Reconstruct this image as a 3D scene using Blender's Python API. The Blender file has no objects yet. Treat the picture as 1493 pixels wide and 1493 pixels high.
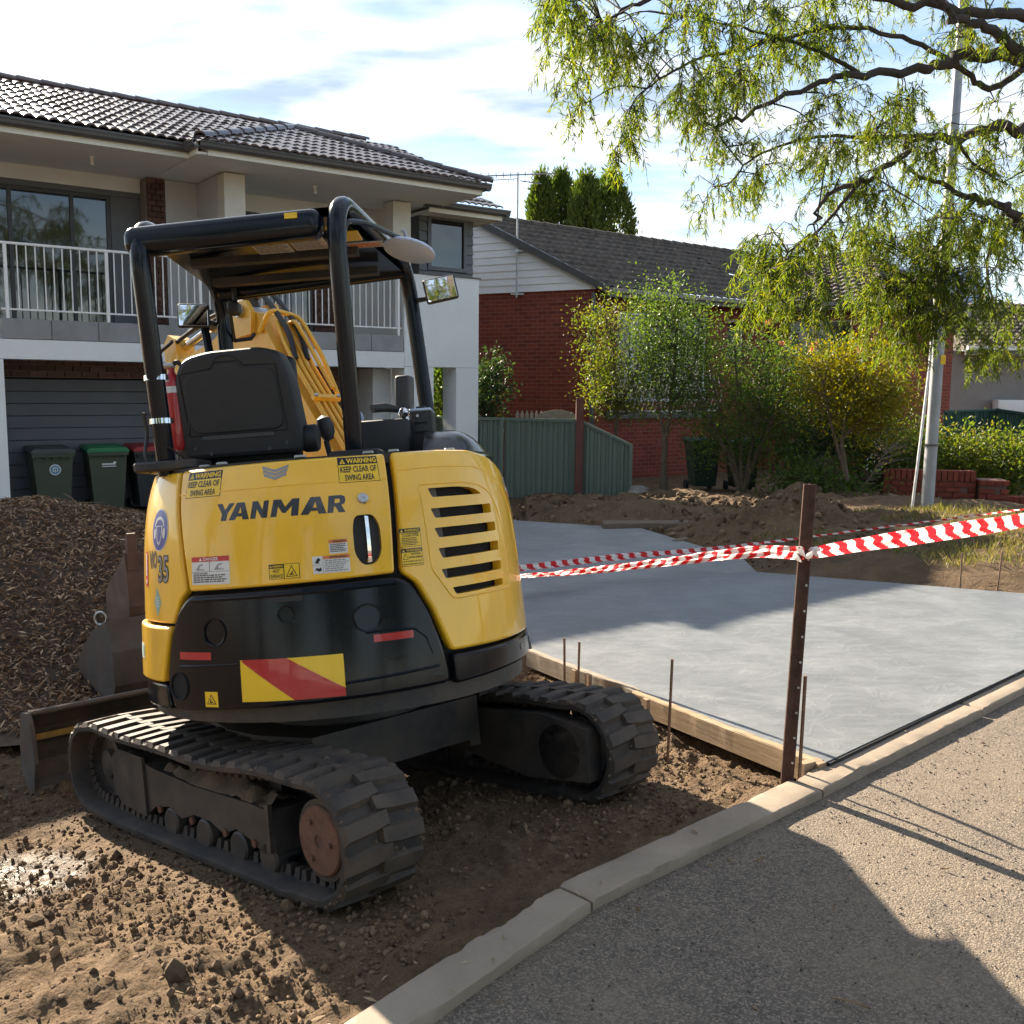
import bpy, bmesh, math, random
import numpy as np
from mathutils import Matrix, Vector
from mathutils.geometry import tessellate_polygon

random.seed(7)
rng = np.random.default_rng(11)
R = math.radians
scene = bpy.context.scene
COL = scene.collection

# ------------------------------------------------------------------ camera
CAM_H = 1.6
cam_data = bpy.data.cameras.new('camera')
cam_data.sensor_fit = 'HORIZONTAL'
cam_data.sensor_width = 36.0
cam_data.lens = 36.0 * 1445.0 / 1493.0
cam_data.clip_start = 0.05
cam_data.clip_end = 3000.0
cam = bpy.data.objects.new('camera', cam_data)
COL.objects.link(cam)
scene.camera = cam
cam.matrix_world = Matrix.Translation((0, 0, CAM_H)) @ Matrix.Rotation(R(90 - 7.1), 4, 'X') @ Matrix.Rotation(R(0.6), 4, 'Z')

# ------------------------------------------------------------------ sky, sun, exposure
SUN_AZ = 37.0      # degrees to the left of the direction the camera faces
SUN_EL = 28.2
world = bpy.data.worlds.new('World')
scene.world = world
world.use_nodes = True
wt = world.node_tree
wt.nodes.clear()
wn, wl = wt.nodes, wt.links
w_out = wn.new('ShaderNodeOutputWorld')
w_bg = wn.new('ShaderNodeBackground')
w_bg.inputs['Strength'].default_value = 0.15
w_sky = wn.new('ShaderNodeTexSky')
w_sky.sky_type = 'NISHITA'
w_sky.sun_disc = False
w_sky.sun_elevation = R(SUN_EL)
w_sky.sun_rotation = R(-SUN_AZ)
w_sky.air_density = 1.0
w_sky.dust_density = 0.1
w_sky.ozone_density = 1.6
# thin cloud sheet over the whole sky, projected on a high flat layer
w_tc = wn.new('ShaderNodeTexCoord')
w_sep = wn.new('ShaderNodeSeparateXYZ')
wl.new(w_tc.outputs['Generated'], w_sep.inputs[0])
def wmath(op, a, b=None):
    n = wn.new('ShaderNodeMath'); n.operation = op
    for i, v in enumerate((a, b)):
        if v is None: continue
        if isinstance(v, (int, float)): n.inputs[i].default_value = v
        else: wl.new(v, n.inputs[i])
    return n.outputs[0]
zc = wmath('ADD', wmath('MAXIMUM', w_sep.outputs['Z'], 0.0), 0.16)
cx_ = wmath('DIVIDE', w_sep.outputs['X'], zc)
cy_ = wmath('DIVIDE', w_sep.outputs['Y'], zc)
w_cmb = wn.new('ShaderNodeCombineXYZ')
wl.new(cx_, w_cmb.inputs[0]); wl.new(cy_, w_cmb.inputs[1])
w_map = wn.new('ShaderNodeMapping')
w_map.inputs['Location'].default_value = (1.7, 4.1, 0.0)
w_map.inputs['Rotation'].default_value = (0, 0, R(25))
w_map.inputs['Scale'].default_value = (0.75, 1.5, 1.0)
wl.new(w_cmb.outputs[0], w_map.inputs[0])
w_n1 = wn.new('ShaderNodeTexNoise')
w_n1.inputs['Scale'].default_value = 1.1
w_n1.inputs['Detail'].default_value = 9.0
w_n1.inputs['Roughness'].default_value = 0.57
w_n1.inputs['Distortion'].default_value = 0.35
wl.new(w_map.outputs[0], w_n1.inputs['Vector'])
w_rmp = wn.new('ShaderNodeValToRGB')
w_rmp.color_ramp.elements[0].position = 0.39
w_rmp.color_ramp.elements[0].color = (0.12, 0.12, 0.12, 1)
w_rmp.color_ramp.elements[1].position = 0.60
w_rmp.color_ramp.elements[1].color = (0.97, 0.97, 0.97, 1)
wl.new(w_n1.outputs['Fac'], w_rmp.inputs[0])
w_n2 = wn.new('ShaderNodeTexNoise')
w_n2.inputs['Scale'].default_value = 3.4
w_n2.inputs['Detail'].default_value = 7.0
wl.new(w_map.outputs[0], w_n2.inputs['Vector'])
w_r2 = wn.new('ShaderNodeValToRGB')
w_r2.color_ramp.elements[0].position = 0.36
w_r2.color_ramp.elements[0].color = (0.40, 0.50, 0.66, 1)
w_r2.color_ramp.elements[1].position = 0.60
w_r2.color_ramp.elements[1].color = (1.0, 0.99, 0.97, 1)
wl.new(w_n2.outputs['Fac'], w_r2.inputs[0])
# cloud is near evenly bright, raised away from the sun to lift the fill
w_dot = wn.new('ShaderNodeVectorMath'); w_dot.operation = 'DOT_PRODUCT'
wl.new(w_tc.outputs['Generated'], w_dot.inputs[0])
w_dot.inputs[1].default_value = (-math.sin(R(SUN_AZ)) * math.cos(R(SUN_EL)), math.cos(R(SUN_AZ)) * math.cos(R(SUN_EL)), math.sin(R(SUN_EL)))
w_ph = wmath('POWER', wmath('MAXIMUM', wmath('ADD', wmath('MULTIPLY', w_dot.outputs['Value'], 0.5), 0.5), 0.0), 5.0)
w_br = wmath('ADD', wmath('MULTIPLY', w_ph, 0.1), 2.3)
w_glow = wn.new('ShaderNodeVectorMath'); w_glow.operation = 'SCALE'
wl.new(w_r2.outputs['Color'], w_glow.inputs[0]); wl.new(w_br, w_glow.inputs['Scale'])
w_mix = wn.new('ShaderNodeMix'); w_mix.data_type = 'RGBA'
# veil thins slightly away from the sun; cover there raised for fill light
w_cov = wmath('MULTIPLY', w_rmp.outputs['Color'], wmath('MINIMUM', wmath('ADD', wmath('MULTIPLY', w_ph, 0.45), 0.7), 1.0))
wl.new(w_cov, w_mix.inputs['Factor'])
w_clr = wn.new('ShaderNodeVectorMath'); w_clr.operation = 'SCALE'
w_clr.inputs['Scale'].default_value = 0.33
wl.new(w_sky.outputs['Color'], w_clr.inputs[0])
wl.new(w_clr.outputs['Vector'], w_mix.inputs['A'])
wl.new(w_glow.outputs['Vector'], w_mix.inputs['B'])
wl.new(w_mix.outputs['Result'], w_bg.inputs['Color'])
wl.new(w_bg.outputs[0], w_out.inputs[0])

sun_data = bpy.data.lights.new('sun', 'SUN')
sun_data.energy = 4.6
sun_data.angle = R(0.55)
sun_data.color = (1.0, 0.86, 0.68)
sun = bpy.data.objects.new('sun', sun_data)
COL.objects.link(sun)
sun_dir = Vector((-math.sin(R(SUN_AZ)) * math.cos(R(SUN_EL)), math.cos(R(SUN_AZ)) * math.cos(R(SUN_EL)), math.sin(R(SUN_EL))))
sun.rotation_euler = sun_dir.to_track_quat('Z', 'Y').to_euler()
sun.location = sun_dir * 60

scene.view_settings.view_transform = 'Standard'
scene.view_settings.look = 'None'
scene.view_settings.exposure = 2.15
scene.view_settings.gamma = 1.0
scene.view_settings.use_curve_mapping = False
try:
    scene.cycles.max_bounces = 7
    scene.cycles.transparent_max_bounces = 8
    scene.cycles.diffuse_bounces = 3
    scene.cycles.glossy_bounces = 3
    scene.cycles.use_denoising = True
    scene.cycles.use_adaptive_sampling = True
    scene.cycles.adaptive_threshold = 0.03
    scene.cycles.caustics_reflective = False
    scene.cycles.caustics_refractive = False
except Exception:
    pass

# ------------------------------------------------------------------ helpers: where a direction seen from the street meets a distance
_fw = Vector((0, math.cos(R(7.1)), -math.sin(R(7.1))))
_rt0 = Vector((1, 0, 0)); _up0 = _rt0.cross(_fw)
_c, _s = math.cos(R(0.6)), math.sin(R(0.6))
_rt = _rt0 * _c + _up0 * _s
_up = -_rt0 * _s + _up0 * _c
def at(px, py, dist):
    """point `dist` metres in front of the photographer's position along a survey sight line"""
    d = _fw + _rt * ((px - 746.5) / 1445.0) - _up * ((py - 746.5) / 1445.0)
    return Vector((0, 0, CAM_H)) + d * (dist / d.y)

# ------------------------------------------------------------------ helpers: materials
MATS = {}
def new_mat(name):
    m = bpy.data.materials.new(name); m.use_nodes = True
    m.node_tree.nodes.clear()
    MATS[name] = m
    return m
class NT:
    """small wrapper for building node trees"""
    def __init__(self, m):
        self.t = m.node_tree; self.n = self.t.nodes; self.l = self.t.links
    def node(self, kind, **kw):
        x = self.n.new(kind)
        for k, v in kw.items():
            setattr(x, k, v)
        return x
    def set(self, sock, v):
        if v is None: return
        if hasattr(v, 'is_output') or isinstance(v, bpy.types.NodeSocket):
            self.l.new(v, sock)
        else:
            if isinstance(v, (tuple, list)) and len(v) == 3 and sock.type == 'RGBA': v = (*v, 1)
            sock.default_value = v
    def noise(self, scale, detail=5, rough=.55, vec=None, dist=0.0, out='Fac'):
        x = self.node('ShaderNodeTexNoise')
        x.inputs['Scale'].default_value = scale; x.inputs['Detail'].default_value = detail
        x.inputs['Roughness'].default_value = rough; x.inputs['Distortion'].default_value = dist
        if vec is not None: self.l.new(vec, x.inputs['Vector'])
        return x.outputs[out]
    def vor(self, scale, vec=None, out='Distance', feature='F1'):
        x = self.node('ShaderNodeTexVoronoi', feature=feature)
        x.inputs['Scale'].default_value = scale
        if vec is not None: self.l.new(vec, x.inputs['Vector'])
        return x.outputs[out]
    def ramp(self, fac, stops):
        x = self.node('ShaderNodeValToRGB'); e = x.color_ramp.elements
        while len(e) < len(stops): e.new(0.5)
        for i, (p, c) in enumerate(stops):
            e[i].position = p
            e[i].color = (c, c, c, 1) if isinstance(c, (int, float)) else (*c, 1)
        self.l.new(fac, x.inputs[0])
        return x.outputs['Color']
    def mix(self, fac, a, b, blend='MIX'):
        x = self.node('ShaderNodeMix', data_type='RGBA', blend_type=blend)
        self.set(x.inputs['Factor'], fac); self.set(x.inputs['A'], a); self.set(x.inputs['B'], b)
        return x.outputs['Result']
    def math(self, op, a, b=None, c=None):
        x = self.node('ShaderNodeMath', operation=op)
        for i, v in enumerate((a, b, c)): self.set(x.inputs[i], v)
        return x.outputs[0]
    def coords(self, kind='Object'):
        return self.node('ShaderNodeTexCoord').outputs[kind]
    def mapping(self, vec, scale=(1, 1, 1), rot=(0, 0, 0), loc=(0, 0, 0)):
        x = self.node('ShaderNodeMapping')
        x.inputs['Scale'].default_value = scale; x.inputs['Rotation'].default_value = rot; x.inputs['Location'].default_value = loc
        self.l.new(vec, x.inputs[0]); return x.outputs[0]
    def bump(self, h, strength=.3, dist=.01, normal=None):
        x = self.node('ShaderNodeBump')
        x.inputs['Strength'].default_value = strength; x.inputs['Distance'].default_value = dist
        self.l.new(h, x.inputs['Height'])
        if normal is not None: self.l.new(normal, x.inputs['Normal'])
        return x.outputs[0]
    def world_pos(self):
        return self.node('ShaderNodeNewGeometry').outputs['Position']
    def island(self):
        return self.node('ShaderNodeNewGeometry').outputs['Random Per Island']
    def objrand(self):
        return self.node('ShaderNodeObjectInfo').outputs['Random']
    def bsdf(self, base, rough=.5, metal=0.0, normal=None, spec=.5, coat=0.0, coat_rough=.05, trans=0.0, ior=1.45):
        x = self.node('ShaderNodeBsdfPrincipled')
        self.set(x.inputs['Base Color'], base); self.set(x.inputs['Roughness'], rough); self.set(x.inputs['Metallic'], metal)
        self.set(x.inputs['Specular IOR Level'], spec); self.set(x.inputs['Coat Weight'], coat)
        x.inputs['Coat Roughness'].default_value = coat_rough
        x.inputs['IOR'].default_value = ior
        self.set(x.inputs['Transmission Weight'], trans)
        if normal is not None: self.l.new(normal, x.inputs['Normal'])
        return x.outputs[0]
    def out(self, shader):
        o = self.node('ShaderNodeOutputMaterial'); self.l.new(shader, o.inputs[0])

def simple(name, col, rough=.5, metal=0.0, var=.12, vscale=4.0, bump=0.0, bscale=60.0, coat=0.0, spec=.5, dust=0.0, dust_col=(.16, .125, .09), dscale=2.2, orand=0.0, rvar=.08):
    m = new_mat(name); t = NT(m)
    v = t.world_pos()
    n = t.noise(vscale, 6, .6, v)
    dk = tuple(c * (1 - var) for c in col); lt = tuple(min(1, c * (1 + var)) for c in col)
    c = t.ramp(n, [(.25, dk), (.75, lt)])
    if orand:
        c = t.mix(t.math('MULTIPLY', t.objrand(), orand), c, tuple(x * .35 for x in col))
    rr = t.math('ADD', rough - rvar, t.math('MULTIPLY', t.noise(vscale * 5, 4, .6, v), rvar * 2))
    ct = coat
    if dust:
        dn = t.ramp(t.noise(dscale, 9, .68, v), [(.48 - dust * .25, 0.0), (.78 - dust * .25, 1.0)])
        df = t.math('MULTIPLY', dn, min(1.0, dust * 1.3))
        c = t.mix(df, c, dust_col)
        rr = t.math('ADD', rr, t.math('MULTIPLY', df, .75 - rough if rough < .75 else 0))
        if coat: ct = t.math('MULTIPLY', coat, t.math('SUBTRACT', 1.0, df))
    nm = t.bump(t.noise(bscale, 6, .65, v), min(1, bump), .006) if bump else None
    t.out(t.bsdf(c, rr, metal, nm, spec, ct))
    return m

# ------------------------------------------------------------------ helpers: meshes
def link(o, parent=None, mat=None):
    COL.objects.link(o)
    if parent is not None: o.parent = parent
    return o
def tag(o, label=None, cat=None, group=None, kind=None):
    if label: o['label'] = label
    if cat: o['category'] = cat
    if group: o['group'] = group
    if kind: o['kind'] = kind
    return o
def empty(name, loc=(0, 0, 0), rz=0.0, parent=None):
    o = bpy.data.objects.new(name, None); o.location = loc; o.rotation_euler = (0, 0, rz)
    o.empty_display_size = .2
    return link(o, parent)
def M_(m):
    return MATS[m] if isinstance(m, str) else m

class MB:
    """collects geometry, then becomes ONE mesh object"""
    def __init__(self):
        self.v = []; self.f = []; self.mi = []; self.sm = []; self.cur = 0; self.smooth = False
    def add(self, vs, fs, smooth=None):
        b = len(self.v)
        self.v.extend([tuple(p) for p in vs])
        for f in fs:
            self.f.append(tuple(b + i for i in f)); self.mi.append(self.cur)
            self.sm.append(self.smooth if smooth is None else smooth)
        return self
    def mat(self, i):
        self.cur = i; return self
    def box(self, x0, x1, y0, y1, z0, z1, T=None):
        vs = [Vector(p) for p in ((x0, y0, z0), (x1, y0, z0), (x1, y1, z0), (x0, y1, z0), (x0, y0, z1), (x1, y0, z1), (x1, y1, z1), (x0, y1, z1))]
        if T is not None: vs = [T @ p for p in vs]
        return self.add(vs, [(0, 3, 2, 1), (4, 5, 6, 7), (0, 1, 5, 4), (1, 2, 6, 5), (2, 3, 7, 6), (3, 0, 4, 7)], False)
    def cbox(self, c, s, T=None):
        return self.box(c[0] - s[0] / 2, c[0] + s[0] / 2, c[1] - s[1] / 2, c[1] + s[1] / 2, c[2] - s[2] / 2, c[2] + s[2] / 2, T)
    def rbox(self, x0, x1, y0, y1, z0, z1, r=.01, seg=2, T=None):
        bm = bmesh.new(); bmesh.ops.create_cube(bm, size=1)
        for v in bm.verts:
            v.co = Vector((x0 + (v.co.x + .5) * (x1 - x0), y0 + (v.co.y + .5) * (y1 - y0), z0 + (v.co.z + .5) * (z1 - z0)))
        bmesh.ops.bevel(bm, geom=list(bm.edges), offset=r, segments=seg, profile=.5, affect='EDGES')
        return self.bm(bm, T, smooth=seg > 1)
    def bm(self, bm, T=None, smooth=False):
        bm.verts.index_update()
        vs = [(T @ v.co if T is not None else v.co.copy()) for v in bm.verts]
        fs = [tuple(v.index for v in f.verts) for f in bm.faces]
        bm.free()
        return self.add(vs, fs, smooth)
    def tube(self, pts, rad, seg=8, caps=True, smooth=True, flat=1.0):
        pts = [Vector(p) for p in pts]
        n = len(pts)
        if not hasattr(rad, '__len__'): rad = [rad] * n
        vs = []; fs = []
        prev = None
        for i, p in enumerate(pts):
            d = (pts[min(i + 1, n - 1)] - pts[max(i - 1, 0)])
            d = d.normalized() if d.length > 1e-9 else Vector((0, 0, 1))
            if prev is None:
                a = Vector((0, 0, 1)) if abs(d.z) < .9 else Vector((1, 0, 0))
                u = d.cross(a).normalized()
            else:
                u = (prev - d * prev.dot(d))
                u = u.normalized() if u.length > 1e-6 else d.orthogonal().normalized()
            prev = u
            w = d.cross(u)
            for k in range(seg):
                a = 2 * math.pi * k / seg
                vs.append(p + u * (math.cos(a) * rad[i]) + w * (math.sin(a) * rad[i] * flat))
        for i in range(n - 1):
            for k in range(seg):
                k2 = (k + 1) % seg
                fs.append((i * seg + k, i * seg + k2, (i + 1) * seg + k2, (i + 1) * seg + k))
        self.add(vs, fs, smooth)
        if caps:
            self.add(vs[:seg], [tuple(range(seg))[::-1]], False)
            self.add(vs[-seg:], [tuple(range(seg))], False)
        return self
    def cyl(self, p0, p1, r0, r1=None, seg=16, smooth=True):
        return self.tube([p0, p1], [r0, r0 if r1 is None else r1], seg, True, smooth)
    def prism(self, poly, h0, h1, T=None, axis='z', smooth=False):
        """extrude a 2D polygon; axis names the extrusion axis; polygon coords are the other two in order"""
        def mk(a, b, h):
            if axis == 'z': return Vector((a, b, h))
            if axis == 'y': return Vector((a, h, b))
            return Vector((h, a, b))
        n = len(poly)
        vs = [mk(a, b, h0) for a, b in poly] + [mk(a, b, h1) for a, b in poly]
        if T is not None: vs = [T @ p for p in vs]
        tris = tessellate_polygon([[Vector((a, b, 0)) for a, b in poly]])
        fs = [tuple(t) for t in tris] + [tuple(n + i for i in t)[::-1] for t in tris]
        self.add(vs, fs, False)
        vs2 = vs
        sd = [(i, (i + 1) % n, n + (i + 1) % n, n + i) for i in range(n)]
        self.add(vs2, sd, smooth)
        return self
    def lathe(self, prof, T=None, seg=24, smooth=True):
        """prof: list of (r, z)"""
        vs = []; fs = []
        for r_, z in prof:
            for k in range(seg):
                a = 2 * math.pi * k / seg
                p = Vector((r_ * math.cos(a), r_ * math.sin(a), z)); vs.append(T @ p if T is not None else p)
        for i in range(len(prof) - 1):
            for k in range(seg):
                k2 = (k + 1) % seg
                fs.append((i * seg + k, i * seg + k2, (i + 1) * seg + k2, (i + 1) * seg + k))
        fs.append(tuple(range(seg))[::-1]); fs.append(tuple((len(prof) - 1) * seg + k for k in range(seg)))
        return self.add(vs, fs, smooth)
    def mesh(self, name, mats):
        me = bpy.data.meshes.new(name)
        me.from_pydata(self.v, [], self.f)
        for m in (mats if isinstance(mats, (list, tuple)) else [mats]): me.materials.append(M_(m))
        me.polygons.foreach_set('material_index', self.mi)
        me.polygons.foreach_set('use_smooth', self.sm)
        me.validate(); me.update()
        fix_normals(me)
        if any(self.sm): me.set_sharp_from_angle(angle=R(38))
        return me
    def build(self, name, mats, parent=None, T=None):
        o = bpy.data.objects.new(name, self.mesh(name, mats))
        link(o, parent)
        if T is not None: o.matrix_local = T
        return o
def fix_normals(me):
    if len(me.polygons) > 60000: return
    bm = bmesh.new(); bm.from_mesh(me)
    bmesh.ops.recalc_face_normals(bm, faces=bm.faces)
    bm.to_mesh(me); bm.free()
def inst(name, me, parent=None, T=None):
    o = bpy.data.objects.new(name, me); link(o, parent)
    if T is not None: o.matrix_local = T
    return o
def np_mesh(name, verts, quads, mats, smooth=False, parent=None, tris=False):
    """big meshes straight from numpy arrays"""
    k = 3 if tris else 4
    me = bpy.data.meshes.new(name)
    nv, nf = len(verts), len(quads)
    me.vertices.add(nv); me.vertices.foreach_set('co', np.asarray(verts, np.float32).ravel())
    me.loops.add(nf * k); me.loops.foreach_set('vertex_index', np.asarray(quads, np.int32).ravel())
    me.polygons.add(nf); me.polygons.foreach_set('loop_start', np.arange(nf, dtype=np.int32) * k)
    me.polygons.foreach_set('loop_total', np.full(nf, k, np.int32))
    me.polygons.foreach_set('use_smooth', np.full(nf, smooth))
    for m in (mats if isinstance(mats, (list, tuple)) else [mats]): me.materials.append(M_(m))
    me.update(calc_edges=True); me.validate()
    o = bpy.data.objects.new(name, me); link(o, parent)
    return o
def catmull(pts, n=8):
    pts = [Vector(p) for p in pts]
    P = [pts[0] * 2 - pts[1]] + pts + [pts[-1] * 2 - pts[-2]]
    out = []
    for i in range(1, len(P) - 2):
        for k in range(n):
            t = k / n
            a, b, c, d = P[i - 1], P[i], P[i + 1], P[i + 2]
            out.append(.5 * ((2 * b) + (c - a) * t + (2 * a - 5 * b + 4 * c - d) * t * t + (3 * b - a - 3 * c + d) * t ** 3))
    out.append(pts[-1])
    return out
def fillet(pts, r, n=5):
    """round the corners of an open 3D polyline"""
    pts = [Vector(p) for p in pts]; out = [pts[0]]
    for i in range(1, len(pts) - 1):
        a, b, c = pts[i - 1], pts[i], pts[i + 1]
        ra = min(r, (a - b).length * .49, (c - b).length * .49)
        p0 = b + (a - b).normalized() * ra; p1 = b + (c - b).normalized() * ra
        for k in range(n + 1):
            t = k / n
            out.append(p0 * (1 - t) ** 2 + b * 2 * t * (1 - t) + p1 * t * t)
    out.append(pts[-1]); return out

# value noise in numpy for terrain
_perm = rng.random((256, 256)).astype(np.float64)
def vnoise(x, y):
    xi = np.floor(x).astype(int); yi = np.floor(y).astype(int)
    fx = x - xi; fy = y - yi
    fx = fx * fx * (3 - 2 * fx); fy = fy * fy * (3 - 2 * fy)
    g = lambda a, b: _perm[a & 255, b & 255]
    return (g(xi, yi) * (1 - fx) + g(xi + 1, yi) * fx) * (1 - fy) + (g(xi, yi + 1) * (1 - fx) + g(xi + 1, yi + 1) * fx) * fy - .5
def fbm(x, y, oct=5, lac=2.03, gain=.5):
    s = 0; a = 1.0
    for i in range(oct):
        s = s + a * vnoise(x * lac ** i + 17.3 * i, y * lac ** i - 9.1 * i); a *= gain
    return s
def sstep(a, b, x):
    t = np.clip((x - a) / (b - a), 0, 1); return t * t * (3 - 2 * t)
# ================================================================== ground, road, kerb, slab
KERB_F = [(-2.0, .08), (-.17, 2.37), (.27, 2.92), (1.25, 3.79), (2.77, 5.19), (9.0, 10.95), (60, 58)]
def polydist(x, y, P):
    """signed distance to a polyline (positive on its left), distance"""
    best = np.full(np.shape(x), 1e9); sg = np.zeros(np.shape(x))
    for (ax, ay), (bx, by) in zip(P[:-1], P[1:]):
        dx, dy = bx - ax, by - ay; L2 = dx * dx + dy * dy
        t = np.clip(((x - ax) * dx + (y - ay) * dy) / L2, 0, 1)
        ex, ey = x - (ax + t * dx), y - (ay + t * dy)
        d = np.hypot(ex, ey); s = np.sign(dx * (y - ay) - dy * (x - ax))
        m = d < best
        best = np.where(m, d, best); sg = np.where(m, s, sg)
    return best * sg
def inpoly(x, y, P):
    r = np.zeros(np.shape(x), bool); n = len(P); j = n - 1
    for i in range(n):
        xi, yi = P[i]; xj, yj = P[j]
        c = ((yi > y) != (yj > y)) & (x < (xj - xi) * (y - yi) / (yj - yi + 1e-12) + xi)
        r ^= c; j = i
    return r
LEFT_EDGE = [(1.34, 4.03), (.13, 6.0), (.05, 7.95), (-4.9, 14.6)]
RIGHT_EDGE = [(5.55, 7.95), (4.09, 7.77), (2.25, 8.95), (2.32, 9.75), (1.65, 12.45), (0.1, 13.5), (-1.3, 15.6)]
PAVED = LEFT_EDGE + RIGHT_EDGE[::-1]
def d2s(x, y): return -.69 * (x - 1.25) + .724 * (y - 3.79)
def zs(x, y): return np.maximum(.05 - .031 * d2s(x, y), -.32)
def ground_z(x, y, rough=True):
    x = np.asarray(x, float); y = np.asarray(y, float)
    plane = -.169 + .086 * (x + .66) - .114 * (y - 4.04)
    base = np.clip(plane, -.40, .0)
    far = sstep(6.0, 9.0, y); base = base * (1 - far) + (-.33) * far
    dl = np.abs(polydist(x, y, LEFT_EDGE)); dr = np.abs(polydist(x, y, RIGHT_EDGE))
    pv = inpoly(x, y, PAVED)
    nearslab = np.exp(-(dl / .38) ** 2)
    z = base * (1 - nearslab) + (zs(x, y) - .125) * nearslab
    # right of the slab a low earth bank
    rside = (polydist(x, y, RIGHT_EDGE) < 0) & (~pv)
    bank = zs(x, y) - .05 + .17 * sstep(.05, .9, dr)
    bank = bank * (1 - sstep(4.5, 8, dr)) + (-.2) * sstep(4.5, 8, dr)
    w = np.where(rside & (x > 0.2), 1.0, 0.0) * np.clip(1 - sstep(15.5, 18.5, y), 0, 1)
    z = z * (1 - w) + bank * w
    if rough:
        amp = np.where(pv, 0, 1.0) * (1 - .7 * sstep(14, 30, y))
        # quieter under the tracks and machine
        lx, ly = x + .66, y - 4.04
        u = .70 * lx + .715 * ly; v = -.715 * lx + .70 * ly
        ut = np.maximum(np.abs(np.abs(u) - .625) - .2, 0); vt = np.maximum(np.abs(v) - 1.0, 0)
        q = np.clip(np.hypot(ut, vt) / .25, .12, 1)
        n1 = fbm(x * 1.7 + 3, y * 1.7, 3) * (.075 + .10 * sstep(9, 12, y) * (1 - sstep(17, 19, y)))
        n2 = fbm(x * 6.5, y * 6.5 + 40, 4) * .046
        n3 = np.abs(fbm(x * 15 + 9, y * 15, 3)) * .036 + np.maximum(fbm(x * 31, y * 31 + 5, 2), -.1) * .022
        z = z + amp * q * (n1 + n2 + n3 - .014) + .012 * (1 - q)
        # crawler marks pressed into the soil in front of the tracks' run
        z = z + np.where((np.abs(np.abs(u) - .625) < .17) & (v < -1.1) & (v > -2.2), .012 * np.sin(v * 2 * math.pi / .095), 0) * (1 - pv)
    z = np.where(pv, zs(x, y) - .13, z)
    kd = polydist(x, y, KERB_F)
    kw = sstep(-.02, .30, kd)
    spill = .012 + .05 * fbm(x * 5 + 31, y * 5, 4)
    z = np.where(kd < .30, z * kw + np.minimum(spill, .034) * (1 - kw), z)
    z = np.where(kd < .10, -.16, z)
    return z

def mat_soil():
    m = new_mat('soil'); t = NT(m); v = t.world_pos()
    big = t.noise(.55, 5, .6, v); mid = t.noise(4.5, 8, .68, v); fine = t.noise(42, 7, .72, v)
    c = t.ramp(mid, [(.25, (.052, .033, .019)), (.5, (.125, .080, .043)), (.78, (.235, .155, .082))])
    c = t.mix(t.ramp(big, [(.4, 0.0), (.62, .55)]), c, (.075, .052, .034))
    c = t.mix(t.math('MULTIPLY', t.ramp(fine, [(.35, 0.0), (.7, 1.0)]), .45), c, (.25, .168, .095))
    grit = t.vor(120, v)
    c = t.mix(t.ramp(grit, [(.0, .55), (.35, 0.0)]), c, (.055, .042, .032))
    wet = t.ramp(t.noise(1.35, 6, .6, t.mapping(v, loc=(1.7, 0, 0))), [(.63, 0.0), (.72, 1.0)])
    dd = t.node('ShaderNodeVectorMath', operation='DISTANCE'); t.l.new(v, dd.inputs[0]); dd.inputs[1].default_value = (-1.95, 3.45, -.2)
    patch = t.math('SUBTRACT', .62, t.math('ADD', dd.outputs['Value'], t.math('MULTIPLY', t.noise(4.0, 5, .6, v), .45)))
    patch = t.math('MINIMUM', t.math('MAXIMUM', t.math('MULTIPLY', patch, 6.0), 0.0), 1.0)
    wet = t.math('MAXIMUM', wet, patch)
    rr = t.math('SUBTRACT', t.math('SUBTRACT', .95, t.math('MULTIPLY', wet, .42)), t.math('MULTIPLY', patch, .22))
    c = t.mix(t.math('MULTIPLY', wet, .45), c, (.05, .038, .028))
    h = t.math('ADD', t.math('MULTIPLY', fine, .8), t.math('MULTIPLY', t.noise(13, 8, .7, v), 1.5))
    nm = t.bump(h, .85, .03)
    nm = t.bump(t.vor(75, v), .5, .01, nm)
    t.out(t.bsdf(c, rr, 0, nm, .3)); return m
mat_soil()
def mat_asphalt():
    m = new_mat('asphalt'); t = NT(m); v = t.world_pos()
    stone = t.vor(165, v, 'Color'); dist = t.vor(165, v)
    sep = t.node('ShaderNodeSeparateColor'); t.l.new(stone, sep.inputs[0])
    c = t.ramp(sep.outputs[0], [(.0, (.075, .065, .053)), (.5, (.145, .120, .094)), (1.0, (.29, .24, .185))])
    c = t.mix(t.ramp(dist, [(.35, 0.0), (.65, .6)]), c, (.085, .072, .06))
    big = t.noise(1.2, 7, .62, v)
    c = t.mix(t.ramp(big, [(.42, 0.0), (.7, .5)]), c, (.20, .16, .115))
    c = t.mix(t.math('MULTIPLY', t.ramp(t.noise(8, 6, .7, v), [(.5, 0.0), (.75, 1.0)]), .3), c, (.27, .215, .16))
    h = t.math('ADD', t.math('MULTIPLY', t.math('SUBTRACT', 1.0, dist), 1.0), t.math('MULTIPLY', t.noise(60, 6, .7, v), .6))
    nm = t.bump(h, .5, .006)
    t.out(t.bsdf(c, t.math('ADD', .8, t.math('MULTIPLY', sep.outputs[1], .15)), 0, nm, .3)); return m
mat_asphalt()
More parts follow.
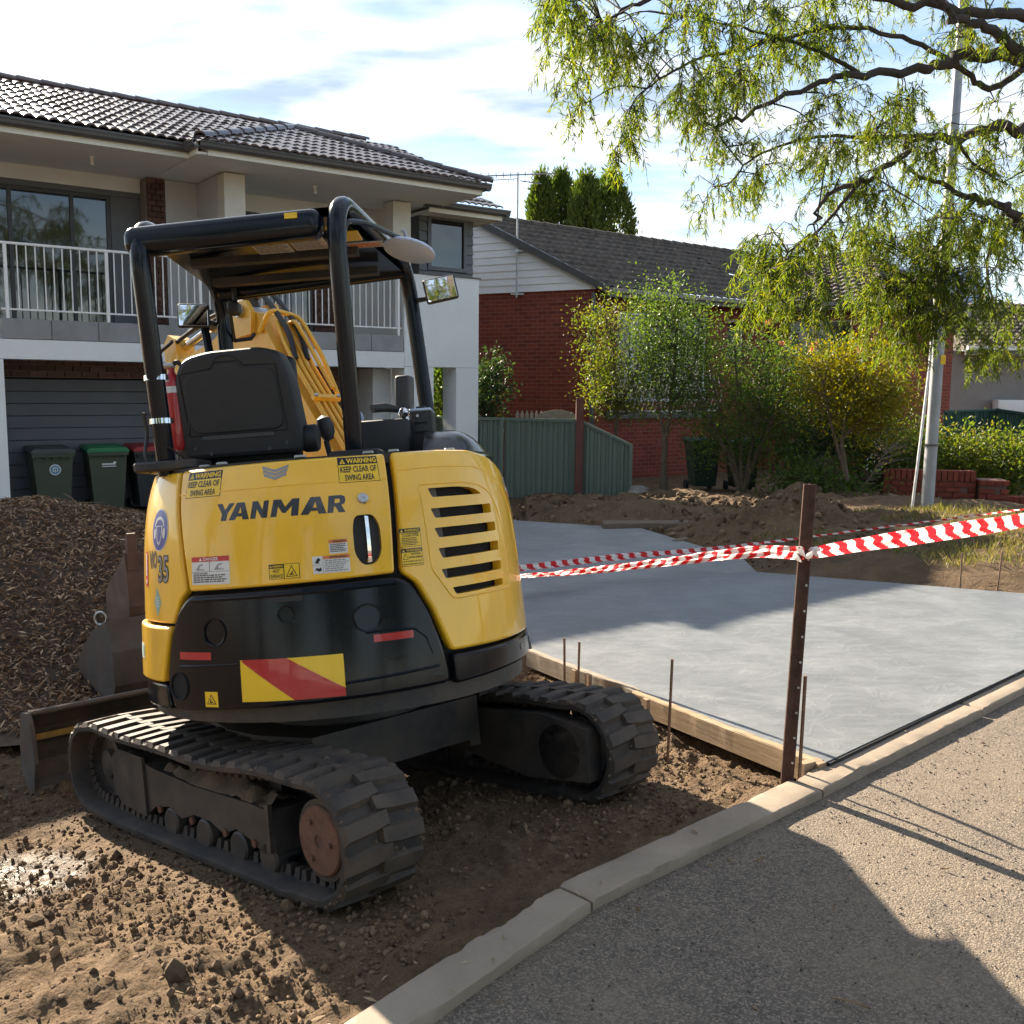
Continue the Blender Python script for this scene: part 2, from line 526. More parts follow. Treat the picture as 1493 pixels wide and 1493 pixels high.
def mat_concrete(name, a, b, stain, rough=.8, swirl=0.0):
    m = new_mat(name); t = NT(m); v = t.world_pos()
    mid = t.noise(2.2, 8, .62, v); fine = t.noise(55, 6, .7, v)
    c = t.ramp(mid, [(.3, a), (.72, b)])
    c = t.mix(t.ramp(t.noise(.9, 7, .68, v), [(.5, 0.0), (.74, .6)]), c, stain)
    c = t.mix(t.math('MULTIPLY', t.noise(160, 3, .7, v), .35), c, tuple(x * .5 for x in a))
    h = t.noise(28, 7, .7, v)
    rr = rough
    if swirl:
        s1 = t.noise(2.6, 3, .5, t.mapping(v, scale=(1.0, 1.25, 1), rot=(0, 0, R(-45))), 2.2)
        sw = t.ramp(s1, [(.46, 0.0), (.5, 1.0), (.55, 0.0)])
        c = t.mix(t.math('MULTIPLY', sw, swirl), c, tuple(min(1, x * 1.45) for x in b))
        s2 = t.noise(1.7, 6, .62, v, .8)
        c = t.mix(t.ramp(s2, [(.42, 0.0), (.62, .55)]), c, tuple(x * .72 for x in a))
        br = t.noise(5, 5, .7, t.mapping(v, scale=(.8, 3, 1), rot=(0, 0, R(38))))
        c = t.mix(t.ramp(br, [(.48, 0.0), (.66, .16)]), c, tuple(min(1, x * 1.5) for x in b))
        rr = t.math('ADD', rough, t.math('MULTIPLY', s2, -.22))
        h = t.math('ADD', t.math('MULTIPLY', h, .5), t.math('MULTIPLY', sw, .5))
    nm = t.bump(h, .25, .006)
    t.out(t.bsdf(c, rr, 0, nm, .4)); return m
mat_concrete('old_concrete', (.245, .20, .15), (.37, .305, .235), (.13, .105, .08), .85)
mat_concrete('new_concrete', (.135, .147, .156), (.20, .212, .22), (.11, .122, .132), .55, .16)
mat_concrete('drive_concrete', (.20, .205, .21), (.285, .285, .28), (.17, .16, .145), .8, .14)
simple('black_foam', (.018, .018, .018), .8)

# graded ground sheet
def graded(fine0, fine1, step, lo, hi, grow=1.13, smax=40):
    a = list(np.arange(fine0, fine1, step)); s = step; x = fine1
    while x < hi: a.append(x); s = min(s * grow, smax); x += s
    a.append(hi); b = []; s = step; x = fine0
    while x > lo: s = min(s * grow, smax); x -= s; b.append(max(x, lo))
    return np.array(b[::-1] + a)
gx = graded(-3.3, 2.2, .019, -420, 420)
gy1 = list(graded(2.0, 5.0, .019, -60, 5.0))
gy2 = []; y_ = gy1[-1]; s_ = .019
while y_ < 700:
    s_ = min(s_ * 1.014, .09) if y_ < 16 else min(s_ * 1.12, 40); y_ += s_; gy2.append(y_)
gy = np.array(gy1 + gy2)
GX, GY = np.meshgrid(gx, gy)
GZ = ground_z(GX, GY)
nx, ny = len(gx), len(gy)
idx = np.arange(nx * ny).reshape(ny, nx)
q = np.stack([idx[:-1, :-1], idx[:-1, 1:], idx[1:, 1:], idx[1:, :-1]], -1).reshape(-1, 4)
ground = np_mesh('ground', np.stack([GX, GY, GZ], -1).reshape(-1, 3), q, 'soil', True)
tag(ground, 'bare brown soil of the building site', None, None, 'structure')

# road: one sheet, slightly crowned noise, ends under the kerb's face
rx = graded(-2.2, 3.6, .05, -120, 120, 1.2); ry = graded(-.5, 5.6, .05, -90, 90, 1.2)
RX, RY = np.meshgrid(rx, ry)
RZ = -.014 + fbm(RX * 2, RY * 2, 3) * .008 + np.abs(fbm(RX * 22, RY * 22, 2)) * .006
RD = polydist(RX, RY, KERB_F)
keep = (RD[:-1, :-1] < .14)
idx = np.arange(RX.size).reshape(RX.shape)
q = np.stack([idx[:-1, :-1], idx[:-1, 1:], idx[1:, 1:], idx[1:, :-1]], -1)[keep]
road = np_mesh('road', np.stack([RX, RY, RZ], -1).reshape(-1, 3), q, 'asphalt', True)
tag(road, 'sealed road with coarse exposed stone', None, None, 'structure')

# kerb stones, each a piece of its own with a chipped back edge
kerb = empty('kerb'); tag(kerb, 'low worn concrete kerb along the road', None, None, 'structure')
def kpt(s):
    """point and tangent at arclength s on the kerb line (0 at (-.17,2.37))"""
    P = KERB_F[1:]
    if s < 0:
        a, b = Vector(KERB_F[0]), Vector(KERB_F[1]); d = (b - a).normalized(); return b + d * s, d
    for (a, b) in zip(P[:-1], P[1:]):
        a, b = Vector(a), Vector(b); L = (b - a).length
        if s <= L: return a + (b - a) * (s / L), (b - a).normalized()
        s -= L
    return b, (b - a).normalized()
def kerb_stone(s0, s1, seed):
    rn = random.Random(seed); n = max(6, int((s1 - s0) / .018)); w = .135
    prof = [(-.002, -.12), (-.001, -.02), (0.0, .007), (.003, .0105), (.007, .012), (.06, .013), (.11, .012), (w - .006, .011), (w - .002, .008), (w, -.001), (w + .002, -.12)]
    vs = []; fs = []; m = len(prof)
    off = rn.random() * 50
    for i in range(n + 1):
        s = s0 + (s1 - s0) * i / n
        p, d = kpt(s); _, d2 = kpt(s + .2); _, d1 = kpt(s - .2); d = (d1 + d2).normalized()
        nn = Vector((-d.y, d.x))
        e = min(i, n - i); endr = -.004 if e == 0 else 0
        for j, (a, z) in enumerate(prof):
            k1 = float(fbm(np.array(s * 3.5 + off), np.array(j * .13), 4))
            k2 = float(fbm(np.array(s * 11 + off), np.array(j * .9 + 7), 3))
            aa = a; zz = z
            if a > .115: aa += min(.004, k1 * .03 + k2 * .022); zz += k2 * .003
            elif a < .012: aa += max(-.001, k2 * .0035 + max(0, k1 - .28) * .06) if z > -.01 else 0; zz += min(0, k2 * .004) * (z > -.01)
            else: zz += k2 * .0012
            if e == 0 and z > -.05: zz -= .006
            q_ = p + nn * aa; vs.append((q_.x, q_.y, zz + .016 + (endr if z > -.05 else 0)))
    for i in range(n):
        for j in range(m - 1):
            fs.append((i * m + j, (i + 1) * m + j, (i + 1) * m + j + 1, i * m + j + 1))
    fs.append(tuple(range(m))); fs.append(tuple(n * m + j for j in range(m))[::-1])
    mb = MB(); mb.add(vs, fs, True)
    return mb.build('kerb_stone', 'old_concrete', kerb)
# joints as they show in the photograph, then regular lengths
js = [-2.4, -.9, .69, 2.02, 3.55, 5.0, 6.5, 8.0, 9.5, 12.5]
for i in range(len(js) - 1): kerb_stone(js[i] + .006, js[i + 1] - .006, 100 + i)

# new crossover slab and the older driveway behind the joint
def sheet(name, poly, mat, dz=0.0, thick=.11):
    mb = MB(); P = [Vector((x, y, 0)) for x, y in poly]; n = len(P)
    tris = tessellate_polygon([P])
    top = [(p.x, p.y, float(zs(p.x, p.y)) + dz) for p in P]; bot = [(p.x, p.y, float(zs(p.x, p.y)) - thick) for p in P]
    mb.add(top, [tuple(t) for t in tris]); mb.add(top + bot, [(i, (i + 1) % n, n + (i + 1) % n, n + i) for i in range(n)])
    return mb.build(name, mat)
JA, JB = (.06, 7.9), (2.25, 9.02)
slab_poly = [(1.338, 4.03), (2.83, 5.40), (5.55, 7.93), (4.09, 7.77), (2.25, 8.95), JB, JA, (.06, 7.6), (.14, 6.05)]
slab = sheet('concrete_slab', slab_poly, 'new_concrete')
tag(slab, 'freshly poured smooth grey concrete crossover slab', None, None, 'structure')
drive = sheet('driveway', [(.05, 7.92), (2.26, 9.045), (2.32, 9.75), (1.65, 12.45), (0.1, 13.5), (-1.3, 15.6), (-5.0, 14.9), (-4.9, 14.4)], 'drive_concrete', -.006)
tag(drive, 'older concrete driveway leading up to the garage', None, None, 'structure')
# dark foam strip between slab and kerb
mb = MB()
for a, b in (((1.345, 4.036), (2.822, 5.41)), ((2.83, 5.418), (5.5, 7.93))):
    a, b = Vector(a), Vector(b); d = (b - a).normalized(); nrm = Vector((d.y, -d.x))
    p = [a, b, b + nrm * .014, a + nrm * .014]
    za = [float(zs(q_.x, q_.y)) - .004 for q_ in p]
    mb.add([(q_.x, q_.y, z) for q_, z in zip(p, za)] + [(q_.x, q_.y, -.1) for q_ in p], [(0, 1, 2, 3), (0, 1, 5, 4), (1, 2, 6, 5), (2, 3, 7, 6), (3, 0, 4, 7)])
fs_ = mb.build('expansion_strip', 'black_foam', slab)
# ================================================================== materials for buildings
simple('render_white', (.74, .76, .75), .85, var=.05, vscale=1.5, bump=.12, bscale=90)
simple('render_grey', (.50, .505, .50), .85, var=.05, bump=.1, bscale=90)
simple('render_cream', (.64, .63, .56), .8, var=.05, bump=.08)
simple('soffit_white', (.74, .75, .72), .8, var=.04)
simple('fascia_cream', (.70, .68, .57), .6, var=.05)
simple('gutter_dark', (.085, .082, .078), .35, var=.15)
simple('frame_dark', (.05, .05, .052), .4, var=.1)
simple('rail_white', (.80, .80, .78), .4, var=.05)
simple('door_panel', (.095, .10, .115), .5, var=.12, vscale=2, rvar=.06)
simple('cladding_dark', (.13, .14, .15), .65, var=.08)
simple('cladding_white', (.76, .755, .73), .6, var=.08, vscale=1.2)
simple('stone_tile', (.31, .312, .31), .7, var=.22, vscale=3.0, bump=.15, orand=.35)
simple('mortar', (.26, .23, .20), .9, var=.1)
simple('mortar_red', (.17, .10, .085), .9, var=.15)
simple('brick_brown', (.15, .082, .062), .85, var=.25, vscale=14, bump=.25, orand=.6)
simple('brick_red', (.22, .048, .026), .85, var=.25, vscale=16, bump=.25, orand=.5)
simple('timber_red', (.12, .045, .033), .75, var=.2)
simple('curtain', (.34, .31, .26), .9, var=.15)
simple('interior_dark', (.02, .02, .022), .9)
def mat_tile(name, c1, c2, rough, spec=.7):
    m = new_mat(name); t = NT(m); v = t.world_pos()
    c = t.ramp(t.noise(5, 7, .65, v), [(.3, c1), (.75, c2)])
    c = t.mix(t.math('MULTIPLY', t.objrand(), .35), c, tuple(x * .5 for x in c1))
    t.out(t.bsdf(c, t.math('ADD', rough - .1, t.math('MULTIPLY', t.noise(20, 4, .6, v), .22)), 0, t.bump(t.noise(70, 5, .6, v), .12, .003), spec)); return m
mat_tile('tile_glazed', (.075, .058, .056), (.13, .10, .095), .21)
mat_tile('tile_old', (.06, .052, .045), (.19, .165, .14), .85, .15)
def mat_glass(name, tint=(.01, .012, .014), rough=.02):
    m = new_mat(name); t = NT(m); v = t.world_pos()
    nm = t.bump(t.noise(1.3, 2, .4, v), .02, .02)
    t.out(t.bsdf(tint, rough, 0, nm, .9, 0.6)); return m
mat_glass('glass_dark')
def mat_brickwall():
    m = new_mat('brick_wall'); t = NT(m)
    x = t.node('ShaderNodeTexBrick')
    x.inputs['Scale'].default_value = 1.0; x.inputs['Brick Width'].default_value = .24; x.inputs['Row Height'].default_value = .086
    x.inputs['Mortar Size'].default_value = .007; x.inputs['Mortar Smooth'].default_value = .3
    x.inputs['Color1'].default_value = (.235, .047, .026, 1); x.inputs['Color2'].default_value = (.14, .030, .020, 1); x.inputs['Mortar'].default_value = (.23, .125, .10, 1)
    uv = t.node('ShaderNodeUVMap'); t.l.new(uv.outputs[0], x.inputs['Vector'])
    v = t.world_pos()
    c = t.mix(t.ramp(t.noise(1.1, 7, .6, v), [(.4, 0.0), (.75, .4)]), x.outputs['Color'], (.12, .03, .022))
    c = t.mix(t.math('MULTIPLY', t.noise(30, 5, .7, v), .25), c, (.30, .085, .05))
    nm = t.bump(x.outputs['Fac'], -.5, .008)
    t.out(t.bsdf(c, .86, 0, nm, .3)); return m
mat_brickwall()

def wall_uv(name, a, b, z0, z1, mat, parent=None, holes=(), thick=.22):
    """vertical brick wall from a to b (xy) with rectangular openings (s0,s1,z0,z1); UV in metres"""
    a, b = Vector((a[0], a[1])), Vector((b[0], b[1])); d = (b - a); L = d.length; d.normalize(); n = Vector((-d.y, d.x))
    ss = sorted({0.0, L, *[h for H in holes for h in H[:2]]}); zz = sorted({z0, z1, *[h for H in holes for h in H[2:]]})
    mb = MB(); uv = []
    for i in range(len(ss) - 1):
        for j in range(len(zz) - 1):
            cs, cz = (ss[i] + ss[i + 1]) / 2, (zz[j] + zz[j + 1]) / 2
            if any(h[0] < cs < h[1] and h[2] < cz < h[3] for h in holes): continue
            q_ = [(ss[i], zz[j]), (ss[i + 1], zz[j]), (ss[i + 1], zz[j + 1]), (ss[i], zz[j + 1])]
            mb.add([(*(a + d * s), z) for s, z in q_], [(0, 1, 2, 3)]); uv += q_
            mb.add([(*(a + d * s + n * thick), z) for s, z in q_], [(3, 2, 1, 0)]); uv += q_[::-1]
    for h in holes:   # reveals
        c = [(h[0], h[2]), (h[1], h[2]), (h[1], h[3]), (h[0], h[3])]
        for k in range(4):
            (s0, za), (s1, zb) = c[k], c[(k + 1) % 4]
            mb.add([(*(a + d * s0), za), (*(a + d * s1), zb), (*(a + d * s1 + n * thick), zb), (*(a + d * s0 + n * thick), za)], [(0, 1, 2, 3)])
            uv += [(s0, za), (s1, zb), (s1 + .1, zb), (s0 + .1, za)]
    me = bpy.data.meshes.new(name); me.from_pydata(mb.v, [], mb.f); me.materials.append(M_(mat))
    l = me.uv_layers.new(name='UVMap')
    for i, p in enumerate(me.polygons):
        for k, li in enumerate(p.loop_indices): l.data[li].uv = uv[me.loops[li].vertex_index]
    me.update(); o = bpy.data.objects.new(name, me); link(o, parent); return o

def brick_run(parent, x0, x1, yface, z0, rows, name='brick', mat='brick_brown', bw=.23, bh=.076, gap=.01, depth=.05, half_ends=True):
    """courses of single bricks facing local -y, each an object sharing one mesh"""
    mb = MB(); mb.rbox(0, bw, 0, depth, 0, bh, .003, 1); me = mb.mesh(name, mat)
    mh = MB(); mh.rbox(0, bw / 2 - gap / 2, 0, depth, 0, bh, .003, 1); meh = mh.mesh(name, mat)
    n = 0
    for r_ in range(rows):
        x = x0 + (0 if r_ % 2 == 0 else -(bw + gap) / 2); z = z0 + r_ * (bh + gap)
        while x < x1 - .02:
            T = Matrix.Translation((x, yface + random.uniform(-.002, .002), z))
            if x < x0 - .01: inst(name, meh, parent, Matrix.Translation((x0, yface, z)))
            elif x + bw > x1 + .01: inst(name, meh, parent, Matrix.Translation((x1 - bw / 2 + gap / 2, yface, z)))
            else: inst(name, me, parent, T)
            n += 1; x += bw + gap
    return n

# ================================================================== white two-storey house
WH = empty('white_house', (-6.91, 13.5, 0), R(35.8))
tag(WH, 'white rendered two storey house with balcony and dark tiled roof', 'house')
def wp(name, mat, *boxes, parent=None):
    mb = MB()
    for b in boxes: mb.box(*b)
    return mb.build(name, mat, parent or WH)
GB = -.45   # below ground
wp('column', 'render_white', (-.75, .03, 0, .45, GB, 1.925))
wp('beam', 'render_white', (-.75, 6.215, 0, .35, 1.93, 2.195))
# portico wall to the right of the balcony
wp('pier', 'render_white', (6.22, 6.80, 0, .45, GB, 1.955))
wp('pier', 'render_white', (7.27, 7.74, 0, .45, GB, 1.955))
wp('front_wall', 'render_white', (6.22, 7.74, 0, .40, 1.96, 3.52))
wp('wall_cap', 'gutter_dark', (6.6, 7.77, -.02, .45, 3.522, 3.545))
# tile band under the balustrade, each tile a piece
wp('balcony_slab', 'render_grey', (.035, 6.21, .03, 1.7, 2.2, 2.47))
mb = MB(); mb.rbox(0, .607, 0, .03, 0, .27, .003, 1); tile_me = mb.mesh('tile', 'stone_tile')
for i in range(10): inst('tile', tile_me, WH, Matrix.Translation((.04 + i * .617, -.002, 2.203)))
# balustrade
def balustrade(s0, s1, posts):
    top = MB(); top.rbox(s0, s1, .03, .075, 3.455, 3.49, .006, 2); bal = top.build('top_rail', 'rail_white', WH)
    lo = MB(); lo.rbox(s0, s1, .04, .068, 2.585, 2.61, .004, 1); lo.build('bottom_rail', 'rail_white', WH)
    pm = MB(); pm.rbox(-.022, .022, .03, .075, 2.47, 3.454, .004, 1); pme = pm.mesh('rail_post', 'rail_white')
    for p in posts: inst('rail_post', pme, WH, Matrix.Translation((p, 0, 0)))
    bm_ = MB(); bm_.rbox(-.008, .008, .046, .062, 2.611, 3.454, .002, 1); bme = bm_.mesh('baluster', 'rail_white')
    n = int((s1 - s0) / .112)
    for i in range(1, n):
        s = s0 + (s1 - s0) * i / n
        if all(abs(s - p) > .04 for p in posts): inst('baluster', bme, WH, Matrix.Translation((s, 0, 0)))
balustrade(.04, 3.12, (.12, 1.42, 2.75))
balustrade(3.49, 6.2, (3.6, 5.05, 6.13))
# garage recess
wp('recess_wall', 'render_grey', (5.86, 6.21, .47, 1.3, GB, 1.92))
wp('ceiling', 'soffit_white', (.04, 6.2, .36, 1.3, 1.935, 2.0))
wp('lintel_backing', 'mortar', (.03, 5.85, 1.052, 1.3, 1.69, 1.93))
brick_run(WH, .04, 5.84, 1.0, 1.70, 3)
wp('brick_pier_backing', 'mortar', (4.98, 5.85, 1.052, 1.3, GB, 1.69))
brick_run(WH, 4.98, 5.84, 1.0, -.365, 24)
gd = empty('garage_door', (0, 0, 0), 0, WH)
pm = MB(); pm.rbox(.04, 4.95, 1.10, 1.15, 0, .176, .006, 1); pme = pm.mesh('door_panel', 'door_panel')
for i in range(11): inst('door_panel', pme, gd, Matrix.Translation((0, 0, -.32 + i * .181)))
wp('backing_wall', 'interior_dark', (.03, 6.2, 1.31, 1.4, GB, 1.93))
wp('side_return', 'render_white', (-.2, .03, .45, 1.3, GB, 1.92))
# first floor: rear wall with doors
def glazed_door(s0, s1, z0, z1, y, mull, name='sliding_door', label=None):
    d_ = empty(name, (0, 0, 0), 0, WH)
    f = MB(); w = .055
    f.box(s0, s1, y - .04, y + .04, z1 - w, z1); f.box(s0, s1, y - .04, y + .04, z0, z0 + w)
    for m_ in [s0 + w / 2, s1 - w / 2] + list(mull): f.box(m_ - w / 2, m_ + w / 2, y - .042, y + .042, z0 + w + .001, z1 - w - .001)
    f.build('door_frame', 'frame_dark', d_)
    ed = [s0 + w] + [e for m_ in mull for e in (m_ - w / 2, m_ + w / 2)] + [s1 - w]
    for k in range(0, len(ed), 2):
        g = MB(); g.box(ed[k] + .001, ed[k + 1] - .001, y - .008, y + .008, z0 + w, z1 - w); g.build('pane', 'glass_dark', d_)
    return d_
glazed_door(-.95, 1.88, 2.5, 4.5, 1.6, (.46, 1.32))
wp('door_surround', 'cladding_dark', (1.885, 2.33, 1.55, 1.75, 2.48, 4.5), (-.95, 2.33, 1.55, 1.75, 4.505, 4.58))
wp('wall_head', 'soffit_white', (-.95, 2.33, 1.5, 1.75, 4.585, 4.80))
wp('brick_pier_backing', 'mortar', (2.34, 2.62, 1.252, 1.75, 2.48, 4.78))
brick_run(WH, 2.35, 2.61, 1.2, 2.48, 27, bw=.125)
wp('fin_wall', 'render_grey', (2.625, 3.125, 1.2, 1.75, 2.48, 4.78), (3.13, 3.14, .3, 1.75, 2.48, 4.775))
wp('column', 'render_cream', (3.145, 3.47, .02, 1.75, 2.48, 4.77))
glazed_door(3.6, 5.25, 2.5, 4.5, 1.6, (4.42,))
wp('wall_head', 'soffit_white', (3.48, 5.755, 1.5, 1.75, 4.505, 4.785))
wp('brick_pier_backing', 'mortar', (5.26, 5.75, 1.602, 1.75, 2.48, 4.5))
brick_run(WH, 5.27, 5.74, 1.55, 2.48, 23)
wp('rear_wall', 'render_grey', (5.76, 7.095, 1.5, 1.75, 2.48, 4.795))
wp('column', 'render_cream', (6.24, 6.585, .41, .75, 3.53, 4.77))
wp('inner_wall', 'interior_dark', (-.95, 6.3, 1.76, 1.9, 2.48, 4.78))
wp('curtain', 'curtain', (4.5, 5.2, 1.66, 1.7, 2.56, 4.44))
# weatherboard corner with window
wb = empty('weatherboard_wall', (0, 0, 0), 0, WH)
wx0, wx1 = 7.10, 8.27
k = 0; z = 3.56
while z < 4.76:
    for (a, b) in (((wx0, 7.27), (8.13, wx1)) if 3.72 < z + .08 < 4.74 else ((wx0, wx1),)):
        mb = MB(); mb.add([(a, .985, z), (b, .985, z), (b, 1.04, z), (a, 1.04, z), (a, 1.015, z + .172), (b, 1.015, z + .172), (b, 1.05, z + .172), (a, 1.05, z + .172)], [(0, 3, 2, 1), (4, 5, 6, 7), (0, 1, 5, 4), (1, 2, 6, 5), (2, 3, 7, 6), (3, 0, 4, 7)]); mb.build('board', 'cladding_dark', wb)
    # return boards on the right flank
    z += .175
wp('wall_core', 'cladding_dark', (7.10, 8.25, 1.06, 5.0, 3.5, 4.78))
win = empty('window', (0, 0, 0), 0, WH)
f = MB(); f.box(7.275, 8.125, .975, 1.055, 4.66, 4.73); f.box(7.275, 8.125, .975, 1.055, 3.745, 3.815); f.box(7.275, 7.345, .976, 1.054, 3.816, 4.659); f.box(8.055, 8.125, .976, 1.054, 3.816, 4.659); f.build('window_frame', 'cladding_dark', win)
g = MB(); g.box(7.35, 8.05, 1.02, 1.035, 3.82, 4.655); g.build('pane', 'glass_dark', win)
# outer walls that close the house towards the sides and the back
wp('side_wall', 'render_white', (-2.2, -.96, .0, 6.4, GB, 4.79))
wp('back_wall', 'render_white', (-.955, 7.095, 6.2, 6.4, GB, 4.79))
wp('end_wall', 'render_white', (6.9, 7.095, 1.92, 6.195, GB, 4.78))
# ceilings / soffits
wp('soffit', 'soffit_white', (-2.4, 2.46, -.5, 1.75, 4.80, 4.83), (2.47, 7.2, -.86, 1.75, 4.79, 4.82), (7.0, 8.55, .5, 1.75, 4.70, 4.73))
for s_, y_ in ((1.33, .25), (4.7, .2)):
    mb = MB(); mb.lathe([(.035, 0), (.035, -.02), (.018, -.03), (.018, -.09), (.028, -.1), (.028, -.12), (0.001, -.12)], Matrix.Translation((s_, y_, 4.79)), 12); mb.build('soffit_light', 'rail_white', WH)
# fascia and gutters (profiled)
def eave(a, b, name_f='fascia', zf=4.80):
    """a, b: (s, y) local ends; fascia board and ogee gutter outside of it"""
    a, b = Vector(a), Vector(b); d = (b - a); L = d.length; d.normalize(); n = Vector((d.y, -d.x))
    fm = MB(); T = Matrix(((d.x, n.x, 0, a.x), (d.y, n.y, 0, a.y), (0, 0, 1, 0), (0, 0, 0, 1)))
    fm.prism([(0, zf - .02), (.025, zf - .02), (.025, zf + .15), (0, zf + .15)], 0, L, T, 'x'); fm.build(name_f, 'fascia_cream', WH)
    gm = MB()
    gm.prism([(.027, zf + .055), (.085, zf + .055), (.118, zf + .085), (.125, zf + .125), (.135, zf + .135), (.135, zf + .165), (.12, zf + .165), (.115, zf + .14), (.105, zf + .10), (.08, zf + .075), (.027, zf + .075)], -.13, L + .13, T, 'x'); gm.build('gutter', 'gutter_dark', WH)
eave((-2.4, -.5), (2.46, -.5)); eave((2.60, -.86), (7.2, -.86)); eave((7.0, .5), (8.56, .5), zf=4.70)
eave((7.2, -.86), (7.2, .45)); eave((2.47, -.5), (2.47, -.86)); eave((8.56, .5), (8.56, 4), zf=4.70)
# roof: under-deck surfaces plus single tiles in courses
def plane_z(y, y0, z0, pitch): return z0 + (y - y0) * math.tan(pitch)
roof = empty('roof', (0, 0, 0), 0, WH)
P1 = R(21)
def tile_mesh(w, l, h, mat, roll=2):
    """one interlocking roof tile: two rolls across, thick front edge"""
    mb = MB(); n = 16; vs = []; fs = []
    for j, (y, t) in enumerate(((0, 1.0), (l, 1.0))):
        for i in range(n + 1):
            x = w * i / n; z = h * max(0, math.sin(math.pi * ((i / n * roll) % 1.0))) ** .8 * (1 if i < n else 0)
            vs.append((x, y, z + (.022 if y == 0 else .0)))
    for i in range(n + 1): vs.append((vs[i][0], 0, vs[i][2] - .026))
    for i in range(n):
        fs.append((i, i + 1, n + 2 + i, n + 1 + i)); fs.append((2 * n + 2 + i, 2 * n + 3 + i, i + 1, i))
    mb.add(vs, fs, True)
    return mb.mesh('roof_tile', mat)
tile_me = tile_mesh(.30, .36, .030, 'tile_glazed', 2)
# main slope, clipped by the front wing's slope; ridge at y=3
def tiles_on(region, s0, s1, y0, z0, pitch, rows, me=tile_me, w=.30, step=.33, dy=0.0):
    c, s = math.cos(pitch), math.sin(pitch); n = 0
    for r_ in range(rows):
        y = y0 + r_ * step * c; z = z0 + r_ * step * s
        x = s0
        while x < s1:
            if region(x + w / 2, y + .15):
                T = Matrix.Translation((x + random.uniform(-.003, .003), y + random.uniform(-.006, .006), z)) @ Matrix.Rotation(pitch + R(random.uniform(-1.1, 1.1)), 4, 'X') @ Matrix.Rotation(R(random.uniform(-.9, .9)), 4, 'Y'); inst('roof_tile', me, roof, T); n += 1
            x += w
    return n
ZG = 4.97
wing_ridge_y, wing_pk = 1.4, 4.45
def wing_h(s, y):   # hip roof of the front wing: height above its eave
    return min((y + .98), (s - 2.45), (7.32 - s)) * .40
def main_h(y): return (y + .62) * math.tan(P1)
nt = tiles_on(lambda s, y: main_h(y) > wing_h(s, y) - .02 or s < 2.4, -2.4, 7.2, -.66, ZG, P1, 11)
P2 = math.atan(.40)
nt += tiles_on(lambda s, y: wing_h(s, y) > main_h(y) - .05 and (y + .98) <= min(s - 2.45, 7.32 - s) + .12, 2.4, 7.35, -1.02, ZG - .02, P2, 8)
# the left hip face of the wing
def deck(poly, name='roof_deck'):
    mb = MB(); mb.add(poly, [tuple(range(len(poly)))]); return mb.build(name, 'tile_glazed', roof)
deck([(-2.45, -.6, ZG - .02), (7.2, -.6, ZG - .02), (7.2, 3.0, ZG - .02 + 3.6 * math.tan(P1)), (-2.45, 3.0, ZG - .02 + 3.6 * math.tan(P1))])
deck([(-2.45, 6.6, ZG - .02), (7.2, 6.6, ZG - .02), (7.2, 3.0, ZG - .02 + 3.6 * math.tan(P1)), (-2.45, 3.0, ZG - .02 + 3.6 * math.tan(P1))])
pk = (4.885, 1.455, ZG - .03 + 2.435 * .40)
deck([(2.45, -.98, ZG - .03), (7.32, -.98, ZG - .03), pk])
deck([(2.45, -.98, ZG - .03), pk, (4.885, 3.5, pk[2]), (2.45, 3.5, ZG - .03)])
deck([(7.32, -.98, ZG - .03), (7.32, 3.5, ZG - .03), (4.885, 3.5, pk[2]), pk])
deck([(7.0, .38, ZG - .12), (8.68, .38, ZG - .12), (8.68, 5, ZG - .12), (7.0, 2.6, ZG + .75)])
tiles_on(lambda s, y: y < .38 + (8.75 - s) * 1.1, 7.3, 8.6, .36, ZG - .1, R(22), 4)
# ridge caps
def caps(a, b, n, r=.09):
    a, b = Vector(a), Vector(b); d = (b - a) / n
    mb = MB(); L = d.length
    prof = [(r * math.cos(math.pi * k / 8), r * math.sin(math.pi * k / 8) * .9) for k in range(9)]
    vs = [(x, 0, z) for x, z in prof] + [(x * .86, L * 1.06, z * .86 - .008) for x, z in prof] + [(x, 0, z - .03) for x, z in prof]
    fs = [(i, i + 1, 10 + i, 9 + i) for i in range(8)] + [(18 + i, 19 + i, i + 1, i) for i in range(8)]
    mb.add(vs, fs, True); me = mb.mesh('ridge_cap', 'tile_glazed')
    dn = d.normalized(); xx = dn.cross(Vector((0, 0, 1))).normalized(); zz = xx.cross(dn)
    for i in range(n):
        p = a + d * i
        T = Matrix(((xx.x, dn.x, zz.x, p.x), (xx.y, dn.y, zz.y, p.y), (xx.z, dn.z, zz.z, p.z), (0, 0, 0, 1))); inst('ridge_cap', me, roof, T)
RZ_ = ZG + 3.6 * math.tan(P1) + .03
caps((-2.4, 3.0, RZ_), (7.1, 3.0, RZ_), 26)
caps((2.45, -1.0, ZG + .02), (pk[0], pk[1], pk[2] + .05), 8)
caps((7.32, -1.0, ZG + .02), (pk[0], pk[1], pk[2] + .05), 8)
print('house tiles', nt)
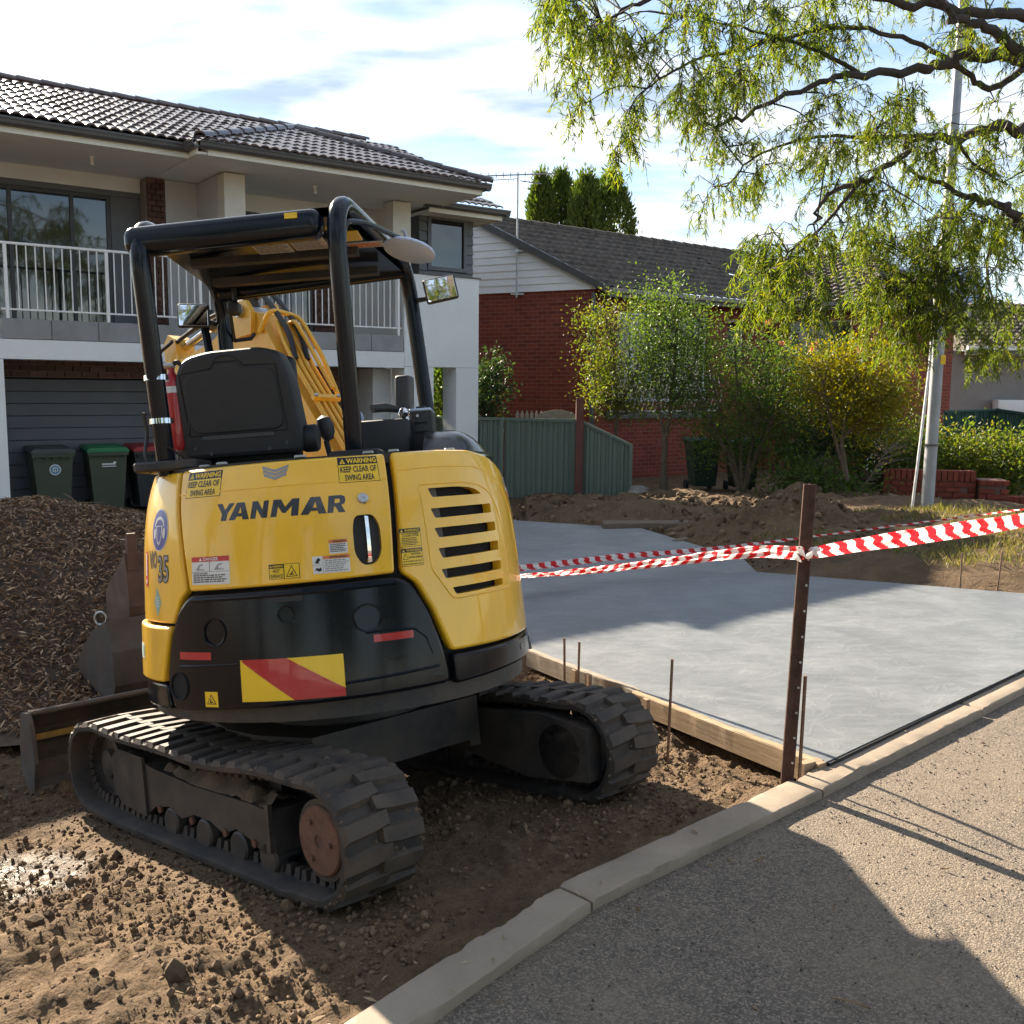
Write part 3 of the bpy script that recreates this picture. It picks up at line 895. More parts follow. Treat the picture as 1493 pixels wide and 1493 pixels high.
# ================================================================== red brick house behind the fence
BH = empty('brick_house', (1.68, 21.0, 0)); tag(BH, 'red brick house with grey tiled roof and white gable boards', 'house')
def bw_(p): return (p[0] - 1.68, p[1] - 21.0)
K = Vector((1.72, 21.1)); D2 = Vector((.788, .616)); D3 = Vector((-.866, .5)); ZE = 3.75
def lw(v, z=None): return (v.x - 1.68, v.y - 21.0) if z is None else (v.x - 1.68, v.y - 21.0, z)
G1 = K + D3 * 6.2
wall_uv('gable_wall', lw(G1), lw(K), -.5, 3.70, 'brick_wall', BH, thick=.2)
F1 = K + D2 * 6.0
bwin = (.62, 3.55, 1.35, 3.28); bwin2 = (4.2, 4.85, 2.35, 3.28)
wall_uv('front_wall', lw(K), lw(F1), -.5, 3.74, 'brick_wall', BH, holes=(bwin, bwin2), thick=.22)
# wing
E1 = Vector((6.25, 24.55)); E2 = Vector((8.25, 23.25)); E3 = Vector((11.2, 25.6))
wd = (E2 - E1).normalized(); wL = (E2 - E1).length; wd3 = (E3 - E2).normalized()
wall_uv('wing_wall', lw(E1), lw(E2), -.5, 3.74, 'brick_wall', BH, holes=((.45, 1.95, 1.9, 3.3),), thick=.2)
wall_uv('wing_wall', lw(E2), lw(E3), -.5, 3.74, 'brick_wall', BH, holes=((.12, 1.25, -.4, .72),), thick=.2)
def pane_in(a, d, s0, s1, z0, z1, mull, mat_f, parent, inset=.1, fw=.06, name='window'):
    """window: frame, panes; a,d in local xy"""
    n = Vector((-d.y, d.x)); w = empty(name, (0, 0, 0), 0, parent)
    T = Matrix(((d.x, n.x, 0, a.x), (d.y, n.y, 0, a.y), (0, 0, 1, 0), (0, 0, 0, 1)))
    f = MB(); f.box(s0, s1, inset, inset + .06, z1 - fw, z1, T); f.box(s0, s1, inset, inset + .06, z0, z0 + fw, T)
    xs = [s0 + fw / 2] + list(mull) + [s1 - fw / 2]
    for x in xs: f.box(x - fw / 2, x + fw / 2, inset + .001, inset + .059, z0 + fw + .001, z1 - fw - .001, T)
    f.build('window_frame', mat_f, w)
    for k in range(len(xs) - 1):
        g = MB(); g.box(xs[k] + fw / 2 + .001, xs[k + 1] - fw / 2 - .001, inset + .025, inset + .035, z0 + fw, z1 - fw, T); g.build('pane', 'glass_dark', w)
    return w
Kl = Vector(lw(K)); E1l = Vector(lw(E1)); E2l = Vector(lw(E2))
simple('paint_white', (.70, .70, .67), .5, var=.06)
simple('paint_cream', (.55, .50, .40), .6, var=.08)
pane_in(Kl, D2, *bwin, (1.15, 1.75, 2.65), 'paint_white', BH)
pane_in(Kl, D2, *bwin2, (), 'paint_cream', BH)
pane_in(E1l, wd, .45, 1.95, 1.9, 3.3, (1.1,), 'paint_cream', BH)
T3 = Matrix(((wd3.x, -wd3.y, 0, E2l.x), (wd3.y, wd3.x, 0, E2l.y), (0, 0, 1, 0), (0, 0, 0, 1)))
g = MB(); g.box(.12, 1.25, .08, .12, -.4, .72, T3); g.build('garage_door', 'paint_white', BH)
mb = MB(); mb.box(.10, 1.27, .06, .085, .66, .74, T3); mb.box(.10, .15, .061, .084, -.4, .659, T3); mb.box(1.22, 1.27, .061, .084, -.4, .659, T3); mb.build('door_frame', 'paint_cream', BH)
# sill below the big window, scrolled bar cage
T2 = Matrix(((D2.x, -D2.y, 0, Kl.x), (D2.y, D2.x, 0, Kl.y), (0, 0, 1, 0), (0, 0, 0, 1)))
mb = MB(); mb.box(.3, 3.9, -.07, -.002, .98, 1.12, T2); mb.build('ledge', 'gutter_dark', BH)
bars = MB(); bars.tube([T2 @ Vector((s, -.14, z)) for s, z in ((.32, 1.95), (.9, 1.95))], .012, 6); bars.tube([T2 @ Vector((s, -.14, 1.14)) for s in (.3, 3.9)], .012, 6)
bars.build('bar_rail', 'rail_white', BH)
bb = MB(); bb.tube([T2 @ Vector((0, -.10 - .13 * math.sin(k / 10 * math.pi) ** 1 * (1 if k > 4 else .6), 1.95 - .8 * k / 10)) - (T2 @ Vector((0, 0, 0))) for k in range(11)], .011, 6)
bbm = bb.mesh('window_bar', 'rail_white')
for i in range(26):
    p = T2 @ Vector((.34 + i * .138, 0, 0)); inst('window_bar', bbm, BH, Matrix.Translation(p))
# downpipe, air bricks
mb = MB(); mb.cyl(lw(K - D2 * .06 + Vector((-.02, -.06)), -.4), lw(K - D2 * .06 + Vector((-.02, -.06)), 3.6), .05, seg=10); mb.build('downpipe', 'gutter_dark', BH)
simple('terracotta', (.20, .06, .04), .8)
for s, z in ((1.9, .35),):
    mb = MB(); mb.box(s, s + .36, -.012, .03, z, z + .16, T2)
    for i in range(5): mb.box(s + .03 + i * .066, s + .06 + i * .066, -.016, -.01, z + .03, z + .13, T2)
    mb.build('air_vent', 'terracotta', BH)
TG = Matrix(((D3.x, .5, 0, Kl.x), (D3.y, .866, 0, Kl.y), (0, 0, 1, 0), (0, 0, 0, 1)))
mb = MB(); mb.box(.75, .95, -.03, -.005, 3.42, 3.5, TG @ Matrix.Scale(-1, 4, (0, 1, 0)) if False else TG); mb.build('air_vent', 'terracotta', BH)
# gable weatherboards, each board its own piece, cut to the rake
gn = Vector((-D3.y, D3.x)); gn = gn if gn.dot(Vector((0, -1))) > 0 else -gn   # outward, towards the street side
TGo = Matrix(((D3.x, gn.x, 0, Kl.x), (D3.y, gn.y, 0, Kl.y), (0, 0, 1, 0), (0, 0, 0, 1)))
rise = math.tan(R(26))
half = 3.05
z = 3.68; bh = .155
while z < ZE + half * rise:
    s_lo = max(.0, (z - ZE) / rise); s_hi = max(.0, (z + bh - ZE) / rise)
    e_lo = 2 * half - s_lo; e_hi = 2 * half - s_hi
    if e_hi > s_hi:
        mb = MB()
        mb.add([TGo @ Vector(p) for p in ((s_lo, .05, z), (e_lo, .05, z), (e_hi, .03, z + bh + .006), (s_hi, .03, z + bh + .006), (s_lo, -.01, z), (e_lo, -.01, z), (e_hi, -.01, z + bh + .006), (s_hi, -.01, z + bh + .006))],
               [(0, 1, 2, 3), (4, 7, 6, 5), (0, 4, 5, 1), (1, 5, 6, 2), (2, 6, 7, 3), (3, 7, 4, 0)])
        mb.build('gable_board', 'cladding_white', BH)
    z += bh
# roof: decks and tile courses as one rippled mesh per slope (the tiles are only a few pixels)
broof = empty('roof', (0, 0, 0), 0, BH)
def tiled_slope(e0, e1, r0, r1, z0, z1, name='roof_slope', rowstep=.32, tw=.22):
    """rippled tile courses between an eave line e0-e1 and a ridge line r0-r1 (xy local)"""
    e0, e1, r0, r1 = [Vector(p) for p in (e0, e1, r0, r1)]
    H = ((r0 - e0).length ** 2 + (z1 - z0) ** 2) ** .5; rows = max(2, int(H / rowstep))
    L = max((e1 - e0).length, (r1 - r0).length); n = int(L / tw) * 4
    vs = []; fs = []
    for r_ in range(rows):
        for k, (tt, lift) in enumerate(((r_ / rows, .062), ((r_ + 1.0) / rows, .0))):
            a = e0.lerp(r0, tt); b = e1.lerp(r1, tt); z = z0 + (z1 - z0) * tt
            for i in range(n + 1):
                p = a.lerp(b, i / n); ph = (i % 4)
                vs.append((p.x, p.y, z + lift + (.03 if ph in (1, 2) else 0)))
    N = n + 1
    for r_ in range(rows):
        b = r_ * 2 * N
        for i in range(n):
            fs.append((b + i, b + i + 1, b + N + i + 1, b + N + i))
            if r_ > 0: fs.append((b - N + i, b - N + i + 1, b + i + 1, b + i))
    o = np_mesh(name, vs, fs, 'tile_old', False, broof); o['kind'] = 'stuff'
    return o
ov = .42
ridge0 = K + D3 * half; ridge1 = ridge0 + D2 * 9.6
dn_ = Vector((D2.y, -D2.x))
eA = K + dn_ * ov - D2 * .05; eB = eA + D2 * 6.2
zr = ZE + half * rise + .12
tiled_slope(lw(eA), lw(eB), lw(ridge0 - D2 * .05), lw(ridge0 + D2 * 6.2), ZE - .12, zr)
tiled_slope(lw(eB), lw(eB + D2 * 5), lw(ridge0 + D2 * 6.2), lw(ridge1), ZE - .1, zr)
eC = K + D3 * (2 * half) - dn_ * ov
tiled_slope(lw(eC + D2 * 9.6), lw(eC), lw(ridge1), lw(ridge0), ZE - .12, zr)
W1 = Vector((6.05, 24.3)); W2 = Vector((8.45, 22.85)); W3 = Vector((11.8, 25.7)); WR0 = Vector((7.2, 28.2)); WR1 = Vector((9.15, 26.3))
zw = zr - .22
tiled_slope(lw(W1), lw(W2), lw(WR0), lw(WR1), ZE - .1, zw)
tiled_slope(lw(W2), lw(W3), lw(WR1), lw(WR1 + Vector((.1, .1))), ZE - .1, zw)
tiled_slope(lw(W3), lw(W3 + Vector((-2, 4))), lw(WR1 + Vector((.1, .1))), lw(WR0), ZE - .1, zw)
def line_caps(a, b, za, zb, r=.11, mat='tile_old'):
    a, b = Vector(a), Vector(b); n = max(2, int((b - a).length / .4)); mb = MB()
    for i in range(n):
        p = a.lerp(b, i / n); q_ = a.lerp(b, (i + 1.06) / n); z_ = za + (zb - za) * i / n; z2 = za + (zb - za) * (i + 1.06) / n
        mb.tube([(p.x, p.y, z_), (q_.x, q_.y, z2 - .012)], [r, r * .9], 8, True, True)
    o = mb.build('ridge_caps', mat, broof); o['kind'] = 'stuff'
line_caps(lw(ridge0), lw(ridge1), zr + .02, zr + .02); line_caps(lw(WR0), lw(WR1), zw + .02, zw + .02); line_caps(lw(W2), lw(WR1), ZE - .05, zw + .02)
simple('lichen', (.42, .40, .36), .9, var=.3, vscale=9)
line_caps(lw(W1), lw(Vector((5.9, 26.4))), ZE - .06, zw - .35, .09, 'lichen')
# fascias, barge, gutter
def bar(a, b, za, zb, w, h, name, mat, parent):
    a, b = Vector((*a, za)), Vector((*b, zb)); d = (b - a).normalized(); s = d.cross(Vector((0, 0, 1))).normalized(); u = s.cross(d)
    vs = [p + s * (w / 2 * i) + u * (h / 2 * j) for p in (a, b) for i, j in ((-1, -1), (1, -1), (1, 1), (-1, 1))]
    mb = MB(); mb.add(vs, [(0, 1, 2, 3), (7, 6, 5, 4), (0, 4, 5, 1), (1, 5, 6, 2), (2, 6, 7, 3), (3, 7, 4, 0)]); return mb.build(name, mat, parent)
bar(lw(eA), lw(eB), ZE - .17, ZE - .17, .04, .16, 'fascia', 'gutter_dark', BH)
simple('gutter_mid', (.20, .185, .165), .5, var=.15)
g0, g1 = eA + dn_ * .07, eB + dn_ * .07
bar(lw(g0), lw(g1), ZE - .12, ZE - .12, .1, .09, 'gutter', 'gutter_mid', BH)
bar(lw(K + gn * .1 - D3 * .4), lw(ridge0 + gn * .1), ZE - .4 * rise + .05, zr - .02, .2, .14, 'barge_board', 'gutter_dark', BH)
bar(lw(W1), lw(W2), ZE - .16, ZE - .16, .06, .2, 'fascia', 'gutter_dark', BH); bar(lw(W2), lw(W3), ZE - .16, ZE - .16, .06, .2, 'fascia', 'gutter_dark', BH)
bar(lw(W1 + Vector((-.04, -.07))), lw(W2 + Vector((.0, -.08))), ZE - .12, ZE - .12, .1, .09, 'gutter', 'gutter_mid', BH)
mb = MB(); mb.add([lw(p, ZE - .2) for p in (eA, eB, eB - dn_ * .45, eA - dn_ * .45)], [(0, 1, 2, 3)]); mb.add([lw(p, ZE - .2) for p in (W1, W2, W3, WR0)], [(0, 1, 2, 3)]); mb.build('soffit', 'gutter_dark', BH)
wall_uv('rear_wall', lw(G1), lw(G1 + D2 * 11), -.5, 3.7, 'brick_wall', BH)

# television antenna strapped to the gable
ANT = empty('antenna', (.05, 21.9, 3.55)); tag(ANT, 'television antenna on a thin mast beside the white gable', 'antenna')
simple('galv', (.42, .43, .43), .45, .7, var=.15)
mb = MB(); mb.cyl((0, 0, 0), (0, 0, 2.62), .02, seg=8); mb.build('mast', 'galv', ANT)
mb = MB(); mb.cyl((-.95, 0, 2.54), (.82, .0, 2.62), .014, seg=6); mb.cyl((-.95, 0, 2.44), (.0, 0, 2.5), .009, seg=6); mb.cyl((0.05, 0, 2.46), (.5, 0, 2.4), .012, seg=6); mb.build('boom', 'galv', ANT)
for i in range(12):
    mb = MB(); x = -.93 + i * .155; mb.cyl((x, -.28, 2.545 + i * .0065), (x, .28, 2.545 + i * .0065), .008, seg=5); mb.build('element', 'galv', ANT)
for x in (-.2, -.1, .15, .25, .35, .45):
    mb = MB(); mb.cyl((x, -.12, 2.47 - abs(x) * .12), (x, .12, 2.47 - abs(x) * .12), .007, seg=5); mb.build('element', 'galv', ANT)
for z in (.07, .98):
    mb = MB(); mb.box(-.13, .16, -.02, .02, z, z + .03); mb.box(-.03, .03, -.04, .14, z - .02, z + .05); mb.build('bracket', 'galv', ANT)

# ================================================================== green steel fence
simple('fence_green', (.11, .148, .118), .5, var=.08, vscale=1.2, dust=.12)
simple('fence_green_dark', (.035, .085, .06), .5, var=.08)
FN = empty('steel_fence', (-.59, 18.1, 0)); tag(FN, 'grey green ribbed steel fence beside the white house', 'fence')
def fence_panel(parent, a, b, za0, zb0, za1, zb1, mat):
    a, b = Vector(a), Vector(b); L = (b - a).length; d = (b - a).normalized(); n = Vector((d.y, -d.x))
    p = []; x = 0.0; k = 0
    prof = [(0, 0), (.05, 0), (.062, .03), (.105, .03), (.118, 0), (.19, 0), (.196, .012), (.203, 0)]
    while x < L:
        for (dx, o) in prof:
            if x + dx <= L: p.append((x + dx, o))
        x += .203
    p.append((L, 0)); vs = []; fs = []
    for s, o in p:
        t = s / L; q_ = a + d * s + n * o
        vs += [(q_.x, q_.y, za0 + (zb0 - za0) * t), (q_.x, q_.y, za1 + (zb1 - za1) * t)]
    for i in range(len(p) - 1): fs.append((2 * i, 2 * i + 2, 2 * i + 3, 2 * i + 1))
    mb = MB(); mb.add(vs, fs); o = mb.build('fence_panel', mat, parent)
    m2 = MB()
    for (z0_, z1_) in ((za1, zb1),):
        c = [a - n * .02, b - n * .02, b + n * .05, a + n * .05]; zz = [z0_, z1_, z1_, z0_]
        m2.add([(q_.x, q_.y, z - .03) for q_, z in zip(c, zz)] + [(q_.x, q_.y, z + .02) for q_, z in zip(c, zz)], [(0, 1, 2, 3), (4, 5, 6, 7), (0, 1, 5, 4), (1, 2, 6, 5), (2, 3, 7, 6), (3, 0, 4, 7)])
    m2.build('fence_rail', mat, parent)
    m3 = MB()
    for q_, z0_, z1_ in ((b, zb0, zb1),):
        m3.box(q_.x - .03 - d.x * .03, q_.x + .03 - d.x * .03, q_.y - .05, q_.y + .03, z0_, z1_ + .025)
    m3.build('fence_post', mat, parent); return o
o0 = Vector((-.59, 18.1))
fl = lambda x, y: (x + .59, y - 18.1)
fence_panel(FN, fl(-1.6, 18.45), fl(-.17, 17.92), -.4, -.4, 1.06, 1.06, 'fence_green')
fence_panel(FN, fl(-.15, 17.92), fl(1.10, 17.47), -.4, -.4, 1.06, 1.06, 'fence_green')
fence_panel(FN, fl(1.24, 17.42), fl(2.08, 17.22), -.4, -.4, 1.03, .64, 'fence_green')
FP = MB(); FP.rbox(-.065, .065, -.065, .065, 0, 1.9, .008, 1); fpo = FP.build('timber_post', 'timber_red'); fpo.location = (1.165, 17.40, -.45)
tag(fpo, 'dark red square timber post where the green fence turns', 'post')
# picket gate pieces showing above the fence
simple('weathered_timber', (.28, .235, .18), .85, var=.25, vscale=8)
PG = empty('picket_panel', (.05, 18.9, -.3)); tag(PG, 'short pointed timber pickets showing above the green fence', 'fence')
for i in range(6):
    mb = MB(); x = i * .09; mb.prism([(x, 0), (x + .07, 0), (x + .07, 1.42), (x + .035, 1.5), (x, 1.42)], 0, .02, None, 'y'); mb.build('picket', 'weathered_timber', PG)
mb = MB(); mb.box(-.02, .53, .022, .06, 1.1, 1.18); mb.build('rail', 'weathered_timber', PG)
RG = MB(); RG.prism([(-.42 * math.cos(math.pi * k / 14), .42 * 1 * math.sin(math.pi * k / 14) ** .9 * .5) for k in range(15)] + [(.42, -1.3), (-.42, -1.3)], 0, .04, None, 'y'); rgo = RG.build('round_timber_board', 'weathered_timber'); rgo.location = (.85, 18.8, 1.0)
tag(rgo, 'arched timber board top showing behind the green fence', 'board')

# ================================================================== street light pole
PL = empty('light_pole', (5.56, 13.2, -.25)); tag(PL, 'leaning galvanised street light pole behind the soil heap', 'pole')
simple('pole_metal', (.27, .28, .29), .55, .5, var=.2, vscale=3)
ptop = at(1397, 100, 13.9) - Vector((5.56, 13.2, -.25))
d_ = ptop.normalized()
mb = MB(); mb.tube([d_ * s for s in (0, 2, 4, 6, 8.5)], [.085, .08, .072, .064, .05], 14); mb.build('shaft', 'pole_metal', PL)
mb = MB(); mb.tube([Vector((-.26, -.1, 0)), Vector((-.2, -.1, .9)), d_ * 2.2 + Vector((-.11, -.02, 0)), d_ * 3.4 + Vector((-.09, 0, 0))], .02, 8); mb.build('conduit', 'paint_white', PL)
simple('sticker_yellow', (.75, .50, .03), .5)
mb = MB(); q_ = d_ * 2.25; mb.box(q_.x + .01, q_.x + .075, q_.y - .085, q_.y - .076, q_.z, q_.z + .12); mb.build('sticker', 'sticker_yellow', PL)
mb = MB(); mb.lathe([(.09, 0), (.09, .03), (.08, .03)], Matrix.Translation(d_ * 1.15), 14); mb.build('band', 'gutter_dark', PL)
mb = MB(); mb.tube([d_ * 8.45, d_ * 8.6 + Vector((-.3, 0, .2)), d_ * 8.6 + Vector((-1.4, 0, .32))], .035, 8); mb.rbox(d_.x * 8.6 - 1.95, d_.x * 8.6 - 1.4, d_.y * 8.6 - .1, d_.y * 8.6 + .1, d_.z * 8.6 + .26, d_.z * 8.6 + .38, .03, 2); mb.build('lamp_arm', 'pole_metal', PL)

# ================================================================== low brick garden wall
GW = empty('garden_wall', (6.05, 16.1, -.35), math.atan2(-.17, 1.0)); tag(GW, 'low red brick garden wall with soldier course below the shrubs', 'wall')
mb = MB(); mb.box(0, 1.42, .028, .24, 0, .66); mb.box(1.46, 1.86, -.09, .28, 0, .58); mb.box(1.9, 4.4, .03, .24, 0, .30); mb.build('wall_core', 'mortar_red', GW)
brick_run(GW, 0, 1.42, 0, .02, 6, mat='brick_red')
brick_run(GW, 1.44, 1.88, -.125, .02, 5, mat='brick_red')
sb = MB(); sb.rbox(0, .076, -.012, .22, 0, .165, .003, 1); sbm = sb.mesh('brick', 'brick_red')
for i in range(16): inst('brick', sbm, GW, Matrix.Translation((.005 + i * .0885, 0, .545)))
sb = MB(); sb.rbox(0, .105, -.15, .3, 0, .075, .003, 1); sbm2 = sb.mesh('brick', 'brick_red')
for i in range(4): inst('brick', sbm2, GW, Matrix.Translation((1.44 + i * .112, 0, .50)))
for i in range(24): inst('brick', sbm, GW, Matrix.Translation((1.92 + i * .0885, .02, .15)))

# ================================================================== neighbour on the far right
NH = empty('grey_house', (12.4, 30, 0)); tag(NH, 'grey rendered house with dark tiled roof at the right edge', 'house')
simple('render_taupe', (.24, .225, .21), .85, var=.06)
mb = MB(); mb.box(0, 9, 0, 5, -.5, 2.85); mb.build('wall', 'render_taupe', NH)
broof = empty('roof', (0, 0, 0), 0, NH)
tiled_slope((.9, -.5), (9.5, -.5), (1.6, 3.4), (9.5, 3.4), 2.92, 4.55)
mb = MB(); mb.box(.85, 9.5, -.62, -.5, 2.72, 2.9); mb.build('fascia', 'gutter_dark', NH)
mb = MB(); mb.box(.85, 9.5, -.72, -.625, 2.86, 2.98); mb.build('gutter', 'soffit_white', NH)
mb = MB(); mb.add([(.88, -.5, 2.86), (9.5, -.5, 2.86), (9.5, 3.4, 4.5), (1.6, 3.4, 4.5), (1.6, 5.2, 3.2), (.88, 5.2, 2.86)], [(0, 1, 2, 3), (0, 3, 4, 5)]); mb.build('roof_deck', 'tile_old', NH)
mb = MB(); mb.rbox(1.95, 2.75, -.5, -.1, 1.0, 1.42, .03, 2); mb.build('air_conditioner', 'paint_white', NH)
simple('roof_sheet', (.34, .42, .55), .3, var=.1)
mb = MB()
for i in range(14): mb.tube([(1.2 + i * .22, 6, 4.4), (2.4 + i * .22, 9.0, 6.4)], .05, 6)
mb.add([(1.0, 6, 4.4), (4.4, 6, 4.4), (5.6, 9, 6.4), (2.3, 9, 6.4)], [(0, 1, 2, 3)]); mb.build('sheet_roof', 'roof_sheet', NH)
FN2 = empty('side_fence', (9.0, 20.5, -.3)); tag(FN2, 'dark green ribbed steel fence at the right edge', 'fence')
q0 = at(1376, 600, 22); q1 = at(1456, 597, 22); q2 = at(1560, 612, 19)
l2 = lambda v: (v.x - 9.0, v.y - 20.5)
fence_panel(FN2, l2(q0), l2(q1), -.3, -.3, q0.z + .3, q1.z + .3, 'fence_green_dark')
fence_panel(FN2, l2(q1), l2(q2), -.3, -.3, q1.z + .3, q2.z + .3, 'fence_green_dark')

# ================================================================== wheelie bins
simple('bin_green', (.022, .042, .030), .55, var=.1)
simple('bin_olive', (.050, .062, .038), .55, var=.1)
simple('bin_dark', (.018, .020, .022), .55)
simple('lid_green', (.012, .15, .055), .45, var=.08)
simple('lid_red', (.26, .015, .02), .45, var=.08)
simple('lid_dark', (.05, .06, .055), .5)
simple('print_white', (.62, .65, .64), .6, var=.03)
simple('print_blue', (.10, .24, .32), .6, var=.03)
def bin_(name, loc, rz, body, lid, label, logo=0):
    b = empty(name, loc, rz); tag(b, label, 'bin', 'household wheelie bins')
    mb = MB(); vs = []
    for z, w, d0, d1 in ((0.10, .205, .0, .36), (.90, .27, -.02, .50), (.93, .285, -.035, .52)):
        vs += [(-w, d0, z), (w, d0, z), (w, d1, z), (-w, d1, z)]
    fs = [(0, 3, 2, 1)]
    for k in range(2):
        for i in range(4): fs.append((k * 4 + i, k * 4 + (i + 1) % 4, k * 4 + 4 + (i + 1) % 4, k * 4 + 4 + i))
    mb.add(vs, fs)
    for i in range(5): x = -.22 + i * .11; mb.box(x - .006, x + .006, -.055, -.03, .84, .925)
    mb.box(-.285, .285, -.06, -.03, .885, .93); mb.build('bin_body', body, b)
    l = MB(); vs = []
    for z, k in ((.932, 1.0), (.965, 1.0), (.998, .86)):
        vs += [(-.295 * k, -.07 + .04 * (1 - k), z), (.295 * k, -.07 + .04 * (1 - k), z), (.295 * k, .56, z + .03), (-.295 * k, .56, z + .03)]
    fs = [(0, 3, 2, 1), (8, 9, 10, 11)]
    for k in range(2):
        for i in range(4): fs.append((k * 4 + i, k * 4 + (i + 1) % 4, k * 4 + 4 + (i + 1) % 4, k * 4 + 4 + i))
    l.add(vs, fs); l.box(-.12, .12, .1, .13, 1.0, 1.012); l.build('bin_lid', lid, b)
    for sx in (-1, 1):
        w = MB(); w.lathe([(.02, -.025), (.1, -.025), (.1, .025), (.02, .025)], Matrix.Translation((sx * .24, .44, .1)) @ Matrix.Rotation(R(90), 4, 'Y'), 16); w.build('wheel', 'bin_dark', b)
    h = MB(); h.cyl((-.25, .6, .95), (.25, .6, .95), .015, seg=8); h.box(-.26, -.23, .5, .61, .93, .97); h.box(.23, .26, .5, .61, .93, .97); h.build('handle', body, b)
    if logo == 1:
        T = Matrix.Translation((0.02, -.024, .70)) @ Matrix.Rotation(R(91), 4, 'X')
        m = MB(); m.lathe([(.078, 0), (.078, .003), (.0, .003)], T, 24, False)
        m.mat(1); m.lathe([(.064, .0035), (.064, .005), (.0, .005)], T, 24, False); m.mat(0)
        m.tube([T @ Vector((.034 * math.cos(a), .034 * math.sin(a), .007)) for a in [R(x) for x in range(-60, 241, 20)]], .008, 6); m.cyl(T @ Vector((0, -.04, .007)), T @ Vector((0, .02, .007)), .007, seg=6)
        m.build('round_badge', ['print_white', 'print_blue'], b)
    if logo == 2:
        m = MB(); m.box(-.09, .10, -.030, -.022, .745, .765); m.box(-.09, .11, -.030, -.022, .715, .728); m.box(.07, .11, -.030, -.022, .765, .79); m.build('printed_marking', 'print_white', b)
    return b
bin_('wheelie_bin', (-6.62, 14.25, -.33), R(36), 'bin_olive', 'lid_dark', 'dark green wheelie bin with round badge in front of the garage', 1)
bin_('wheelie_bin', (-6.02, 14.72, -.33), R(33), 'bin_olive', 'lid_green', 'wheelie bin with bright green lid in front of the garage', 2)
bin_('wheelie_bin', (-5.47, 15.05, -.33), R(36), 'bin_dark', 'lid_red', 'dark wheelie bin with red lid beside the excavator post', 0)
bin_('wheelie_bin', (3.72, 19.0, -.33), R(10), 'bin_green', 'bin_green', 'dark green wheelie bin by the brick house behind slender trunk', 0)
bin_('wheelie_bin', (4.45, 18.9, -.33), R(5), 'bin_green', 'bin_green', 'dark green wheelie bin hidden behind the multi stemmed shrub', 0)
bin_('wheelie_bin', (5.75, 18.9, -.33), R(20), 'bin_dark', 'lid_red', 'dark wheelie bin with red lid among the garden shrubs', 0)
# ================================================================== vegetation
def mat_leaf(name, cols, trans=.45, rough=.45):
    m = new_mat(name); t = NT(m)
    r_ = t.island()
    c = t.ramp(r_, [(i / (len(cols) - 1), c_) for i, c_ in enumerate(cols)])
    b = t.bsdf(c, rough, 0, None, .4)
    tr = t.node('ShaderNodeBsdfTranslucent')
    ct = t.mix(.5, c, (1.0, .95, .25), 'MULTIPLY')
    hs = t.node('ShaderNodeHueSaturation'); hs.inputs['Value'].default_value = 1.9; hs.inputs['Saturation'].default_value = 1.1; t.l.new(ct, hs.inputs['Color'])
    t.l.new(hs.outputs[0], tr.inputs[0])
    mx = t.node('ShaderNodeMixShader'); mx.inputs[0].default_value = trans
    t.l.new(b, mx.inputs[1]); t.l.new(tr.outputs[0], mx.inputs[2]); t.out(mx.outputs[0]); return m
mat_leaf('leaf_gum', [(.038, .066, .018), (.075, .115, .024), (.12, .16, .028), (.19, .185, .035)], .6)
mat_leaf('leaf_garden', [(.040, .074, .021), (.072, .12, .03), (.11, .155, .034)], .48)
mat_leaf('leaf_fresh', [(.05, .085, .02), (.095, .13, .025), (.14, .125, .03)], .5)
mat_leaf('leaf_yellow', [(.08, .095, .015), (.15, .14, .018), (.19, .15, .02)], .5)
mat_leaf('leaf_dark', [(.016, .036, .016), (.03, .056, .022), (.05, .08, .026)], .35)
mat_leaf('leaf_conifer', [(.035, .065, .016), (.065, .10, .022), (.10, .13, .028)], .35)
mat_leaf('grass_blade', [(.06, .075, .02), (.11, .12, .03), (.20, .17, .07), (.24, .20, .11)], .35)
mat_leaf('petal_pink', [(.60, .16, .22), (.70, .28, .30)], .3)
simple('bark_dark', (.055, .045, .040), .9, var=.35, vscale=14, bump=.5, bscale=40)
simple('bark_garden', (.115, .085, .06), .9, var=.3, vscale=14, bump=.5, bscale=40)

def leaves(name, pos, dirs, nrm, ln, wd, mat, parent=None):
    pos = np.asarray(pos); d = np.asarray(dirs); d = d / (np.linalg.norm(d, axis=1, keepdims=True) + 1e-9)
    n = np.asarray(nrm); s = np.cross(d, n); s /= (np.linalg.norm(s, axis=1, keepdims=True) + 1e-9)
    up = np.cross(s, d)
    ln = np.asarray(ln)[:, None]; wd = np.asarray(wd)[:, None]
    v = np.stack([pos, pos + d * ln * .42 + s * wd * .5 + up * wd * .12, pos + d * ln - up * ln * .06, pos + d * ln * .42 - s * wd * .5 + up * wd * .12], 1).reshape(-1, 3)
    q = np.arange(len(pos) * 4).reshape(-1, 4)
    o = np_mesh(name, v, q, mat, False, parent); o['kind'] = 'stuff'
    return o
def rand_unit(n):
    v = rng.normal(size=(n, 3)); return v / np.linalg.norm(v, axis=1, keepdims=True)
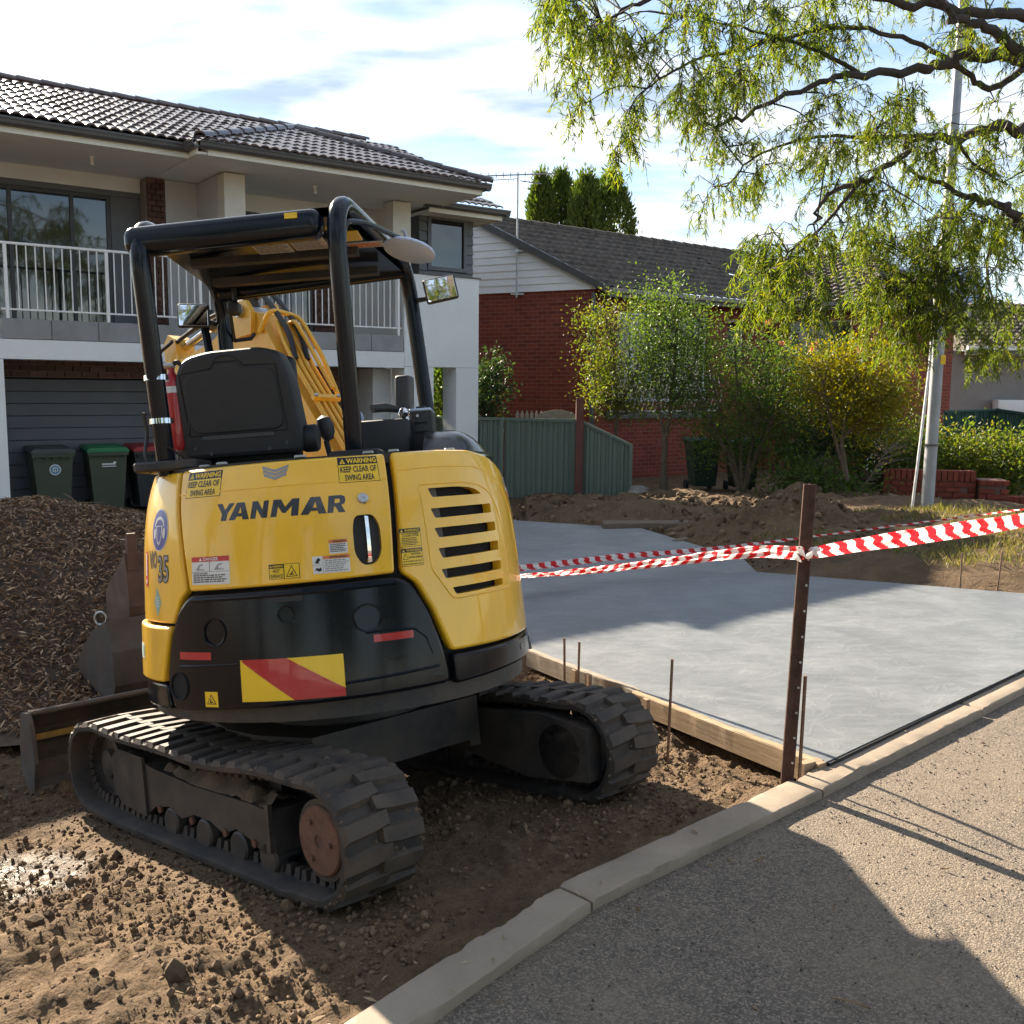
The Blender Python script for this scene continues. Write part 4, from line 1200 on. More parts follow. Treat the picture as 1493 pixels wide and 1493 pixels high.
def crown(parent, base, ells, mat, n, leaf=.06, clump=.16, clumps=60, bark='bark_garden', stem_pts=None, up=.25, wratio=.55, name='crown', shell=.55, twig=.012):
    """leaf clumps spread through ellipsoids, each clump carried by a twig"""
    base = Vector(base); C_ = []; tot = sum(e[1][0] * e[1][1] * e[1][2] for e in ells)
    for c, r_ in ells:
        k = max(3, int(clumps * r_[0] * r_[1] * r_[2] / tot))
        u = rand_unit(k); rad = (shell + (1 - shell) * rng.random(k) ** .5) * rng.uniform(.75, 1.08, k)
        C_.append(np.array(c) + u * rad[:, None] * np.array(r_))
    C_ = np.concatenate(C_); k = len(C_)
    size = rng.uniform(.55, 1.45, k) * clump
    w = size ** 2 / (size ** 2).sum(); who = rng.choice(k, n, p=w)
    off = rng.normal(size=(n, 3)) * size[who][:, None] * np.array([1, 1, .8])
    pos = C_[who] + off - base
    dirs = rand_unit(n) + np.array([0, 0, up]) + off / (size[who][:, None] + 1e-6) * .35
    o = leaves(name, pos, dirs, rand_unit(n), rng.uniform(.6, 1.25, n) * leaf, rng.uniform(.7, 1.2, n) * leaf * wratio, mat, parent)
    if stem_pts is not None:
        mb = MB(); S_ = [Vector(p) - base for p in stem_pts]
        for c in C_:
            c = Vector(c) - base
            j = min(range(len(S_)), key=lambda i: (S_[i] - c).length + max(0, S_[i].z - c.z) * 2)
            a = S_[j]; mid = a.lerp(c, .5) + Vector(rng.normal(size=3) * .05) + Vector((0, 0, .04))
            mb.tube([a, mid, c], [twig, twig * .7, twig * .35], 4, False)
        mb.build('branches', bark, parent)
    return o
def stem(parent, base, paths, bark='bark_garden', name='trunk'):
    base = Vector(base)
    for pts, r0, r1 in paths:
        P = catmull([Vector(p) - base for p in pts], 5); n = len(P)
        P = [p + Vector((random.uniform(-1, 1), random.uniform(-1, 1), 0)) * r0 * .2 for p in P]
        mb = MB(); mb.tube(P, [r0 + (r1 - r0) * i / (n - 1) for i in range(n)], 8); mb.build(name, bark, parent)
def A_(px, py, F): return tuple(at(px, py, F))
def E_(px, py, rx, ry, F, depth=None):
    k = F / 1445.0
    return (np.array(A_(px, py, F)), (rx * k, depth or (rx * k), ry * k))

# --- garden trees in front of the brick house
def garden_tree(name, base, label, ells, mat, n, stems, group='garden trees by the brick house', cat='tree', **kw):
    t = empty(name, base); tag(t, label, cat, group)
    stem(t, base, stems)
    sp = [p for s in stems for p in catmull(s[0], 4)[-9:]]
    crown(t, base, ells, mat, n, stem_pts=sp, **kw); return t
b1 = A_(896, 722, 18.4)
garden_tree('garden_tree', b1, 'thin tree with golden green leaves right behind the green fence', [E_(885, 490, 38, 60, 18.4), E_(905, 560, 48, 60, 18.4)], 'leaf_fresh', 7500,
            [([b1, A_(897, 640, 18.4), A_(900, 590, 18.4), A_(893, 500, 18.4)], .05, .02), ([A_(899, 600, 18.4), A_(925, 550, 18.4), A_(935, 500, 18.4)], .03, .012), ([A_(898, 600, 18.4), A_(868, 560, 18.4), A_(860, 500, 18.4)], .025, .01)], leaf=.055, clump=.17, clumps=80)
b2 = A_(967, 727, 17.5)
garden_tree('garden_tree', b2, 'slender tree with bare lower trunk and full green crown', [E_(965, 450, 40, 42, 17.5), E_(985, 530, 62, 72, 17.5), E_(1005, 470, 40, 45, 17.5)], 'leaf_garden', 10500,
            [([b2, A_(968, 680, 17.5), A_(970, 640, 17.5), A_(978, 590, 17.5), A_(985, 480, 17.5)], .075, .02), ([A_(969, 650, 17.5), A_(962, 600, 17.5), A_(950, 540, 17.5)], .03, .012), ([A_(978, 590, 17.5), A_(1010, 540, 17.5), A_(1020, 470, 17.5)], .03, .012)], leaf=.058, clump=.17, clumps=120)
b3 = A_(1080, 729, 17.0)
garden_tree('garden_shrub', b3, 'large multi stemmed shrub with spreading crown above green bins', [E_(1085, 540, 92, 58, 17.0), E_(1050, 600, 75, 52, 17.2), E_(1130, 600, 62, 75, 17.0), E_(1075, 640, 75, 45, 17.4)], 'leaf_garden', 14000,
            [([b3, A_(x0, 680, 17.0), A_(x1, 600, 17.0), A_(x2, 530, 17.0)], .055, .012) for x0, x1, x2 in ((1072, 1050, 1035), (1080, 1078, 1072), (1090, 1105, 1112), (1096, 1130, 1150), (1068, 1030, 1005))], leaf=.056, clump=.18, clumps=170, cat='shrub')
b4 = A_(1235, 700, 15.5)
garden_tree('garden_shrub', b4, 'golden yellow green shrub behind the street light pole', [E_(1265, 560, 62, 55, 15.5), E_(1210, 560, 45, 60, 15.8), E_(1275, 610, 50, 35, 15.5)], 'leaf_yellow', 14000,
            [([b4, A_(1228, 640, 15.5), A_(1240, 590, 15.5), A_(1255, 530, 15.5)], .04, .012), ([b4, A_(1215, 630, 15.5), A_(1200, 560, 15.5)], .035, .012), ([A_(1228, 640, 15.5), A_(1265, 600, 15.5), A_(1290, 570, 15.5)], .03, .012)], leaf=.058, clump=.20, clumps=110, cat='shrub')
b5 = A_(1165, 725, 17.6)
garden_tree('garden_shrub', b5, 'dark green shrub between the multi stemmed shrub and golden shrub', [E_(1175, 620, 60, 75, 17.6), E_(1200, 540, 45, 45, 17.6), E_(1160, 560, 45, 55, 17.6), E_(1230, 620, 60, 60, 17.8)], 'leaf_dark', 6000,
            [([b5, A_(1170, 660, 17.6), A_(1180, 570, 17.6)], .04, .012), ([b5, A_(1185, 640, 17.6), A_(1200, 540, 17.6)], .03, .01)], leaf=.085, clump=.2, clumps=90, cat='shrub')
b6 = A_(1230, 735, 15.9)
garden_tree('garden_shrub', b6, 'low dark green shrub behind the soil heap', [E_(1190, 702, 70, 32, 16.2), E_(1265, 682, 62, 38, 17.3), E_(1330, 660, 40, 36, 17.3), E_(1290, 642, 50, 28, 17.3)], 'leaf_garden', 9000,
            [([b6, A_(1225, 700, 15.9), A_(1215, 670, 15.9)], .03, .012), ([b6, A_(1265, 700, 15.9), A_(1290, 660, 16)], .03, .012)], leaf=.075, clump=.19, clumps=120, cat='shrub')
b7 = A_(1420, 735, 17.2)
garden_tree('garden_shrub', b7, 'wide bronze tipped hedge behind the low brick wall', [E_(1400, 670, 48, 36, 17.2), E_(1450, 680, 60, 40, 17.2), E_(1490, 690, 45, 38, 17.0), E_(1350, 690, 40, 30, 17.2)], 'leaf_fresh', 12000,
            [([b7, A_(1410, 700, 17.2), A_(1400, 660, 17.2)], .03, .012), ([b7, A_(1450, 700, 17.2), A_(1460, 665, 17.2)], .03, .012)], leaf=.075, clump=.19, clumps=120, cat='shrub')
b8 = A_(716, 700, 19.6)
garden_tree('garden_shrub', b8, 'narrow dark shrub beside the white house corner', [E_(712, 575, 24, 45, 19.6), E_(722, 555, 20, 30, 19.6), E_(708, 625, 22, 30, 19.6)], 'leaf_dark', 3000,
            [([b8, A_(714, 640, 19.6), A_(716, 550, 19.6)], .03, .012)], leaf=.09, clump=.15, clumps=50, cat='shrub')
b9 = A_(648, 700, 20.5)
garden_tree('garden_shrub', b9, 'dark glossy shrub showing through the portico opening', [E_(648, 570, 30, 45, 20.5)], 'leaf_garden', 2500, [([b9, A_(650, 640, 20.5), A_(648, 550, 20.5)], .03, .012)], leaf=.09, clump=.16, clumps=40, cat='shrub')
# ornamental flowers
for i, (px, py, F) in enumerate(((1121, 470, 16.2), (1183, 507, 15.6), (1254, 510, 14.8), (1140, 500, 16.2), (1188, 503, 15.6))):
    p = A_(px, py, F); n = 26
    o = leaves('hibiscus_flower', rng.normal(size=(n, 3)) * .012, rand_unit(n), rand_unit(n), np.full(n, .05), np.full(n, .04), 'petal_pink'); o.location = p
    del o['kind']
    tag(o, ['pink flower at the top left edge of the shrubs', 'red pink flower under the hanging gum leaves', 'small pink flower above the golden shrub', 'pale pink flower low on the large shrub', 'second red pink flower under the hanging gum leaves'][i], 'flower', 'pink flowers on the shrubs')

# --- conifers far behind the brick roof
for i, (px, py, hw, F) in enumerate(((790, 264, 21, 50), (818, 261, 25, 51), (856, 262, 25, 49), (891, 265, 35, 50))):
    top = at(px, py, F); base = (top.x, top.y, -.3); h = top.z + .3; r_ = hw * F / 1445
    t = empty('conifer', base); tag(t, ['first conifer from the left behind the brick house roof', 'second conifer from the left behind the brick house roof', 'third conifer from the left behind the brick house roof', 'widest conifer, rightmost of the four behind the brick house roof'][i], 'tree', 'columnar conifers behind the roof')
    mb = MB(); mb.tube([(0, 0, 0), (0, 0, h * .9)], [.16, .03], 8); mb.build('trunk', 'bark_dark', t)
    n = 9000; k = 260
    cz = rng.random(k) ** .8 * h * .5 + h * .5; tt = (cz / h)
    rad = r_ * np.clip((1 - tt) / .20, .0, 1) ** .5
    a = rng.random(k) * 2 * math.pi; rr_ = rad * rng.uniform(.72, 1.0, k)
    C_ = np.stack([np.cos(a) * rr_, np.sin(a) * rr_, cz], 1)
    who = rng.integers(0, k, n); off = rng.normal(size=(n, 3)) * np.array([.11, .11, .26]) ; pos = C_[who] + off
    out = pos * np.array([1, 1, 0]); out /= (np.linalg.norm(out, axis=1, keepdims=True) + 1e-6)
    leaves('crown', pos, out * .5 + np.array([0, 0, 1]) + rand_unit(n) * .4, rand_unit(n), rng.uniform(.18, .34, n), rng.uniform(.06, .12, n), 'leaf_conifer', t)

# --- the big gum tree that hangs in from the right
GT_BASE = (6.25, 9.9, -.1)
GT = empty('gum_tree', GT_BASE); tag(GT, 'large gum tree with drooping narrow leaves hanging in from the right', 'tree')
gb = Vector(GT_BASE)
def limb(pts, r0, r1, name='limb', par=GT, sub=6):
    P = catmull([Vector(p) for p in pts], sub); n = len(P)
    P = [p + Vector(rng.normal(size=3) * min(.025, r0 * .25)) for p in P]
    mb = MB(); mb.tube([p - gb for p in P], [r0 + (r1 - r0) * (i / (n - 1)) ** .8 for i in range(n)], 9); mb.build(name, 'bark_dark', par); return P
trunk = limb([gb, (6.2, 9.9, 1.5), (6.05, 9.8, 3.0), (5.9, 9.7, 4.4), (6.0, 9.7, 6.2), (5.7, 9.5, 8.0)], .28, .12, 'trunk')
skel = []
skel += limb([(6.02, 9.75, 3.8), A_(1540, 120, 9.7), A_(1493, 88, 9.6), A_(1414, 80, 9.4), A_(1375, 97, 9.3), A_(1337, 104, 9.2), A_(1259, 111, 9.0), A_(1206, 111, 8.9), A_(1119, 150, 8.7), A_(1046, 186, 8.5)], .085, .012)
skel += limb([(5.95, 9.7, 3.3), A_(1530, 196, 9.6), A_(1493, 188, 9.5), A_(1448, 189, 9.4), A_(1395, 203, 9.3), A_(1341, 199, 9.2), A_(1307, 232, 9.1), A_(1254, 264, 8.9), A_(1201, 291, 8.8), A_(1186, 329, 8.7)], .07, .012)
skel += limb([(6.05, 9.8, 2.9), A_(1520, 360, 9.9), A_(1493, 329, 9.8), A_(1467, 300, 9.7), A_(1419, 291, 9.6), A_(1361, 266, 9.5), A_(1303, 237, 9.3)], .075, .012)
skel += limb([(5.9, 9.7, 4.4), A_(1493, 75, 9.2), A_(1448, 44, 9.1), A_(1390, 24, 9.0), A_(1370, -5, 8.9), A_(1300, -40, 8.8)], .065, .02)
skel += limb([A_(1550, 30, 9.5), A_(1493, 22, 9.4), A_(1414, 19, 9.2), A_(1317, 2, 9.0), A_(1200, -20, 8.8), A_(1080, -30, 8.5), A_(960, -10, 8.3), A_(880, 30, 8.2)], .06, .01)
skel += limb([A_(1493, 100, 9.6), A_(1440, 130, 9.5), A_(1400, 100, 9.4), A_(1330, 60, 9.2), A_(1230, 40, 9.0), A_(1130, 60, 8.8), A_(1010, 90, 8.6), A_(940, 130, 8.5)], .035, .008)
skel += limb([A_(1259, 111, 9.0), A_(1180, 70, 8.9), A_(1080, 40, 8.7), A_(980, 20, 8.5)], .022, .006)
skel += limb([A_(1341, 199, 9.2), A_(1260, 200, 9.1), A_(1180, 200, 9.0), A_(1100, 230, 8.9), A_(1060, 270, 8.8)], .022, .006)
skel += limb([A_(1254, 264, 8.9), A_(1200, 330, 8.9), A_(1150, 370, 8.9), A_(1130, 430, 8.9)], .018, .006)
skel += limb([A_(1419, 291, 9.6), A_(1380, 340, 9.6), A_(1340, 400, 9.6), A_(1320, 470, 9.6)], .028, .008)
skel += limb([A_(1467, 300, 9.7), A_(1440, 380, 9.7), A_(1450, 460, 9.7)], .025, .008)
skel += limb([A_(1395, 203, 9.3), A_(1420, 240, 9.4), A_(1470, 270, 9.5)], .02, .008)
SK = np.array([tuple(p) for p in skel])
# (px, py, rx, ry, distance, number of twigs)
CL = [(830, 40, 45, 35, 8.2, 46), (870, 100, 55, 55, 8.3, 70), (905, 165, 40, 35, 8.4, 34), (950, 45, 70, 45, 8.4, 80), (980, 135, 60, 50, 8.5, 66), (1060, 60, 75, 55, 8.7, 90),
      (1065, 165, 60, 45, 8.6, 58), (1110, 130, 55, 40, 8.7, 40), (1160, 50, 75, 45, 8.8, 72), (1060, 255, 50, 40, 8.8, 22), (1035, 300, 40, 40, 8.8, 12), (1150, 225, 60, 45, 8.9, 54),
      (1225, 175, 60, 50, 9.0, 60), (1250, 70, 75, 50, 9.0, 52), (1220, 265, 55, 45, 8.9, 60), (1285, 280, 50, 42, 9.3, 44), (1330, 150, 60, 45, 9.2, 36), (1380, 60, 75, 50, 9.3, 34), (1460, 40, 60, 45, 9.3, 24),
      (1130, 360, 38, 30, 8.9, 66), (1125, 420, 36, 38, 8.9, 90), (1160, 450, 26, 26, 8.9, 36), (1160, 385, 28, 32, 8.9, 26), (1330, 350, 60, 45, 9.6, 130), (1310, 430, 50, 50, 9.6, 165), (1370, 430, 45, 50, 9.6, 150),
      (1345, 495, 42, 30, 9.6, 90), (1400, 350, 55, 45, 9.6, 60), (1380, 230, 60, 45, 9.4, 34), (1450, 250, 50, 60, 9.5, 40), (1465, 360, 45, 50, 9.7, 54), (1470, 460, 35, 50, 9.7, 46), (1485, 525, 25, 30, 9.7, 20),
      (1440, 150, 55, 40, 9.6, 20), (1240, 330, 40, 25, 9.0, 12), (1530, 300, 60, 120, 10.2, 60), (1560, 120, 60, 90, 10.2, 50), (1010, -40, 140, 40, 8.6, 50), (1300, -50, 160, 40, 9.0, 60)]
lp, ld, lln, lwd = [], [], [], []
tw = MB()
for (px, py, rx, ry, F, nt_) in CL:
    k = F / 1445.0; c = np.array(A_(px, py, F))
    # a few branchlets feeding the clump
    hubs = []
    for h in range(max(2, nt_ // 11)):
        off = rng.normal(size=3) * np.array([rx * k * .62, .40, ry * k * .5]); hp = c + off + np.array([0, 0, ry * k * .35])
        d = np.linalg.norm(SK - hp, axis=1); a = SK[np.argmin(d)]; mid = (a + hp) / 2 + np.array([0, 0, .12 * np.linalg.norm(hp - a)]) + rng.normal(size=3) * .04
        P = catmull([Vector(a), Vector(mid), Vector(hp)], 4); tw.tube([p - gb for p in P], [.008 - .005 * i / (len(P) - 1) for i in range(len(P))], 4, False); hubs.append(hp)
    for _ in range(nt_):
        hp = hubs[rng.integers(len(hubs))]
        s0 = hp + rng.normal(size=3) * np.array([rx * k * .26, .17, ry * k * .22])
        L = rng.uniform(.14, .42); out = s0 - hp; out[2] = 0; out = out / (np.linalg.norm(out) + 1e-6) * rng.uniform(.1, .55)
        out = out + rng.normal(size=3) * .2; dirn = out + np.array([0, 0, -1.0]); dirn /= np.linalg.norm(dirn)
        n_ = rng.integers(24, 42); t_ = np.sort(rng.random(n_)) ** .7
        d0 = np.array([out[0], out[1], .35]); cur = lambda u: s0 + d0 * u[:, None] * L * .5 * (1 - u[:, None] * .5) + dirn * (u[:, None] ** 1.5) * L
        pts = cur(t_)
        if rng.random() < .75:
            u = np.array([0, .3, .65, 1.0]); P = cur(u); P0 = hp * .35 + s0 * .65
            tw.tube([Vector(p) - gb for p in (hp, P0, *P)], [.0045, .004, .0035, .003, .0022, .0015], 3, False)
        lp.append(pts); ld.append(np.array([0, 0, -.62]) + dirn * .3 + rng.normal(size=(n_, 3)) * .55)
        lln.append(rng.uniform(.045, .11, n_)); lwd.append(rng.uniform(.0065, .012, n_))
lp = np.concatenate(lp); ld = np.concatenate(ld); lln = np.concatenate(lln); lwd = np.concatenate(lwd)
leaves('crown', lp - np.array(GT_BASE), ld, rand_unit(len(lp)), lln, lwd, 'leaf_gum', GT)
tw.build('twigs', 'bark_dark', GT)['kind'] = 'stuff'
print('gum leaves', len(lp))
# gum trees across the road: they show in the balcony doors, the mirrors and the machine's paint
def copy_tree(o, parent=None):
    c = o.copy(); COL.objects.link(c); c.parent = parent
    for ch in list(o.children): copy_tree(ch, c)
    return c
for i, (loc, rz, s, lab) in enumerate((((-9.5, -9.0, 0), 2.6, 1.6, 'gum tree across the road mirrored in the left balcony door'), ((1.0, -16, 0), 1.1, 1.9, 'gum tree across the road mirrored in the yellow rear panel'),
                                       ((9.0, -12, 0), 4.0, 1.7, 'gum tree across the road mirrored in the right balcony door'), ((-20, -4, 0), .3, 1.8, 'gum tree far along the road mirrored in the balcony glass'))):
    c = copy_tree(GT); c.location = loc; c.rotation_euler = (0, 0, rz); c.scale = (s, s, s); tag(c, lab, 'tree', 'gum trees across the road')

# dense street trees across the road, mirrored in the glass and the glossy panels
ST = empty('street_tree', (0, 0, 0)); mb = MB(); mb.tube([(0, 0, -.3), (.1, 0, 1.5), (0, .1, 3.2), (.2, 0, 5.5)], [.3, .25, .2, .08], 10); mb.build('trunk', 'bark_dark', ST)
crown(ST, (0, 0, 0), [((0, 0, 5.2), (3.4, 3.2, 2.4)), ((1.4, .6, 7.0), (2.4, 2.4, 1.8)), ((-1.8, -.3, 4.0), (2.0, 2.0, 1.4))], 'leaf_garden', 11000, leaf=.30, clump=.55, clumps=150, stem_pts=[(0, .1, 3.2), (.1, .05, 4.5), (.2, 0, 5.5)], bark='bark_dark', twig=.03)
for i, (x, y, s_) in enumerate(((-17, -13, 1.0), (-7, -17, 1.0), (3.5, -18, .95), (15, -15, 1.0))):
    c = ST if i == 0 else copy_tree(ST); c.location = (x, y, -.2); c.rotation_euler = (0, 0, i * 1.3); c.scale = (s_, s_, s_); tag(c, ['leafy street tree far left across the road, mirrored in the left balcony door', 'leafy street tree mirrored left of centre in the balcony door', 'leafy street tree mirrored in the black counterweight', 'leafy street tree far right across the road, mirrored in the upper corner window'][i], 'tree', 'street trees across the road')
# --- grass and litter on the bank at the right
n = 16000
px_ = rng.uniform(2.2, 7.5, n); py_ = rng.uniform(8.6, 12.8, n)
patch = fbm(px_ * 1.3 + 5, py_ * 1.3, 3) + .25 * sstep(2.5, 5.5, px_)
keep = (patch > .06) & (~inpoly(px_, py_, PAVED)) & (np.abs(polydist(px_, py_, RIGHT_EDGE)) > .55) & (np.hypot(px_ - 3.4, py_ - 11.5) > 1.0)
px_, py_ = px_[keep], py_[keep]; n = len(px_)
pz_ = ground_z(px_, py_) - .01
dr_ = np.stack([rng.normal(size=n) * .55, rng.normal(size=n) * .55, np.ones(n)], 1)
g = leaves('grass', np.stack([px_, py_, pz_], 1), dr_, rand_unit(n), rng.uniform(.05, .13, n), rng.uniform(.006, .012, n), 'grass_blade'); tag(g, 'patchy green and dry grass on the bank behind the slab', 'grass', None, 'stuff')
# ================================================================== mini excavator
def mat_paint(name, col, rough=.32, coat=.7, dust=.1, spots=.0, spec=.5):
    m = new_mat(name); t = NT(m); v = t.coords('Object')
    n = t.noise(3.0, 5, .6, v); c = t.ramp(n, [(.3, tuple(x * .93 for x in col)), (.7, tuple(min(1, x * 1.05) for x in col))])
    streak = t.noise(4, 6, .6, t.mapping(v, scale=(6, 6, .7)))
    df = t.math('MULTIPLY', t.ramp(streak, [(.45, 0.0), (.8, 1.0)]), dust)
    c = t.mix(df, c, (.33, .26, .17))
    low = t.node('ShaderNodeSeparateXYZ'); t.l.new(v, low.inputs[0])
    if spots:
        sp = t.ramp(t.vor(55, v), [(.0, 1.0), (.045, 0.0)])
        c = t.mix(t.math('MULTIPLY', sp, spots), c, (.55, .52, .48))
    rr = t.math('ADD', rough, t.math('MULTIPLY', df, .6))
    rr = t.math('ADD', rr, t.math('MULTIPLY', t.noise(9, 6, .7, v), .12))
    nm = t.bump(t.noise(2.2, 3, .5, v), .035, .02)
    t.out(t.bsdf(c, rr, 0, nm, spec, t.math('MAXIMUM', t.math('SUBTRACT', coat, df), 0.0), .06)); return m
mat_paint('yellow_paint', (.86, .49, .018), .30, .85, .16, .25)
mat_paint('yellow_arm', (.70, .37, .016), .42, .4, .25)
mat_paint('black_paint', (.005, .0065, .010), .10, .0, .006, .6, .32)
mat_paint('rops_paint', (.006, .009, .015), .12, .0, .008, .0, .35)
simple('steel_black', (.022, .023, .025), .5, var=.25, vscale=9, dust=.42, dust_col=(.12, .088, .06), dscale=5, bump=.2)
simple('rubber', (.018, .017, .017), .72, var=.25, vscale=8, dust=.42, dust_col=(.10, .072, .048), dscale=6, bump=.3, bscale=90)
simple('rubber_top', (.022, .020, .019), .7, var=.25, vscale=8, dust=.45, dust_col=(.13, .095, .066), dscale=5, bump=.3, bscale=90)
simple('rust', (.105, .045, .026), .8, var=.55, vscale=26, bump=.3, dust=.25)
simple('rusty_brown', (.105, .062, .046), .7, var=.35, vscale=8, bump=.25)
simple('grey_steel', (.075, .072, .068), .6, .25, var=.35, vscale=7, dust=.45, dust_col=(.12, .07, .045), dscale=5, bump=.25)
simple('mud', (.115, .080, .052), .95, var=.35, vscale=14, bump=.9, bscale=35)
simple('plastic_black', (.021, .022, .024), .55, var=.1, bump=.12, bscale=200, dust=.08)
simple('plastic_grey', (.055, .056, .058), .5, var=.1)
simple('seam_rubber', (.010, .010, .011), .6)
simple('chrome', (.75, .75, .76), .06, 1.0, var=.03, rvar=.03)
simple('bolt_steel', (.45, .45, .44), .35, .9, var=.1)
simple('hose', (.014, .014, .015), .45)
simple('red_paint', (.42, .018, .016), .35, coat=.5, var=.08)
simple('mirror_glass', (.85, .86, .87), .015, 1.0, var=.0, rvar=.0)
simple('disc_white', (.50, .60, .78), .35, var=.05, coat=.3)
simple('decal_yellow', (.80, .52, .02), .4, var=.03, coat=.3)
simple('decal_black', (.012, .012, .013), .4, var=.05, coat=.3)
simple('decal_white', (.66, .66, .64), .45, var=.03, coat=.2)
simple('decal_red', (.50, .022, .022), .45, var=.05, coat=.2)
simple('decal_orange', (.62, .20, .06), .45, var=.05)
simple('decal_blue', (.012, .04, .30), .4, var=.05, coat=.3)
simple('decal_teal', (.28, .46, .40), .45, var=.05)
simple('decal_grey', (.27, .27, .27), .4, .3, var=.05)
simple('dull_yellow', (.22, .145, .035), .7, var=.4, vscale=12)
simple('text_paint', (.020, .024, .030), .22, coat=.6, var=.1)
simple('reflector_red', (.40, .012, .016), .25, coat=.6, var=.08)
simple('label_paper', (.45, .42, .37), .6, var=.08)
simple('core_dark', (.006, .006, .007), .8)
simple('radiator', (.10, .105, .11), .6)

EX = empty('excavator'); tag(EX, 'yellow and black mini excavator with canopy parked on the soil', 'excavator')
EX.matrix_world = Matrix.Translation((-.658, 4.041, -.169)) @ Matrix.Rotation(R(45.70), 4, 'Z') @ Matrix.Rotation(R(-8.01), 4, 'X') @ Matrix.Rotation(R(1.24), 4, 'Y')
US = Matrix.Rotation(R(-46.0), 4, 'Z')

# ---------------- undercarriage
def track_path():
    P = []
    rc, rr_ = Vector((-.845, .222)), .212; fc, fr = Vector((.865, .222)), .205
    P += [Vector((y, 0.0 if abs(y) < .62 else .006)) for y in np.linspace(.70, -.60, 34)]
    P += [Vector((-.66, -.004)), Vector((-.72, .004))]
    for a in np.linspace(-95, -270, 26): P.append(rc + Vector((math.cos(R(a)), math.sin(R(a)))) * rr_)
    for y in np.linspace(-.78, .80, 40): P.append(Vector((y, .434 - .022 * math.sin((y + .78) / 1.58 * math.pi) ** 2 + .006 * math.sin(y * 9))))
    for a in np.linspace(85, -85, 26): P.append(fc + Vector((math.cos(R(a)), math.sin(R(a)))) * fr)
    return P
TP = track_path()
cum = [0.0]
for i in range(len(TP)): cum.append(cum[-1] + (TP[(i + 1) % len(TP)] - TP[i]).length)
TL = cum[-1]
def tp(s):
    s %= TL
    lo = 0
    import bisect
    lo = bisect.bisect_right(cum, s) - 1
    a, b = TP[lo % len(TP)], TP[(lo + 1) % len(TP)]
    t = (s - cum[lo]) / max(1e-9, cum[lo + 1] - cum[lo]); p = a.lerp(b, t)
    return p
def tframe(s):
    p = tp(s); d = (tp(s + .03) - tp(s - .03)).normalized()
    # path runs front->rear along the bottom, so outward is to the left... computed from loop centre
    n = Vector((-d.y, d.x)); c = Vector((0.0, .215))
    ctr = Vector((max(-.845, min(.865, p.x)), .218))
    if n.dot(p - ctr) < 0: n = -n
    return p, d, n
NL = int(round(TL / .103)); PITCH = TL / NL
lug = MB()   # local: x across, y along the belt, z outward
pl_ = [(-.152, -.044), (-.05, -.036), (.020, -.022), (.020, .036), (-.05, .032), (-.152, .020)]
def lugmesh(flip):
    mb = MB(); h = .021
    base = [(x * flip, y, -.004) for x, y in pl_]; top = [((x * .93 - .003) * flip, y * .74, h if x > -.14 else h * .8) for x, y in pl_]
    n = len(base); vs = base + top
    fs = [tuple(range(n, 2 * n))] + [(i, (i + 1) % n, n + (i + 1) % n, n + i) for i in range(n)]
    mb.add(vs, fs); return mb.mesh('tread_lug', 'rubber_top')
lugA, lugB = lugmesh(1), lugmesh(-1)
gm = MB()
for sx in (-.058, .058):
    gm.add([(sx + a * .018 * (1 - .35 * t), b * .017 * (1 - .3 * t), -.035 * t) for t in (0, 1) for a, b in ((-1, -1), (1, -1), (1, 1), (-1, 1))], [(4, 5, 6, 7), (0, 1, 5, 4), (1, 2, 6, 5), (2, 3, 7, 6), (3, 0, 4, 7)])
gm.box(-.06, .06, -.008, .008, -.006, .004)
guide = gm.mesh('guide_lug', 'rubber')
